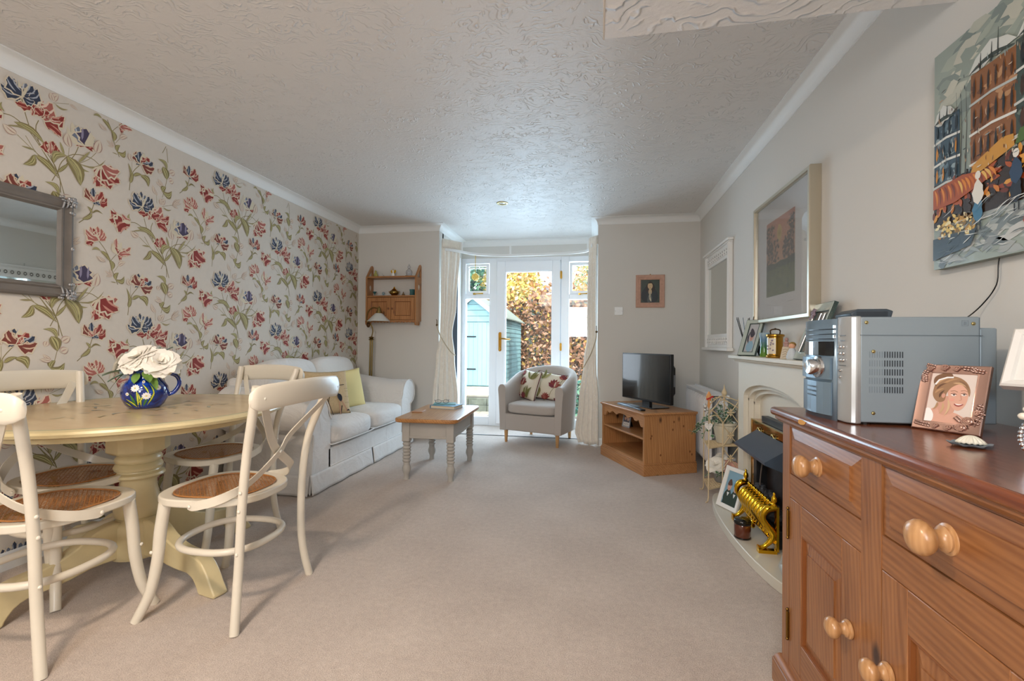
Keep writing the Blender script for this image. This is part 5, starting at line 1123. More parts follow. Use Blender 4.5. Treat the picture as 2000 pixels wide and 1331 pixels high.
# ------------------------------------------------------------------ radiator
rd = thing('radiator', 'white double panel radiator on the right wall under the fretwork mirror', 'radiator', (XR-.062, 4.22, .12), RW)
M_rad = mat('radiator_enamel', '#e6e6e6', .35)
for (y0, nm) in ((-.085, 'front_panel'), (-.012, 'rear_panel')):
    b = MB(); n = 22; L = .94 if y0 < -.05 else 1.10; V = []
    def fp(u, v, L=L, y0=y0): 
        x = -.55+L*u; ph = (u*n) % 1; d = .020 if .28 < ph < .72 else 0
        if v < .06 or v > .94: d = 0
        return (x, y0-d, .54*v)
    MBx = MB(); MBx.grid(fp, n*6+1, 12); MBx.build(nm, M_rad, rd, solid=.004)
b = MB(); b.box(-.552, .392, -.10, -.08, .535, .56); b.box(-.552, .552, -.02, 0, .55, .575); b.box(-.552, .40, -.085, -.012, .555, .558)
b.box(-.556, -.545, -.10, 0, 0, .56); b.build('top_grille', M_rad, rd, bevel=.003)
b = MB()
for x in (-.52, .36): b.tube([(x, -.05, .02), (x, -.05, -.12)], .008)
b.build('pipe', M_rad, rd, smooth=60)
b = MB(); b.box(-.5, .5, -.012, .06, .44, .46); b.box(-.5, .5, -.012, .06, .08, .10); b.build('wall_bracket', M_rad, rd)

# ------------------------------------------------------------------ fireplace surround
M_fp = mat('surround_cream', '#dfdacb', .5); FY = 2.75; BX = .95
fp = thing('fireplace_surround', 'cream arched fireplace surround with mantel shelf on the right wall', 'fireplace', (XR-.001, FY, 0), RW)
# local x = -Y, local y = X-XR (front face at y = -(XR-BX))
yf = -(XR-BX)
def archpts(hw, spring, crown, n=28):
    """three-centred flat arch outline, left spring to right spring"""
    out = []
    for i in range(n+1):
        a = pi-pi*i/n; out.append((hw*cos(a), spring+(crown-spring)*(abs(sin(a))**.85)))
    return out
SPR = .735; steps = [(.44, .865, yf), (.415, .845, yf+.026), (.39, .825, yf+.052)]
ZB, ZT = .05, .965; HW = .545
# body front: spandrel strips around the arch
b = MB(); A = [(-.44, ZB)]+archpts(.44, SPR, .845)+[(.44, ZB)]
# left pier, right pier, top band split into columns for clean quads
b.box(-HW, -.44, yf, -.002, ZB, ZT); b.box(.44, HW, yf, -.002, ZB, ZT)
def archband(b, hw, sp, cr, y0, y1, ztop, hw_out=None):
    pts = archpts(hw, sp, cr)
    for (xa, za), (xb, zb_) in zip(pts, pts[1:]): b.prism([(xa, za), (xb, zb_), (xb, ztop), (xa, ztop)], abs(y1-y0), (0, max(y0, y1), 0), (1, 0, 0), (0, 0, 1))
archband(b, .44, SPR, .845, yf, -.002, ZT); b.build('surround_body', M_fp, fp, smooth=30)
for hw, ho, cr, sp, y in ((.415, .44, .822, .715, yf+.026), (.39, .415, .80, .695, yf+.052)):
    b = MB(); b.box(-ho, -hw, y, -.002, ZB, sp+.0); b.box(hw, ho, y, -.002, ZB, sp); 
    pts = archpts(hw, sp, cr); po = archpts(ho, sp+.02, cr+.024)
    for i in range(len(pts)-1): b.prism([pts[i], pts[i+1], po[i+1], po[i]], abs(y+.002), (0, -.002, 0), (1, 0, 0), (0, 0, 1))
    b.box(-ho, -hw, y, -.002, sp, sp+.02); b.box(hw, ho, y, -.002, sp, sp+.02)
    b.build('arch_step', M_fp, fp, smooth=30)
MB().box(-.42, .42, -.022, -.002, ZB, .84).build('back_panel', M_fp, fp)
b = MB(); b.prism([(-.002, .965), (yf-.012, .965), (yf-.022, .975), (yf-.022, .982), (-.002, .982)], 1.17, (-.585, 0, 0), (0, 1, 0), (0, 0, 1))
b.M = Matrix.Identity(4); b.box(-.625, .625, yf-.045, -.002, .984, 1.006); b.build('mantel_shelf', M_fp, fp, bevel=.004, seg=3)
# hearth
hth = thing('hearth', 'pale cream bow fronted hearth slab beneath the fireplace', 'hearth', (XR-.001, FY, 0), RW)
pts = [(.655, -.002), (.655, -.20)]+[(.655*cos(a), -.20-.12*sin(a)**1.0) for a in [pi*i/24 for i in range(1, 24)]]+[(-.655, -.20), (-.655, -.002)]
MB().prism(pts[::-1], .05, (0, 0, 0)).build('slab', mat('hearth_stone', '#d3cfc2', .35), hth, bevel=.004)

# ------------------------------------------------------------------ gas fire
gf = thing('gas_fire', 'black canopied coal effect gas fire in a polished brass panel', 'fire', (XR-.001, 2.75, .05), RW)
yp = -(XR-.975)
M_bpan = mat('brass_mirror_panel', '#b98a4a', .1, metal=1); M_cast = mat('cast_black', '#191b1e', .45, bump=.1, bs=200); M_hood = mat('hood_blue_reflection', '#3d4c5e', .32)  # blue reflection on the hood put into its base colour
b = MB(); b.box(-.36, -.285, yp, -.024, 0, .565); b.box(.285, .36, yp, -.024, 0, .565); b.box(-.285, .285, yp, -.024, .47, .565); b.build('brass_panel', M_bpan, gf)
b = MB(); b.frame(-.362, .362, 0, .567, .006, yp+.004, yp-.004); b.build('panel_edge', mat('satin_brass_trim', '#d9c690', .3, metal=1), gf)
MB().box(-.25, .25, -.06, -.024, .567, .60).build('top_vent', M_cast, gf)
b = MB()
for (x0, s) in ((-.22, 1), (.0, -1), (.22, 1)):
    for q in range(3):
        pts_ = smooth_path([(x0-.06+q*.03, yp-.003, .50+q*.015), (x0-.02, yp-.004, .53), (x0+.02, yp-.004, .515), (x0+.05, yp-.003, .535-q*.01)], 4); b.tube(pts_, .003, 5)
b.build('engraved_scroll', mat('pale_brass', '#e6d08a', .2, metal=1), gf, smooth=60)
b = MB(); b.box(-.285, -.235, yp-.012, -.03, 0, .47); b.box(.235, .285, yp-.012, -.03, 0, .47); b.box(-.235, .235, yp-.012, -.03, .42, .47); b.build('fire_surround', M_cast, gf, bevel=.003)
MB().box(-.235, .235, -.034, -.030, 0, .42).build('back_brick', mat('dark_brick', '#2c211d', .7, var=.2, vs=10, bump=.4, bs=20), gf)
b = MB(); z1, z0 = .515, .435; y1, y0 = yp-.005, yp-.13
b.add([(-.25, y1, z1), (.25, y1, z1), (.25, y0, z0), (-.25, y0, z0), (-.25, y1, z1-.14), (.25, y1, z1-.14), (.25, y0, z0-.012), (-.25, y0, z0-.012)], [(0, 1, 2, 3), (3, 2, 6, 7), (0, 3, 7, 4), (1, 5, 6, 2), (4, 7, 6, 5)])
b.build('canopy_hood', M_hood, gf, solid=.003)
b = MB(); b.box(-.235, .235, yp-.06, -.03, 0, .09); b.build('fire_basket', M_cast, gf, bevel=.004)
rr = random.Random(8); M_coal = mat('coal', '#38393d', .6, var=.4, vs=30, bump=.6, bs=50)
for i in range(46):
    b = MB(); c = (rr.uniform(-.21, .21), yp-.055+rr.uniform(0, .07), .115+rr.uniform(-.02, .09)); r = rr.uniform(.016, .028)
    b.ball(c, (r*rr.uniform(.8, 1.3), r*rr.uniform(.8, 1.2), r*rr.uniform(.6, 1)), 6, 4); b.v = [tuple(Vector(p)+Vector((rr.uniform(-.004, .004), rr.uniform(-.004, .004), rr.uniform(-.004, .004)))) for p in b.v]
    b.build('coal', M_coal, gf)
MB().tube(smooth_path([(-.14, yp-.02, .10), (-.15, yp-.02, .2), (-.13, yp-.02, .30), (-.10, yp-.015, .41)], 5), .004).build('control_wire', mat('grey_wire', '#6a625c', .4), gf)
# brass fire fret
fr_ = thing('fire_fret', 'polished gold fire fret of curved ribs with finials standing on the hearth', 'fire fret', (.866, 2.685, .05), RW)
def ribpath(x, k=1): return smooth_path([(x, .02, .205*k), (x, -.012, .195*k), (x, -.030, .165*k), (x, -.018, .13*k), (x, .0, .10*k), (x, -.006, .075*k)], 4)
for i in range(9):
    x = -.165+i*.0415; b = MB(); pth_ = ribpath(x); b.tube(pth_, [.0115+.005*sin(pi*j/(len(pth_)-1)) for j in range(len(pth_))], 10); b.build('rib', M_gold, fr_, smooth=70)
    b = MB(); b.lathe([(.004, .20), (.010, .208), (.006, .216), (.011, .224), (.009, .236), (.002, .24)], 12, c=(x, .016, 0)); b.build('rib_knob', M_gold, fr_, smooth=60)
for s in (-1, 1):
    x = s*.215; b = MB(); pp_ = smooth_path([(x, .022, .225), (x, -.02, .215), (x, -.038, .175), (x, -.016, .13), (x, .008, .09), (x, -.012, .05), (x, -.045, .022), (x, -.062, .018)], 5); b.tube(pp_, [.015+.004*sin(j*.4) for j in range(len(pp_))], 10)
    b.cbox((x, -.02, .008), (.030, .085, .016)); b.cbox((x, .025, .12), (.026, .012, .22)); b.build('end_post', M_gold, fr_, smooth=60)
    b = MB(); b.lathe([(.008, .225), (.014, .235), (.007, .245), (.014, .258), (.012, .272), (.005, .285), (.007, .292), (.001, .30)], 14, c=(x, .012, 0)); b.build('finial', M_gold, fr_, smooth=60)
b = MB(); b.box(-.21, .21, .016, .026, .06, .10); b.box(-.21, .21, .01, .03, .045, .06); b.tube([(-.2, -.004, .068), (.2, -.004, .068)], .006); b.ball((0, -.02, .06), (.03, .012, .022)); b.build('lower_bar', M_gold, fr_, smooth=40)
# candle jar
cj = thing('candle_jar', 'amber brown candle jar with a dark lid on the front of the hearth', 'candle', (.782, 2.635, .05))
b = MB(); b.lathe([(.036, 0), (.040, .004), (.041, .07), (.038, .076)], 28); b.build('jar', mat('amber_glass', '#5e2c18', .12, coat=.6), cj, smooth=50)
b = MB(); b.lathe([(.040, .076), (.043, .080), (.043, .094), (.038, .100), (.01, .102)], 28); b.build('lid', mat('smoked_lid', '#1a1816', .15), cj, smooth=50)
b = MB(); b.lathe([(.037, .002), (.0415, .004), (.0415, .010), (.037, .012)], 28); b.build('base_ring', mat('smoked_lid', '#1a1816', .15), cj, smooth=50)
def photo_frame(name, label, loc, rz, lean, w_, h_, bw, m, scene, pf_=None, easel=True, roll=0):
    root = bpy.data.objects.new(name, None); COL.objects.link(root); tag(root, label, 'photo frame'); root.location = loc; root.rotation_euler = (0, roll, rz)
    R = Matrix.Rotation(-lean, 4, 'X')
    b = MB(); b.M = R; mprof(-w_/2, w_/2, 0, h_, b, pf_ or [(0, 0), (0, -.012), (.003, -.016), (bw*.5, -.014), (bw*.8, -.010), (bw, -.008), (bw, 0)]); b.build('frame', m, root, smooth=30)
    b = MB(); b.M = R; b.box(-w_/2+.004, w_/2-.004, -.001, .004, .004, h_-.004); b.build('backing', M_black, root)
    if easel: b = MB(); b.prism([(.004, h_*.55), (.010, h_*.55), (h_*.42, .0), (h_*.40, .0)], .03, (-.015, lean*h_*.5, 0), (0, 1, 0), (0, 0, 1)); b.build('easel_strut', M_black, root)
    P = Print((0, -.003, 0), (1, 0, 0), (0, 0, 1), step=.0002); scene(P, w_/2-bw, bw, h_-bw); o = P.build('photograph', root, .3, .3); o.rotation_euler = (-lean, 0, 0)
    return root
def boys(P, a, z0, z1):
    P.rect(-a, z0, a, z1, '#7fa6bb', 0); h = z1-z0
    for s, x in ((-1, -a*.42), (1, a*.45)):
        P.petal(x, z0-.0, x, z0+h*.5, a*1.05, 0, '#2e4038', 2); P.poly([(x-a*.5, z0), (x+a*.5, z0), (x+a*.4, z0+h*.3), (x-a*.4, z0+h*.3)], '#2e4038', 2)
        P.poly([(x-a*.16, z0+h*.36), (x+a*.16, z0+h*.36), (x, z0+h*.24)], '#e8eaea', 3); P.oval(x, z0+h*.56, a*.27, h*.15, '#d8a48c', 0, 16, 4); P.petal(x-a*.32, z0+h*.60, x+a*.32, z0+h*.60, h*.20, .35, '#5a3a2a' if s < 0 else '#3a2620', 5)
        for q in (-1, 1): P.oval(x+q*a*.10, z0+h*.56, a*.035, h*.012, '#33251e', 0, 8, 6)
        P.petal(x-a*.09, z0+h*.48, x+a*.09, z0+h*.48, h*.02, -.2, '#a8564c', 6)
photo_frame('photo_frame', 'white framed school photo of two boys in green leaning on the fireplace', (.82, 3.068, .051), radians(-65), radians(19), .175, .26, .026, M_wp, boys, easel=False)
photo_frame('photo_frame', 'silver photo frame at the near end of the hearth, half behind the sideboard', (.84, 2.235, .051), RW-radians(12), radians(16), .17, .23, .024, mat('pewter_frame', '#b4b0a6', .35, metal=.5), lambda P, a, z0, z1: (P.rect(-a, z0, a, z1, '#b8a878', 0), P.oval(-.01, (z0+z1)/2, .03, .04, '#c9a48a', 0, 12, 2), P.rect(-a, z0, a, z0+.05, '#3c3a34', 2)), easel=False)
# ------------------------------------------------------------------ things on the mantelpiece
MZ = 1.006
M_gl2 = mat('sage_glass_frame', '#b4c0b8', .08, coat=.6)
def portrait_sc(bg, hair, skin, top):
    def f(P, a, z0, z1):
        h = z1-z0; P.rect(-a, z0, a, z1, bg, 0); P.petal(0, z0, 0, z0+h*.45, a*1.5, 0, top, 2); P.oval(0, z0+h*.58, a*.42, h*.20, skin, 0, 16, 4); P.petal(-a*.5, z0+h*.62, a*.5, z0+h*.66, h*.34, .3, hair, 5); P.petal(-a*.42, z0+h*.3, -a*.5, z0+h*.75, a*.35, .1, hair, 6)
        for q in (-1, 1): P.oval(q*a*.15, z0+h*.57, a*.05, h*.012, '#2f2621', 0, 8, 7)
        P.petal(-a*.12, z0+h*.47, a*.12, z0+h*.47, h*.02, -.2, '#a35a50', 7)
    return f
def glass_frame(name, label, loc, rz, lean, w_, h_, bw, scene, tubes=False):
    root = photo_frame(name, label, loc, rz, lean, w_, h_, bw, M_gl2, scene)
    R = Matrix.Rotation(-lean, 4, 'X'); b = MB(); b.M = R; b.frame(-w_/2, w_/2, 0, h_, .003, .003, -.014); b.frame(-w_/2+bw-.003, w_/2-bw+.003, bw-.003, h_-bw+.003, .003, 0, -.010); b.build('edge', mat('dark_glass_edge', '#3d5350', .2), root)
    if tubes:
        b = MB(); b.M = R
        for x in (-w_*.30, w_*.12, w_*.30): b.tube([(x, -.016, .035), (x, -.016, h_*.80)], .0055, 8)
        b.build('chrome_rod', M_chrome, root, smooth=60)
        b = MB(); b.M = R; rr = random.Random(3)
        for k in range(16): b.ball((-w_*.3+rr.uniform(-.02, .02), -.02, h_*.78+rr.uniform(-.015, .03)), rr.uniform(.004, .009), 7, 5)
        b.build('crystal_flower', mat('mauve_crystal', '#8d7a86', .15, coat=.5), root, smooth=60)
    return root
glass_frame('photo_frame', 'glass photo frame with a black mount at the far end of the mantelpiece', (.93, 3.065, MZ), radians(-48.8), radians(25), .112, .245, .026, portrait_sc('#b9bcc0', '#4a4650', '#c9a092', '#8fb3c9'))
rd2 = thing('reed_diffuser', 'reed diffuser with black sticks behind the far glass photo frame', 'diffuser', (.985, 3.235, MZ))
b = MB(); b.lathe([(.026, 0), (.03, .005), (.03, .05), (.014, .066), (.012, .08)], 20); b.build('bottle', glass('smoky', (.5, .45, .4), .1), rd2, smooth=50)
b = MB(); rr = random.Random(6)
for k in range(9): a = rr.uniform(0, 6.28); b.tube([(0, 0, .01), (.065*cos(a), .065*sin(a), .245+rr.uniform(-.01, .01))], .0022, 5)
b.build('reed', M_black, rd2)
vg = thing('glass_vase', 'small blue and green glass vase beside the brass clock', 'vase', (.975, 2.905, MZ))
def vase_m():
    t = NT('blue_green_glass'); z = t.n('ShaderNodeSeparateXYZ'); tc = t.n('ShaderNodeTexCoord'); t.l(tc.outputs['Object'], z.inputs[0])
    n = t.noise(tc.outputs['Object'], 60, 3); t.l(t.ramp(t.math('ADD', t.math('MULTIPLY', z.outputs[2], 6), t.math('MULTIPLY', n, .25)), [(.1, '#6f9a2c'), (.45, '#2f6d34'), (.75, '#5f88a8'), (.95, '#9db8c8')]), t.b.inputs['Base Color']); t.b.inputs['Roughness'].default_value = .1; t.b.inputs['Coat Weight'].default_value = .6; return t.m
b = MB(); b.lathe([(.020, 0), (.024, .004), (.022, .03), (.019, .07), (.023, .11), (.029, .14), (.027, .141), (.02, .11)], 20); b.build('vase_body', vase_m(), vg, smooth=60)
ck = thing('carriage_clock', 'polished brass mantel clock with a white floral front and top handle', 'clock', (.968, 2.72, MZ), radians(-28))
b = MB(); b.lathe([(.048, 0), (.050, .004), (.050, .012), (.044, .016), (.043, .018), (.043, .112), (.046, .114), (.050, .118), (.050, .126), (.04, .130), (.001, .131)], 32, sx=.9); b.build('case', M_brass, ck, smooth=40)
M_fl = mat('ivory_enamel', '#ded6c2', .25)
def fc(u, v): a = radians(-150)+radians(75)*u; return (.0445*.9*cos(a)-.001, .0445*sin(a), .022+.085*v)
b = MB(); b.grid(fc, 8, 2); b.build('floral_front', M_fl, ck, smooth=90)
b = MB(); rr = random.Random(5)
for k in range(9): p = fc(rr.uniform(.2, .8), rr.uniform(.15, .9)); b.ball((p[0]*1.01, p[1]*1.01, p[2]), (.005, .003, .005), 6, 4)
b.build('painted_flowers', mat('mauve_enamel', '#8f8395', .3), ck, smooth=60)
b = MB(); b.tube(smooth_path([(-.022, 0, .13), (-.022, 0, .150), (0, 0, .156), (.022, 0, .150), (.022, 0, .13)], 5), .0035, 8); b.ball((0, 0, .157), .006); b.build('handle', mat('dark_bronze_handle', '#5c4c3a', .3, metal=1), ck, smooth=60)
fg = thing('figurine', 'cream tapered plaque figurine with a small figure on top on the mantelpiece', 'figurine', (.955, 2.535, MZ), radians(-35))
b = MB(); b.prism([(-.028, 0), (.028, 0), (.016, .062), (-.016, .062)], .02, (0, .01, 0), (1, 0, 0), (0, 0, 1)); b.build('plaque', mat('cream_plaque', '#cfc3ad', .7), fg, bevel=.002)
P = Print((0, -.0102, 0), (1, 0, 0), (0, 0, 1))
for z in (.012, .024, .036, .048): P.line([(-.016+.007*i, z+.003*((i*7) % 3-1)) for i in range(5)], .002, '#8a7b66')
P.build('inscription', fg)
b = MB(); b.lathe([(.012, .062), (.014, .07), (.009, .086), (.005, .092)], 12); b.ball((0, 0, .099), .009); b.tube([(-.012, -.004, .082), (.0, -.012, .078), (.012, -.004, .084)], .004); b.build('seated_figure', mat('rose_figure', '#b08c84', .5), fg, smooth=60)
chb = thing('figurine', 'small orange haired cherub figurine in a white gown beside the plaque figurine', 'figurine', (.950, 2.455, MZ), radians(-35))
b = MB(); b.lathe([(.022, 0), (.026, .01), (.02, .035), (.011, .055)], 16); b.build('gown', mat('pale_blue_gown', '#ccd4da', .5), chb, smooth=60); MB().ball((0, 0, .066), .015).build('head', mat('peach_skin', '#e0a987', .5), chb, smooth=60)
b = MB(); b.ball((0, .004, .072), (.017, .015, .014)); b.build('hair', mat('ginger_hair', '#9a7a3c', .6), chb, smooth=60)
rb = thing('wooden_carving', 'leaning brown ribbed wooden carving behind the cherub figurine', 'carving', (1.0, 2.47, MZ), 0)
b = MB(); b.tube([(0, 0, 0), (.005, -.01, .06), (.012, -.03, .13)], [.010, .016, .014], 10); b.build('carving_body', mat('brown_carving', '#8a6c4c', .7, var=.2, vs=60, bump=.5, bs=150), rb, smooth=60)
glass_frame('photo_frame', 'glass photo frame with chrome rods in front of the large print', (.945, 2.31, MZ), radians(-95), radians(20), .22, .275, .04, portrait_sc('#8a8578', '#3a3530', '#b39a88', '#5a5650'), True)

# ------------------------------------------------------------------ wire plant stand
M_wire = mat('cream_wire', '#d9c39c', .5)
st = thing('plant_stand', 'cream wrought wire plant stand with flower motifs beside the fireplace', 'plant stand', (.88, 3.48, 0))
o_ = Vector((.88, 3.48, 0)); A, B, C, D, E_ = [Vector(p)-o_ for p in ((.775, 3.345, 0), (.888, 3.435, 0), (1.0, 3.47, 0), (.955, 3.66, 0), (.80, 3.60, 0))]
zv = lambda z: Vector((0, 0, z))
for nm, Q, top in (('post', A, .70), ('post', B, .53), ('post', C, .70), ('post', D, .74), ('post', E_, .60)):
    d = Vector((Q.x, Q.y, 0)).normalized(); b = MB()
    b.tube([Q+d*.035+zv(.006), Q+d*.028+zv(.004), Q+d*.01+zv(.006), Q+zv(.03)]+[Q+zv(top)], .0042, 7); b.build(nm, M_wire, st, smooth=60)
b = MB(); b.tube(smooth_path([A+zv(.52), A+zv(.60), A*.9+B*.1+zv(.625), (A+B)/2+zv(.60), B+zv(.53), B+zv(.50)], 5), .0042); 
b.tube(smooth_path([B+zv(.53), (A+B)/2+zv(.585), A*.9+B*.1+zv(.575), A*.88+B*.12+zv(.535), A*.75+B*.25+zv(.525), A*.7+B*.3+zv(.54)], 5), .0035); b.build('scroll', M_wire, st, smooth=60)
b = MB(); b.tube(smooth_path([A+zv(.66), (A+B)/2+zv(.70), B+zv(.715), C+zv(.68)], 6), .004); b.tube(smooth_path([A+zv(.60), (A+B)/2+zv(.655), B+zv(.69), C+zv(.63)], 6), .004)
for k in range(7): q = A+(B-A)*(k/6); b.ball(q+zv(.675+.035*sin(pi*k/7)), (.008, .006, .006), 6, 4)
b.build('arched_top', M_wire, st, smooth=60)
b = MB(); b.lathe([(.006, .0), (.010, .01), (.006, .03), (.018, .045), (.020, .06), (.006, .09), (.001, .12)], 12, c=tuple(D+zv(.66))); b.build('finial', M_wire, st, smooth=60)
for zc in (.60, .44, .28):
    b = MB(); z0, z1 = zc-.075, zc+.075
    for (p, q) in ((B+zv(z0), C+zv(z1)), (B+zv(z1), C+zv(z0))): b.tube([p, q], .0032, 6)
    m_ = (B+C)/2+zv(zc)
    for k in range(4):
        a = k*pi/2; u = (C-B).normalized(); b.ball(m_+u*(.017*cos(a))+zv(.017*sin(a))+Vector((0, -.003, 0)), (.010 if k % 2 == 0 else .006, .004, .006 if k % 2 == 0 else .010), 8, 5)
    b.ball(m_+Vector((0, -.006, 0)), .006); b.build('flower_motif', M_wire, st, smooth=60)
for zc in (.365, .085):
    b = MB(); ring = [A+zv(zc), B+zv(zc), C+zv(zc), D+zv(zc), E_+zv(zc)]
    for p, q in zip(ring, ring[1:]+ring[:1]): b.tube([p, q], .004, 6)
    poly = [(p.x, p.y) for p in ring]
    for dd in ((.8, .6), (.8, -.6)):
        nrm = (-dd[1], dd[0])
        for k in range(-8, 9):
            ts = clip(poly, (k*.024*nrm[0], k*.024*nrm[1]), dd)
            if len(ts) >= 2: b.tube([(k*.024*nrm[0]+dd[0]*t_, k*.024*nrm[1]+dd[1]*t_, zc) for t_ in (ts[0], ts[-1])], .0028, 5)
    b.build('lattice_shelf', M_wire, st, smooth=60)
pp = thing('potted_ivy', 'variegated trailing ivy in a ribbed ivory pot on the wire plant stand', 'plant', (.925, 3.54, .372))
b = MB(); n = 40; V = []
prf = [(.048, 0), (.052, .01), (.062, .06), (.072, .115), (.070, .125), (.082, .130), (.082, .146), (.074, .148), (.068, .12)]
for (r, z) in prf:
    for k in range(n): a = 2*pi*k/n; q = r*(1+.05*cos(a*12)*(z < .12)); V.append((q*cos(a), q*sin(a), z))
b.add(V, [(i*n+k, i*n+(k+1) % n, i*n+n+(k+1) % n, i*n+n+k) for i in range(len(prf)-1) for k in range(n)]+[tuple(range(n-1, -1, -1))]); b.build('pot', mat('ivory_glazed_pot', '#d8cfb8', .3), pp, smooth=60)
M_ivy = mat('ivy_green', '#3f6b48', .5, var=.3, vs=40); M_ivw = mat('ivy_cream_edge', '#d9decb', .5)
def ivy_leaf(b, p, d, s, rr):
    d = d.normalized(); side = d.cross(Vector((rr.uniform(-.4, .4), rr.uniform(-.4, .4), 1))).normalized(); N = side.cross(d)
    sh = [(0, 0), (.35, .10), (.62, .45), (.30, .50), (.32, .80), (0, 1.05), (-.32, .80), (-.30, .50), (-.62, .45), (-.35, .10)]
    b.mat = 1; b.add([p+side*x*s+d*y*s for x, y in sh], [tuple(range(10))]); b.mat = 0
    b.add([p+side*x*s*.72+d*(y*.74+.12)*s+N*.0012 for x, y in sh], [tuple(range(10))]); b.add([p+side*x*s*.72+d*(y*.74+.12)*s-N*.0012 for x, y in sh], [tuple(range(10))])
def trail(parent, paths, seed, s=.026, dens=.014):
    rr = random.Random(seed); b = MB(); c = MB(); cnt = 0
    for path_ in paths:
        P_ = smooth_path(path_, 6); c.tube(P_, .0018, 5); acc = 0
        for p, q in zip(P_, P_[1:]):
            L = (q-p).length; acc += L
            while acc > dens:
                acc -= dens; d = Vector((rr.uniform(-1, 1), rr.uniform(-1, .6), rr.uniform(-.6, .8))); ivy_leaf(b, p+(q-p)*rr.random()+d*.004, d, s*rr.uniform(.7, 1.3), rr); cnt += 1
    c.build('stem', M_ivy, parent, smooth=60); o = b.build('ivy_foliage', [M_ivy, M_ivw], parent); o['kind'] = 'stuff'
trail(pp, [[(0, 0, .13), (-.05, -.03, .20), (-.12, -.04, .19), (-.18, -.06, .12), (-.22, -.08, .07)], [(0, 0, .13), (-.04, 0, .22), (-.08, .02, .24), (-.14, -.02, .17), (-.19, -.10, .12)], [(0, 0, .13), (.0, -.04, .22), (.03, -.05, .27), (.05, -.03, .21)], [(0, 0, .13), (-.01, .0, .24), (-.03, -.05, .26), (-.07, -.09, .2), (-.10, -.10, .12), (-.11, -.10, .06)], [(0, 0, .13), (.05, 0, .2), (.07, .02, .25), (.03, .05, .28)], [(0, 0, .13), (-.03, -.05, .17), (-.09, -.08, .16), (-.15, -.10, .10), (-.17, -.11, .04)], [(0, 0, .12), (.04, -.05, .17), (-.02, -.08, .18), (-.06, -.06, .14)], [(0, 0, .13), (-.1, 0, .16), (-.2, -.04, .11), (-.235, -.06, .06)]], 4)
fpot = thing('flower_arrangement', 'white and pink silk peonies with grey foliage on the lower shelf of the plant stand', 'flowers', (.90, 3.53, .093))
b = MB(); b.lathe([(.035, 0), (.04, .004), (.05, .07), (.046, .072)], 20); b.build('pot', mat('grey_pot', '#8c8c88', .5), fpot, smooth=50)
M_pinkp = mat('peony_pink', '#d9a896', .6)
for i, (p, R, m_) in enumerate([((-.045, -.04, .13), .062, M_petal), ((.055, -.05, .12), .055, M_pinkp), ((.02, .02, .15), .055, M_petal)]):
    o = peony('peony_bloom', fpot, (0, 0, 0), R, (0, 0), m_, seed=20+i); o.location = p; o.rotation_euler = (radians(40), radians(-15+20*i), 0)
trail(fpot, [[(0, 0, .07), (-.06, -.04, .09), (-.10, -.06, .07), (-.12, -.07, .05)], [(0, 0, .07), (-.03, -.07, .08), (-.05, -.09, .05)], [(0, 0, .07), (.05, -.07, .06), (.08, -.09, .03)], [(0, 0, .07), (.0, -.08, .07), (.02, -.10, .04)]], 9, .022, .010)
ht = thing('hanging_heart', 'white pierced heart decoration hanging from the plant stand post', 'ornament', (.768, 3.325, .52))
pts = [(.026*(16*sin(t)**3)/16, .024*(13*cos(t)-5*cos(2*t)-2*cos(3*t)-cos(4*t))/13) for t in [2*pi*i/28 for i in range(28)]]
b = MB(); b.prism(pts[::-1], .006, (0, 0, 0), (1, 0, 0), (0, 0, 1)); b.build('heart_body', M_wp, ht, bevel=.001)
b = MB()
for (x, z) in ((0, .004), (-.010, .010), (.010, .010), (0, -.010), (0, .014)): b.ball((x, -.0062, z), (.0022, .001, .0022), 6, 4)
b.tube([(0, -.003, .018), (.004, .012, .07), (.006, .018, .14)], .001); b.build('piercing', mat('dark_hole', '#5a5650', .8), ht)
bd = thing('hanging_ornament', 'carved orange fir cone ornament with a red ribbon on top of the plant stand', 'ornament', (.772, 3.335, .70))
b = MB(); b.lathe([(.003, -.06), (.010, -.04), (.006, -.01), (.016, .0), (.020, .02), (.012, .04), (.004, .055)], 12); b.build('cone_body', mat('orange_wood', '#d89a5c', .5), bd, smooth=60)
MB().strap([(-.02, -.018, .002), (0, -.021, .012), (.024, -.018, .026)], (0, -1, 0), .010, .002).build('red_ribbon', mat('red_ribbon', '#b01c20', .4), bd)
gb = thing('glass_drop', 'clear faceted glass drop hanging left of the plant stand post', 'ornament', (.748, 3.33, .645))
b = MB(); b.lathe([(.002, -.03), (.010, -.018), (.006, -.008), (.014, .004), (.012, .018), (.004, .028)], 8); b.build('drop', M_chrome, gb, smooth=20); MB().tube([(0, 0, .028), (.014, .004, .045)], .001).build('wire', M_chrome, gb)

# ------------------------------------------------------------------ sideboard
K = .92
M_sp = wood('waxed_pine', '#a87346', '#7c4c2a', (0, 0, 1), rough=.35, gs=13, coat=.3, knots='#3a1c10'); M_sph = wood('waxed_pine_h', '#a87346', '#7c4c2a', (1, 0, 0), rough=.35, gs=13, coat=.3, knots='#3a1c10')
M_top = wood('waxed_pine_top2', '#8e4e28', '#5e2c16', (1, 0, 0), rough=.2, gs=9, coat=.55, knots='#3a1c10'); M_knob = wood('turned_pine_knob', '#cfa272', '#b07f4e', (0, 0, 1), rough=.3, coat=.3, rings=1.6, knots='#c08a58')
sb = thing('sideboard', 'large waxed pine sideboard with turned wooden knobs along the right wall', 'sideboard', (1.045, 1.598, 0), RW)
yf = .593-1.045; LEN = 1.40; DW, ST, S0 = .386, .074, .051
b = MB(); b.box(-.03, LEN+.03, yf-.03, 0, .851, .877); b.build('top_board', M_top, sb, bevel=.010, seg=3)
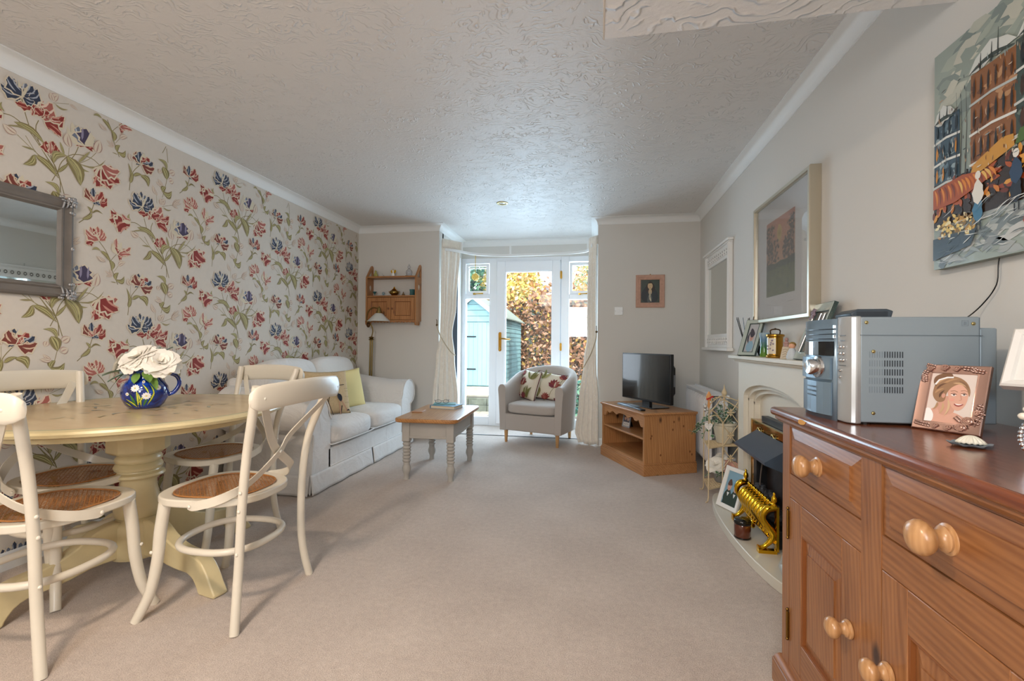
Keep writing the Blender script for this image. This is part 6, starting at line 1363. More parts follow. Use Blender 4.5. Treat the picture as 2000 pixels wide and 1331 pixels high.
b = MB(); b.prism([(yf-.018, .851), (yf-.018, .843), (yf-.006, .832), (0, .832), (0, .851)], LEN+.03, (-.015, 0, 0), (0, 1, 0), (0, 0, 1)); b.build('cornice_moulding', M_sph, sb)
b = MB(); b.box(-.022, LEN+.022, yf-.022, 0, 0, .075); b.prism([(yf-.022, .075), (yf-.016, .086), (yf-.004, .092), (0, .092), (0, .075)], LEN+.03, (-.015, 0, 0), (0, 1, 0), (0, 0, 1)); b.build('plinth', M_sph, sb, bevel=.003)
b = MB(); b.box(0, LEN, yf+.02, 0, .09, .832); b.build('carcase', M_sp, sb)
b = MB(); xs = [0]; 
for (x0, x1) in ((0, S0), (S0+DW, S0+DW+ST), (S0+2*DW+ST, S0+2*DW+2*ST), (S0+3*DW+2*ST, LEN)): MB().box(x0, x1, yf, yf+.022, .09, .832).build('stile', M_sp, sb)
for i in range(3):
    x0 = S0+i*(DW+ST); x1 = x0+DW
    MB().box(x0, x1, yf+.001, yf+.02, .612, .682).build('rail', M_sph, sb); MB().box(x0, x1, yf+.001, yf+.02, .826, .832).build('rail', M_sph, sb); MB().box(x0, x1, yf+.001, yf+.02, .09, .112).build('rail', M_sph, sb)
    MB().box(x0, x1, yf+.012, yf+.02, .11, .83).build('recess_shadow_gap', mat('dark_gap', '#2a1810', .8), sb)
    # drawer with fielded front
    b = MB(); a0, a1, c0, c1 = x0+.002, x1-.002, .684, .824; e_ = .036
    V = [(a0, yf+.004, c0), (a1, yf+.004, c0), (a1, yf+.004, c1), (a0, yf+.004, c1), (a0+e_, yf-.006, c0+e_*.8), (a1-e_, yf-.006, c0+e_*.8), (a1-e_, yf-.006, c1-e_*.8), (a0+e_, yf-.006, c1-e_*.8)]
    V2 = [(a0+e_, yf-.001, c0+e_*.8), (a1-e_, yf-.001, c0+e_*.8), (a1-e_, yf-.001, c1-e_*.8), (a0+e_, yf-.001, c1-e_*.8)]
    V[4:8], inner = V2, V[4:8]
    b.add(V+inner, [(0, 1, 5, 4), (1, 2, 6, 5), (2, 3, 7, 6), (3, 0, 4, 7), (4, 5, 9, 8), (5, 6, 10, 9), (6, 7, 11, 10), (7, 4, 8, 11), (8, 9, 10, 11)]); b.box(a0, a1, yf+.005, yf+.3, c0, c1)
    dr = b.build('drawer', M_sph, sb)
    # door
    b = MB(); z0, z1 = .114, .610; w_ = .082
    b.box(x0+.002, x0+w_, yf, yf+.018, z0, z1); b.box(x1-w_, x1-.002, yf, yf+.018, z0, z1); door = b.build('door', M_sp, sb, bevel=.0015)
    b = MB(); b.box(x0+w_, x1-w_, yf, yf+.018, z1-.085, z1); b.box(x0+w_, x1-w_, yf, yf+.018, z0, z0+.092); b.build('door_rail', M_sph, door, bevel=.0015)
    a0, a1, c0, c1 = x0+w_, x1-w_, z0+.092, z1-.085; e_ = .038
    V = [(a0, yf+.012, c0), (a1, yf+.012, c0), (a1, yf+.012, c1), (a0, yf+.012, c1), (a0+e_, yf+.004, c0+e_), (a1-e_, yf+.004, c0+e_), (a1-e_, yf+.004, c1-e_), (a0+e_, yf+.004, c1-e_)]
    V += [(x, yf+.0005, z) for (x, y, z) in V[4:8]]
    b = MB(); b.add(V, [(0, 1, 5, 4), (1, 2, 6, 5), (2, 3, 7, 6), (3, 0, 4, 7), (4, 5, 9, 8), (5, 6, 10, 9), (6, 7, 11, 10), (7, 4, 8, 11), (8, 9, 10, 11)]); b.build('door_panel', M_sp, door)
    b = MB(); b.frame(a0-.002, a1+.002, c0-.002, c1+.002, .008, yf+.012, yf+.002); b.build('panel_moulding', mat('orange_wax_edge', '#87512a', .35), door)
    def knob(parent, x, z, s):
        b = MB(); pr_ = [(.027, 0), (.028, .003), (.027, .007), (.022, .009), (.023, .013), (.020, .016), (.016, .019), (.0155, .026), (.019, .031), (.026, .036), (.0305, .044), (.031, .050), (.027, .059), (.016, .065), (.001, .067)]
        b.lathe([(r*s, -z_*s+yf-.001) for r, z_ in pr_], 28, c=(x, 0, z), axis='Y'); b.build('knob', M_knob, parent, smooth=50)
    knob(dr, (x0+x1)/2, .752, .96)
    kx = x1-.045 if i % 2 == 0 else x0+.028
    if i == 2: kx = x0+.045
    knob(door, kx, .412, .76)
    hx = x0 if i != 1 else x1
    for hz in (.53, .22):
        b = MB(); b.tube([(hx-.002, yf-.004, hz-.04), (hx-.002, yf-.004, hz+.04)], .0038, 8); b.ball((hx-.002, yf-.004, hz+.045), .005, 8, 5); b.ball((hx-.002, yf-.004, hz-.045), .005, 8, 5); b.box(hx-.010, hx+.006, yf-.003, yf, hz-.038, hz+.038); b.build('hinge', mat('aged_brass', '#8a6a34', .3, metal=1), door, smooth=40)
b = MB(); b.prism([(-.012, -.006), (.0, -.009), (.02, -.007), (.03, -.003), (.034, .003), (.02, .004), (.004, .006), (-.010, .003)], .0008, (.20, yf-.0305, .866), (1, 0, 0), (0, 0, 1)); b.build('chip_mark', mat('bare_wood_chip', '#cf9a50', .8), sb)

# ------------------------------------------------------------------ stereo
M_st = mat('silver_blue_casing', '#8d9ba4', .38, metal=.15); M_sil = mat('bright_silver_plastic', '#c6cacc', .28, metal=.6); M_stf = mat('blue_grey_front', '#7f95a6', .3, metal=.4)
TS = .877
sr = thing('stereo', 'silver blue compact stereo system on the pine sideboard, its front facing the room', 'stereo', (.66, 1.30, TS))
# local: x into the wall, y away from the camera
b = MB(); b.box(0, .262, 0, .235, .006, .272); b.build('casing', M_st, sr, bevel=.004)
b = MB(); b.box(.262, .300, .004, .230, .010, .245); b.build('rear_housing', M_st, sr, bevel=.004)
b = MB(); b.box(-.002, .266, -.0012, .236, .225, .227); b.box(.258, .2595, -.0012, .0, .01, .27); b.build('seam', mat('seam_grey', '#66737c', .5), sr)
b = MB(); b.prism([(.004, 0), (.004, .052), (-.028, .052), (-.026, .02), (-.018, .002), (-.008, -.003)], .272, (0, 0, .002)); b.build('silver_bezel', M_sil, sr, bevel=.003)
def ffront(u, v): y = .050+.18*u; return (-.028-.016*sin(pi*u), y, .0+.270*v)
b = MB(); b.grid(ffront, 10, 2); b.build('front_panel', M_stf, sr, smooth=180, solid=.004)
def onf(y, z, d=.003): u = (y-.05)/.18; return (-.028-.016*sin(pi*u)-d, y, z)
def fpatch(y0, y1, z0, z1, d=.003, n=7): 
    b = MB(); b.grid(lambda u, v: onf(y0+(y1-y0)*u, z0+(z1-z0)*v, d), n, 2); return b
fpatch(.056, .222, .172, .210, .004).build('display', mat('display_black', '#06090c', .05, coat=1), sr, solid=.002)
b = MB()
for z in (.216, .229, .242): b.grid(lambda u, v, z=z: onf(.056+.166*u, z+.0018*v, .0045), 7, 2)
b.build('disc_tray_slot', M_black, sr)
b = MB()
for z in (.219, .232, .245): b.box(-.036, -.030, .052, .056, z, z+.008)
b.build('tray_trim', M_chrome, sr)
fpatch(.060, .225, .108, .166, .008).build('control_panel', M_stf, sr, solid=.006)
q = onf(.105, .140, .010); b = MB(); b.lathe([(.030, .004), (.030, 0), (.029, -.004), (.022, -.006), (.021, -.022), (.018, -.026), (.001, -.024)], 32, c=q, axis='X'); b.build('volume_knob', M_chrome, sr, smooth=40)
b = MB()
for y in (.155, .175, .197): b.ball(onf(y, .142, .010), (.004, .006, .009), 8, 6)
for y in (.16, .18, .20): b.ball(onf(y, .117, .009), (.003, .003, .003), 6, 4)
b.build('button', M_sil, sr, smooth=60)
fpatch(.060, .225, .012, .100, .006).build('cassette_door', M_stf, sr, solid=.004)
b = MB()
for z in (.082, .070, .058): b.grid(lambda u, v, z=z: onf(.115+.05*u, z+.004*v, .0095), 4, 2)
b.build('vent_slot', mat('slot_dark_blue', '#39424a', .4), sr)
b = MB()
for i in range(3):
    for j in range(2): b.ball((-.029, .020+j*.016, .196-i*.017), (.004, .006, .005), 8, 6)
for z in (.135, .118): b.ball((-.029, .036, z), (.003, .006, .004), 8, 5)
b.build('bezel_button', M_chrome, sr, smooth=60)
b = MB(); rr = random.Random(4)
for (yy, zz, n_) in ((.013, .225, 5), (.016, .212, 4), (.012, .148, 6)):
    for k in range(n_): b.cbox((-.0275, yy+k*.006, zz), (.001, .0035, .003))
b.build('tiny_lettering', mat('label_grey', '#6f767a', .5), sr)
def vx(px): return (px-1680)/252*.290
b = MB(); 
for r in range(5):
    for c in range(14):
        x = .022+c*.0056*1.0; z = .185-.0+-.022*r; 
        if c >= 6: b.box(x-.0011, x+.0011, -.0008, .0004, z-.0155, z)
b.build('vent_slots', mat('vent_dark', '#323b43', .5), sr)
b = MB()
for r in range(5):
    for c in range(6): x = .022+c*.0056; z = .185-.022*r; b.box(x-.0010, x+.0010, -.0006, .0004, z-.0155, z)
b.build('moulded_slots', mat('vent_relief', '#7a8891', .45), sr)
for (x, z) in ((.014, .258), (.246, .255), (.030, .185), (.030, .030)):
    b = MB(); b.lathe([(.0045, -.0015), (.0045, .001)], 12, c=(x, 0, z), axis='Y'); b.ball((x, -.001, z), (.0035, .0018, .0035)); b.build('screw', mat('brass_screw', '#b5a878', .25, metal=1), sr, smooth=50)
b = MB(); b.frame(.222, .236, .249, .263, .001, 0, -.0005); b.box(.226, .232, -.0008, 0, .252, .260); b.build('moulded_emblem', mat('vent_relief', '#7a8891', .45), sr)
b = MB(); 
for (x, y) in ((.02, .02), (.24, .02), (.02, .21), (.24, .21)): b.lathe([(.012, 0), (.012, .007)], 12, c=(x, y, 0))
b.build('foot', M_black, sr)
rc = thing('remote_control', 'black remote control lying on top of the silver stereo', 'remote control', (.735, 1.435, 1.1492), radians(-4))
b = MB(); b.prism([(-.045, 0), (.045, 0), (.05, .02), (.035, .026), (-.032, .026), (-.05, .014)], .10, (0, .05, 0), (1, 0, 0), (0, 0, 1)); b.build('case', mat('slate_plastic', '#3b4650', .35), rc, bevel=.003)
MB().box(-.036, .036, -.0508, -.05, .006, .019).build('side_recess', mat('slate_plastic_dark', '#28313a', .4), rc)

# ------------------------------------------------------------------ framed bride on the sideboard
M_rose = mat('rose_silver', '#bd9c90', .25, metal=.85)
pfr = bpy.data.objects.new('photo_frame', None); COL.objects.link(pfr); tag(pfr, 'rose silver photo frame of a smiling bride in front of the stereo', 'photo frame'); pfr.location = (.8025, 1.2316, TS); pfr.rotation_euler = (0, 0, radians(-55.6))
LN = radians(19.3); R = Matrix.Rotation(-LN, 4, 'X'); W_, Hh = .126, .162
b = MB(); b.M = R; mprof(-W_/2, W_/2, 0, Hh, b, [(0, .004), (0, -.006), (.002, -.008), (.018, -.005), (.021, -.006), (.022, -.002)]); b.build('frame', M_rose, pfr, smooth=30)
b = MB(); b.M = R; b.box(-W_/2+.003, W_/2-.003, .001, .005, .003, Hh-.003); b.build('backing', M_black, pfr)
b = MB(); b.prism([(.012, .10), (.018, .10), (.075, .0), (.068, .0)], .03, (-.015, .034, 0), (0, 1, 0), (0, 0, 1)); b.build('easel_strut', M_black, pfr)
b = MB(); b.M = R; rr = random.Random(12)
def rose(x, z, r):
    for k in range(3): b.tube([(x+r*(1-.3*k)*cos(a+k), -.010-.001*k, z+r*(1-.3*k)*.8*sin(a+k)) for a in [2*pi*i/10 for i in range(9)]], .0016, 5)
    b.ball((x, -.009, z), (r*.9, .003, r*.75), 10, 6)
def sprig(x, z, a, L):
    b.tube([(x, -.009, z), (x+L*cos(a), -.009, z+L*sin(a))], .0010, 5)
    for k in range(4):
        t = (k+1)/5
        for s in (-1, 1): b.ball((x+L*t*cos(a)+s*.003*sin(a), -.0095, z+L*t*sin(a)-s*.003*cos(a)), (.0036, .0015, .0022), 6, 4)
for (x, z, r) in ((-.018, .154, .008), (.004, .153, .007), (-.045, .150, .006), (-.018, .011, .007), (.006, .010, .007), (.030, .014, .010), (.040, .030, .011), (.052, .050, .006)): rose(x, z, r)
for (x, z, a, L) in ((.012, .155, -.1, .03), (.028, .151, -.15, .028), (-.052, .148, -1.9, .024), (-.035, .155, 2.9, .022), (-.025, .010, 3.0, .026), (-.042, .012, 2.9, .016), (.050, .045, 1.3, .03), (.05, .02, 1.2, .04), (.028, .028, 2.4, .015), (-.056, .135, -1.4, .02), (.016, .012, .2, .02)): sprig(x, z, a, L)
b.build('rose_relief', M_rose, pfr, smooth=60)
P = Print((0, -.0035, 0), (1, 0, 0), (0, 0, 1), step=.00015); P.rect(-.042, .021, .042, .144, '#ddd0c8', 0)
pl = lambda pts, c, l: P.poly([(x, z) for x, z in pts], c, l)
sm = lambda pts: [(p.x, p.y) for p in smooth_path([(x, z, 0) for x, z in pts], 4, True)]
pl(sm([(-.041, .022), (.040, .022), (.034, .034), (.018, .045), (.004, .050), (-.006, .060), (-.022, .058), (-.034, .048)]), '#d8a692', 1)   # shoulder
pl(sm([(-.012, .040), (.008, .046), (.010, .062), (.0, .085), (-.018, .080), (-.020, .058)]), '#cf9d88', 2)
pl(sm([(-.042, .022), (-.042, .050), (-.034, .052), (-.026, .038), (-.028, .022)]), '#f4f2f0', 3)
pl(sm([(-.008, .112), (-.004, .085), (.002, .066), (.012, .054), (.021, .055), (.028, .066), (.031, .082), (.030, .100), (.022, .114), (.006, .120)]), '#dba994', 4)      # face
pl(sm([(-.034, .098), (-.030, .120), (-.014, .134), (.008, .133), (.024, .122), (.033, .104), (.033, .088), (.027, .104), (.014, .116), (.000, .108), (-.008, .092), (-.010, .074), (-.022, .070), (-.032, .082)]), '#9a7657', 5)   # hair
pl(sm([(-.036, .118), (-.034, .132), (-.020, .141), (-.006, .141), (-.002, .134), (-.018, .130), (-.028, .118), (-.030, .108)]), '#7c5a42', 6)
for (x0, z0, x1, z1, c) in [(-.030, .112, -.008, .130, '#c39c74'), (-.02, .11, .012, .130, '#b58d66'), (.0, .118, .028, .110, '#c6a27c'), (-.028, .10, -.010, .118, '#6d4c38'), (-.03, .09, -.014, .104, '#b89068'), (-.02, .08, -.012, .10, '#5f4232'), (.01, .124, .03, .106, '#85644a'), (-.012, .07, -.016, .04, '#c9a67e'), (-.004, .08, -.006, .036, '#d3b48e'), (-.022, .07, -.028, .05, '#b08a66')]: P.petal(x0, z0, x1, z1, .0045, .12, c, 8)
P.line([(-.032, .112), (-.026, .124), (-.012, .131), (.0, .132)], .0035, '#eef0f0', 9)
for (x, z) in ((.006, .090), (.024, .092)): P.petal(x-.006, z, x+.005, z-.001, .0042, -.1, '#f0e6e0', 9, 0, 5); P.oval(x, z, .0022, .002, '#4c4a4c', 0, 8, 10); P.line([(x-.006, z+.002), (x, z+.0035), (x+.005, z+.001)], .0009, '#4a3830', 11); P.line([(x-.007, z+.008), (x, z+.010), (x+.006, z+.007)], .0011, '#9a7257', 11)
P.petal(.008, .068, .026, .069, .0065, -.15, '#9c3f3c', 9); P.petal(.010, .0690, .024, .0695, .003, -.15, '#f2ece8', 10); P.line([(.018, .09), (.021, .079), (.017, .077)], .0010, '#b98672', 10); P.oval(.004, .078, .005, .004, '#e0a08e', 0, 10, 7); P.oval(-.013, .086, .0035, .006, '#cf9a86', 0, 10, 9)
o = P.build('photograph', pfr, .3, .3); o.rotation_euler = (-LN, 0, 0)
# shell on a dish
sh = thing('shell', 'pale scallop shell on a small blue grey dish in front of the bride photo', 'shell', (.738, 1.066, TS), radians(-25))
b = MB(); V = []; n = 40
for (r, z) in ((.002, .003), (.018, .002), (.028, .004), (.030, .007), (.027, .006), (.002, .005)):
    for k in range(n): a = 2*pi*k/n; q = r*(1+.08*sin(a*9)*(r > .02)); V.append((q*cos(a)*1.1, q*sin(a), z+.0015*sin(a*7)*(r > .02)))
b.add(V, [(i*n+k, i*n+(k+1) % n, i*n+n+(k+1) % n, i*n+n+k) for i in range(5) for k in range(n)]); b.build('dish', mat('blue_grey_dish', '#77838c', .5, var=.2, vs=80), sh, smooth=60)
def shf(u, v): a = pi*(u*1.0)-.0; r = .021*v*(1+.05*cos(a*16)); return (r*cos(a)*1.05, -.008+r*sin(a)*.9, .008+.015*(1-v*v)+.001*cos(a*16)*v)
b = MB(); b.grid(shf, 60, 8); b.grid(lambda u, v: (shf(u, v)[0], -.008-(shf(u, v)[1]+.008)*.55, shf(u, v)[2]), 60, 8); b.build('shell_body', mat('shell_cream', '#dcd8c8', .35), sh, smooth=180, solid=.0015)
# ornate pearl frame at the right edge
of = thing('ornate_frame', 'silver beaded ornament frame at the right edge of the sideboard', 'ornament', (.757, .925, TS), radians(-35))
b = MB(); b.lathe([(.034, -.004), (.034, .004)], 28, c=(0, 0, .045), axis='Y', sy=1.15); b.build('plate', mat('pewter_plate', '#8f8f96', .25, metal=.8), of, smooth=40)
b = MB()
for k in range(34): a = 2*pi*k/34; b.ball((.034*cos(a), -.006, .045+.039*sin(a)), .0042, 8, 5)
b.build('beaded_edge', M_chrome, of, smooth=60)
b = MB()
for (x, z, r) in ((-.018, .088, .010), (0, .096, .012), (.016, .090, .010), (-.030, .080, .008), (-.024, .092, .008), (-.008, .106, .008)): b.ball((x, -.006, z), (r, .006, r*.8), 10, 6)
b.build('pearl_flowers', mat('pearl_resin', '#e4e0d2', .3), of, smooth=60)
# white frame standing on the loudspeaker at the right edge
spk = thing('loudspeaker', 'small silver loudspeaker standing on the near part of the sideboard', 'loudspeaker', (.965, .985, TS))
MB().box(-.08, .07, -.13, .115, 0, .105).build('cabinet', M_st, spk, bevel=.005); MB().box(-.085, -.08, -.12, .105, .01, .095).build('speaker_grille', M_black, spk, bevel=.002)
photo_frame('photo_frame', 'white moulded picture frame with rainbow edge cut off at the right border', (.942, 1.10, TS+.106), radians(-58), radians(27), .21, .14, .032, M_wp, lambda P, a, z0, z1: [P.rect(-a, z0, a, z1, '#9ab0b8', 0)]+[P.rect(-a, z0+.03+k*.008, a, z0+.038+k*.008, c, 1) for k, c in enumerate(['#3f9a4c', '#d9d24a', '#e08a3c', '#d0483c'])], [(0, 0), (0, -.020), (.004, -.024), (.014, -.020), (.018, -.014), (.028, -.012), (.036, -.005), (.036, 0)])
cb = thing('cable', 'thin black cable hanging from behind the street painting down to the stereo', 'cable', (1.045, 1.42, 1.30))
MB().tube(smooth_path([(0, -.02, .06), (0, -.003, 0), (0, .004, -.06), (-.004, .045, -.11), (-.03, .07, -.148), (-.08, .06, -.158)], 6), .0016, 6).build('wire', M_black, cb, smooth=60)
# ------------------------------------------------------------------ outside
M_pav = mat('paving_slab', '#a39c8c', .8, var=.15, vs=6, bump=.4, bs=20); M_mort = mat('mortar', '#6f6a60', .9)
g = MB(); g.box(-9, 8, BY+.1, 30, -.35, -.20); struct('ground', g, mat('garden_soil', '#5c5440', .95, var=.3, vs=3))
pa = struct('lower_pavement', MB().box(-4.2, 3.5, BY+.1, 7.68, -.20, -.12), M_mort); pb = struct('upper_pavement', MB().box(-4.2, 3.5, 7.72, 13.5, -.20, .145), M_mort)
rr = random.Random(5); n = 0
for par, z, y0, y1, s in ((pa, -.12, BY+.12, 7.66, .48), (pb, .145, 7.72, 9.9, .55)):
    y = y0; row = 0
    while y < y1-.1:
        yy = min(y+s, y1); x = -3.6+(.27 if row % 2 else 0)
        while x < 2.6:
            xx = x+s*rr.choice([1, 1, 1.3]); MB().box(x+.006, xx-.006, y+.006, yy-.006, z-.01, z+.022+rr.uniform(0, .006)).build('paving_slab', M_pav, par, bevel=.004, seg=1); x = xx
        y = yy; row += 1
x = -3.6
while x < 2.6:
    xx = x+rr.uniform(.22, .34)
    for zz in (-.11, .01): MB().box(x+.004, xx-.004, 7.665, 7.73, zz, zz+.115).build('brick', mat('mossy_stone', '#6f7364', .9, var=.35, vs=9, bump=.4, bs=30), pb, bevel=.004, seg=1)
    x = xx
# shed
M_shed = mat('turquoise_stain', '#7aa3a6', .65, var=.06, vs=5, bump=.1, bs=40); M_shf = mat('pale_turquoise_front', '#9ac4ca', .6, var=.04, vs=5)
sx0, sx1, sy0, sy1, sz = -2.92, -2.0, 9.25, 12.6, .165
shd = thing('garden_shed', 'turquoise painted wooden garden shed with boarded door beyond the glass door', 'shed', ((sx0+sx1)/2, sy0, sz))
hw = (sx1-sx0)/2; EZ, PZ = 1.47, 1.83; DPT = sy1-sy0
b = MB(); b.box(-hw+.02, hw-.02, .02, DPT-.02, 0, EZ); b.build('shed_body', M_shed, shd)
for i in range(14):     # shiplap side boards
    z = i*.105; b = MB(); b.prism([(hw-.02, z), (hw+.012, z), (hw-.002, z+.102), (hw-.02, z+.102)], -DPT, (0, 0, 0), (1, 0, 0), (0, 0, 1)); b.build('side_board', M_shed, shd)
for i in range(8):      # vertical door boards
    x = -hw+.09+i*.093; MB().box(x+.002, x+.091, -.012, .018, .03, 1.33).build('door_board', M_shf, shd)
MB().box(-hw, -hw+.085, -.006, .02, 0, EZ).build('corner_board', M_shf, shd); MB().box(hw-.085, hw, -.006, .02, 0, EZ).build('corner_board', M_shf, shd)
for i in range(4):
    z = 1.345+i*.12; wz = hw*max(0, 1-(z-EZ+.04)/(PZ-EZ+.02)) if z > EZ-.04 else hw; w2 = hw*max(.05, 1-(z+.11-EZ)/(PZ-EZ)) if z+.11 > EZ else hw
    b = MB(); b.prism([(-min(wz, hw), z), (min(wz, hw), z), (w2, z+.112), (-w2, z+.112)], .03, (0, .016, 0), (1, 0, 0), (0, 0, 1)); b.build('gable_board', M_shf, shd)
M_felt = mat('roof_felt', '#7f8a80', .9, var=.2, vs=20)
for s in (-1, 1):
    b = MB(); b.prism([(0, PZ+.05), (s*(hw+.10), EZ-.03), (s*(hw+.10), EZ-.005), (0, PZ+.08)][::s], -(DPT+.16)*1, (0, -.08, 0), (1, 0, 0), (0, 0, 1)); o = b.build('roof_slope', M_felt, shd)
    b = MB(); b.prism([(0, PZ-.02), (s*(hw+.10), EZ-.10), (s*(hw+.10), EZ), (0, PZ+.085)][::s], .03, (0, -.08, 0), (1, 0, 0), (0, 0, 1)); b.build('bargeboard', mat('white_blue_trim', '#d8ecef', .5), shd)
for z in (.35, 1.02): MB().box(-hw+.30, -hw+.52, -.02, -.012, z, z+.028).build('strap_hinge', M_black, shd)
# butterfly on the shed side
bf = thing('butterfly_ornament', 'red and white metal butterfly fixed on the shed side', 'ornament', (sx1+.03, 10.05, 1.16), radians(90))
b = MB()
for s in (-1, 1): b.prism([(0, 0), (s*.05, .07), (s*.12, .09), (s*.13, .03), (s*.07, -.01), (s*.09, -.07), (s*.04, -.08)][::s], .008, (0, 0, 0), (1, 0, 0), (0, 0, 1))
b.build('wings', mat('butterfly_white', '#e6dede', .5), bf); b = MB(); b.ball((0, -.01, 0), (.014, .01, .07)); b.prism([(-.1, .05), (-.05, .04), (-.06, .07)], .01, (0, -.002, 0), (1, 0, 0), (0, 0, 1)); b.build('body', mat('butterfly_red', '#a83a3c', .5), bf)

# foliage
def leaves(name, parent, n, pos, size, mats, seed, quad=True):
    rr = random.Random(seed); V = []; Fc = []; mi = []
    for i in range(n):
        p = pos(rr); s = size*rr.uniform(.6, 1.35); a = rr.uniform(0, 6.28); t_ = rr.uniform(-1.1, 1.1); t2 = rr.uniform(-.9, .9)
        u = Vector((cos(a), sin(t2)*.7, sin(a))); u.normalize(); v_ = Vector((-sin(a), sin(t_), cos(a))); v_ = (v_-u*u.dot(v_)).normalized()
        k = len(V); V += [p-u*s, p-v_*s*.52+u*s*.1, p+u*s, p+v_*s*.52+u*s*.1]; Fc.append((k, k+1, k+2, k+3)); mi.append(rr.randrange(len(mats)) if rr.random() > .25 else 0)
    b = MB(); b.v = [tuple(q) for q in V]; b.f = Fc; b.mi = mi; b.c = [None]*n
    me = bpy.data.meshes.new(name); me.from_pydata(b.v, [], Fc)
    for m_ in mats: me.materials.append(m_)
    me.polygons.foreach_set('material_index', mi); o = bpy.data.objects.new(name, me); COL.objects.link(o); o.parent = parent; o['kind'] = 'stuff'; return o
def lm(name, c):
    m_ = mat(name, c, .6); return m_
copper = [lm('copper_leaf', '#96684a'), lm('russet_leaf', '#b28a6c'), lm('gold_leaf', '#bd9848'), lm('bronze_leaf', '#4a3428'), lm('dark_green_leaf', '#2c3d31'), lm('pale_pink_leaf', '#d0a384')]
hd = thing('beech_hedge', 'tall copper leaved beech hedge behind the shed and patio', 'hedge', (0, 10.8, .0))
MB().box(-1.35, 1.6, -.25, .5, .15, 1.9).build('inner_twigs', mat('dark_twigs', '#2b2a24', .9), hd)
leaves('hedge_foliage', hd, 15000, lambda r: Vector((r.uniform(-1.48, 1.75), -.30-abs(r.gauss(0, .12))+(.5*r.random() if r.random() < .3 else 0), .15+1.95*r.random()**.9)) , .055, copper, 2)
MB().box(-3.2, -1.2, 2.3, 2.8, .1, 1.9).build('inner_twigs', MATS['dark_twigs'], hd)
leaves('hedge_foliage', hd, 5000, lambda r: Vector((r.uniform(-3.2, -1.2), 2.25-abs(r.gauss(0, .1)), .15+2.1*r.random())), .055, copper, 12)
leaves('hedge_top', hd, 4500, lambda r: Vector((r.uniform(-1.48, 1.75), r.uniform(-.4, .5), 1.9+abs(r.gauss(0, .22)))), .05, [copper[1], copper[2], copper[5], copper[0]], 3)
def tree(name, label, loc, h, cr, mats, n, seed, size=.08):
    t = thing(name, label, 'tree', loc, 0); b = MB(); b.tube([(0, 0, 0), (.05, 0, h*.45), (-.05, .05, h*.8)], [.12, .09, .04], 8)
    for k in range(5): a = k*1.3; b.tube([(0, 0, h*(.4+.07*k)), (cr[0]*.6*cos(a), cr[1]*.6*sin(a), h*(.6+.07*k))], [.05, .015], 6)
    b.build('trunk', mat('bark', '#5a4a3c', .9), t, smooth=60)
    def ps(r):
        while True:
            q = Vector((r.uniform(-1, 1), r.uniform(-1, 1), r.uniform(-1, 1)))
            if .35 < q.length < 1: return Vector((q.x*cr[0], q.y*cr[1], h*.62+q.z*cr[2]))
    leaves('foliage', t, n, ps, size, mats, seed)
yel = [lm('yellow_leaf', '#e8cf6a'), lm('cream_leaf', '#f0e2b8'), lm('orange_leaf', '#dca46a'), lm('olive_leaf', '#b5b068')]
grn = [lm('evergreen_leaf', '#4a7a5c'), lm('dark_green_leaf', '#35493a'), lm('pale_green_leaf', '#8fb48c'), lm('blue_green_leaf', '#3f7a6c')]
tree('autumn_tree', 'yellow and orange autumn tree rising above the beech hedge', (-2.75, 15.2, -.1), 4.6, (1.05, 1.0, 1.6), yel, 6500, 6, .07)
tree('evergreen_tree', 'dense dark green evergreen tree behind the garden shed', (-5.4, 14.6, -.1), 5.4, (2.0, 1.2, 2.4), grn, 9000, 7, .085)
tree('weeping_tree', 'pale leaved tree behind the hedge at the right window light', (.15, 15.2, -.1), 4.4, (.95, 1.0, 1.6), [yel[1], yel[3], grn[2], yel[2]], 4500, 8, .06)
# green shrub and pot near the door on the right
ps_ = thing('shrub', 'low bluish green shrub outside the right window light', 'shrub', (.02, 7.1, -.1)); leaves('foliage', ps_, 1500, lambda r: Vector((r.gauss(0, .22), r.gauss(0, .15), .1+.5*r.random())), .035, grn, 9)
MB().tube([(0, 0, 0), (0, 0, .4)], .012, 6).build('stem', MATS['bark'], ps_)
# garden chair glimpsed beyond the door
gc = thing('garden_planter', 'round blue grey planter outside behind the armchair', 'planter', (-.72, 7.6, -.09)); b = MB(); b.lathe([(.17, 0), (.19, .02), (.27, .62), (.30, .64), (.30, .70), (.26, .70), (.25, .60)], 28); b.build('tub', mat('slate_planter', '#5f7288', .6), gc, smooth=40)
# neighbour's house
hs = thing('neighbour_house', 'distant neighbouring house with a pale slate gable roof behind the trees', 'house', (-3.2, 22, -.2))
b = MB(); b.box(-3.4, 3.6, 0, 6, 0, 2.1); b.build('house_wall', mat('red_brick_wall', '#a87a68', .9, var=.2, vs=12), hs)
b = MB(); b.prism([(-3.4, 2.1), (3.6, 2.1), (0.1, 4.25)], 6, (0, 6, 0), (1, 0, 0), (0, 0, 1)); b.build('gable', MATS['red_brick_wall'], hs)
b = MB(); b.prism([(-4.0, 1.78), (-4.0, 1.93), (.1, 4.5), (.1, 4.35)], 6.6, (0, 6.3, 0), (1, 0, 0), (0, 0, 1)); b.prism([(.1, 4.35), (.1, 4.5), (4.2, 1.93), (4.2, 1.78)], 6.6, (0, 6.3, 0), (1, 0, 0), (0, 0, 1)); b.build('roof', mat('pale_slate', '#9aa6b4', .8, var=.1, vs=10), hs)
b = MB()
for k in range(34): t_ = k/34; b.cbox((.1+4.1*t_, -.32, 4.28-2.57*t_), (.07, .06, .10))
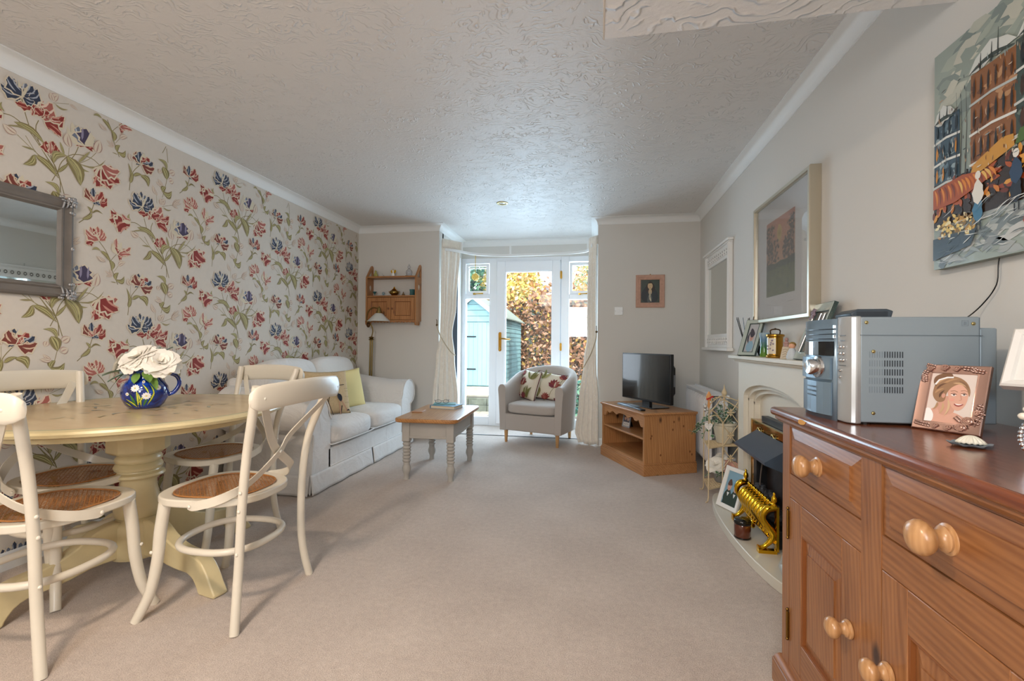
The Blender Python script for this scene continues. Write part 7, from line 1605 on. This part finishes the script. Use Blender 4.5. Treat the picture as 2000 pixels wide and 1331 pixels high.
b.build('dentil_edge', mat('dark_tile_ends', '#474c55', .8), hs)
b = MB(); b.box(1.4, 1.9, 2, 2.6, 3.2, 4.6); b.build('chimney', MATS['red_brick_wall'], hs)
# ------------------------------------------------------------------ separate joined repeats into single parts
def split_loose(o):
    me = o.data; n = len(me.vertices); par = list(range(n))
    def find(a):
        while par[a] != a: par[a] = par[par[a]]; a = par[a]
        return a
    for e in me.edges:
        a, b_ = find(e.vertices[0]), find(e.vertices[1])
        if a != b_: par[a] = b_
    groups = {}
    for p in me.polygons: groups.setdefault(find(p.vertices[0]), []).append(p)
    if not 1 < len(groups) <= 60: return
    sm = me.polygons[0].use_smooth; first = True; mats_ = list(me.materials); new = []
    for polys in groups.values():
        ids = {}; V = []; Fc = []
        for p in polys:
            f = []
            for i in p.vertices:
                if i not in ids: ids[i] = len(V); V.append(tuple(me.vertices[i].co))
                f.append(ids[i])
            Fc.append(f)
        m2 = bpy.data.meshes.new(me.name); m2.from_pydata(V, [], Fc)
        for m_ in mats_: m2.materials.append(m_)
        m2.polygons.foreach_set('material_index', [p.material_index for p in polys])
        if sm: m2.shade_smooth(); m2.set_sharp_from_angle(angle=radians(45))
        new.append(m2)
    o.data = new[0]
    for m2 in new[1:]:
        c = o.copy(); c.data = m2; COL.objects.link(c)
SPLIT = {'door_rail', 'bolt', 'ledge', 'side_boss', 'foot', 'pipe', 'wall_bracket', 'tray_trim', 'screw', 'brass_panel', 'fire_surround', 'lens', 'grey_leaf',
         'chrome_rod', 'reed', 'knob', 'apron', 'rail', 'button', 'bezel_button', 'vent_slot', 'disc_tray_slot', 'piercing', 'engraved_scroll', 'glazing_bead', 'corner_post', 'seam', 'wings', 'dentil_edge', 'glass_drops', 'stopper', 'handle', 'end_post'}
import re as _re
for o in list(COL.objects):
    if o.type == 'MESH' and o.parent and _re.sub(r'\.\d+$', '', o.name) in SPLIT and 'kind' not in o.keys() and len(o.children) == 0 and 'ink' not in o.data.color_attributes:
        split_loose(o)
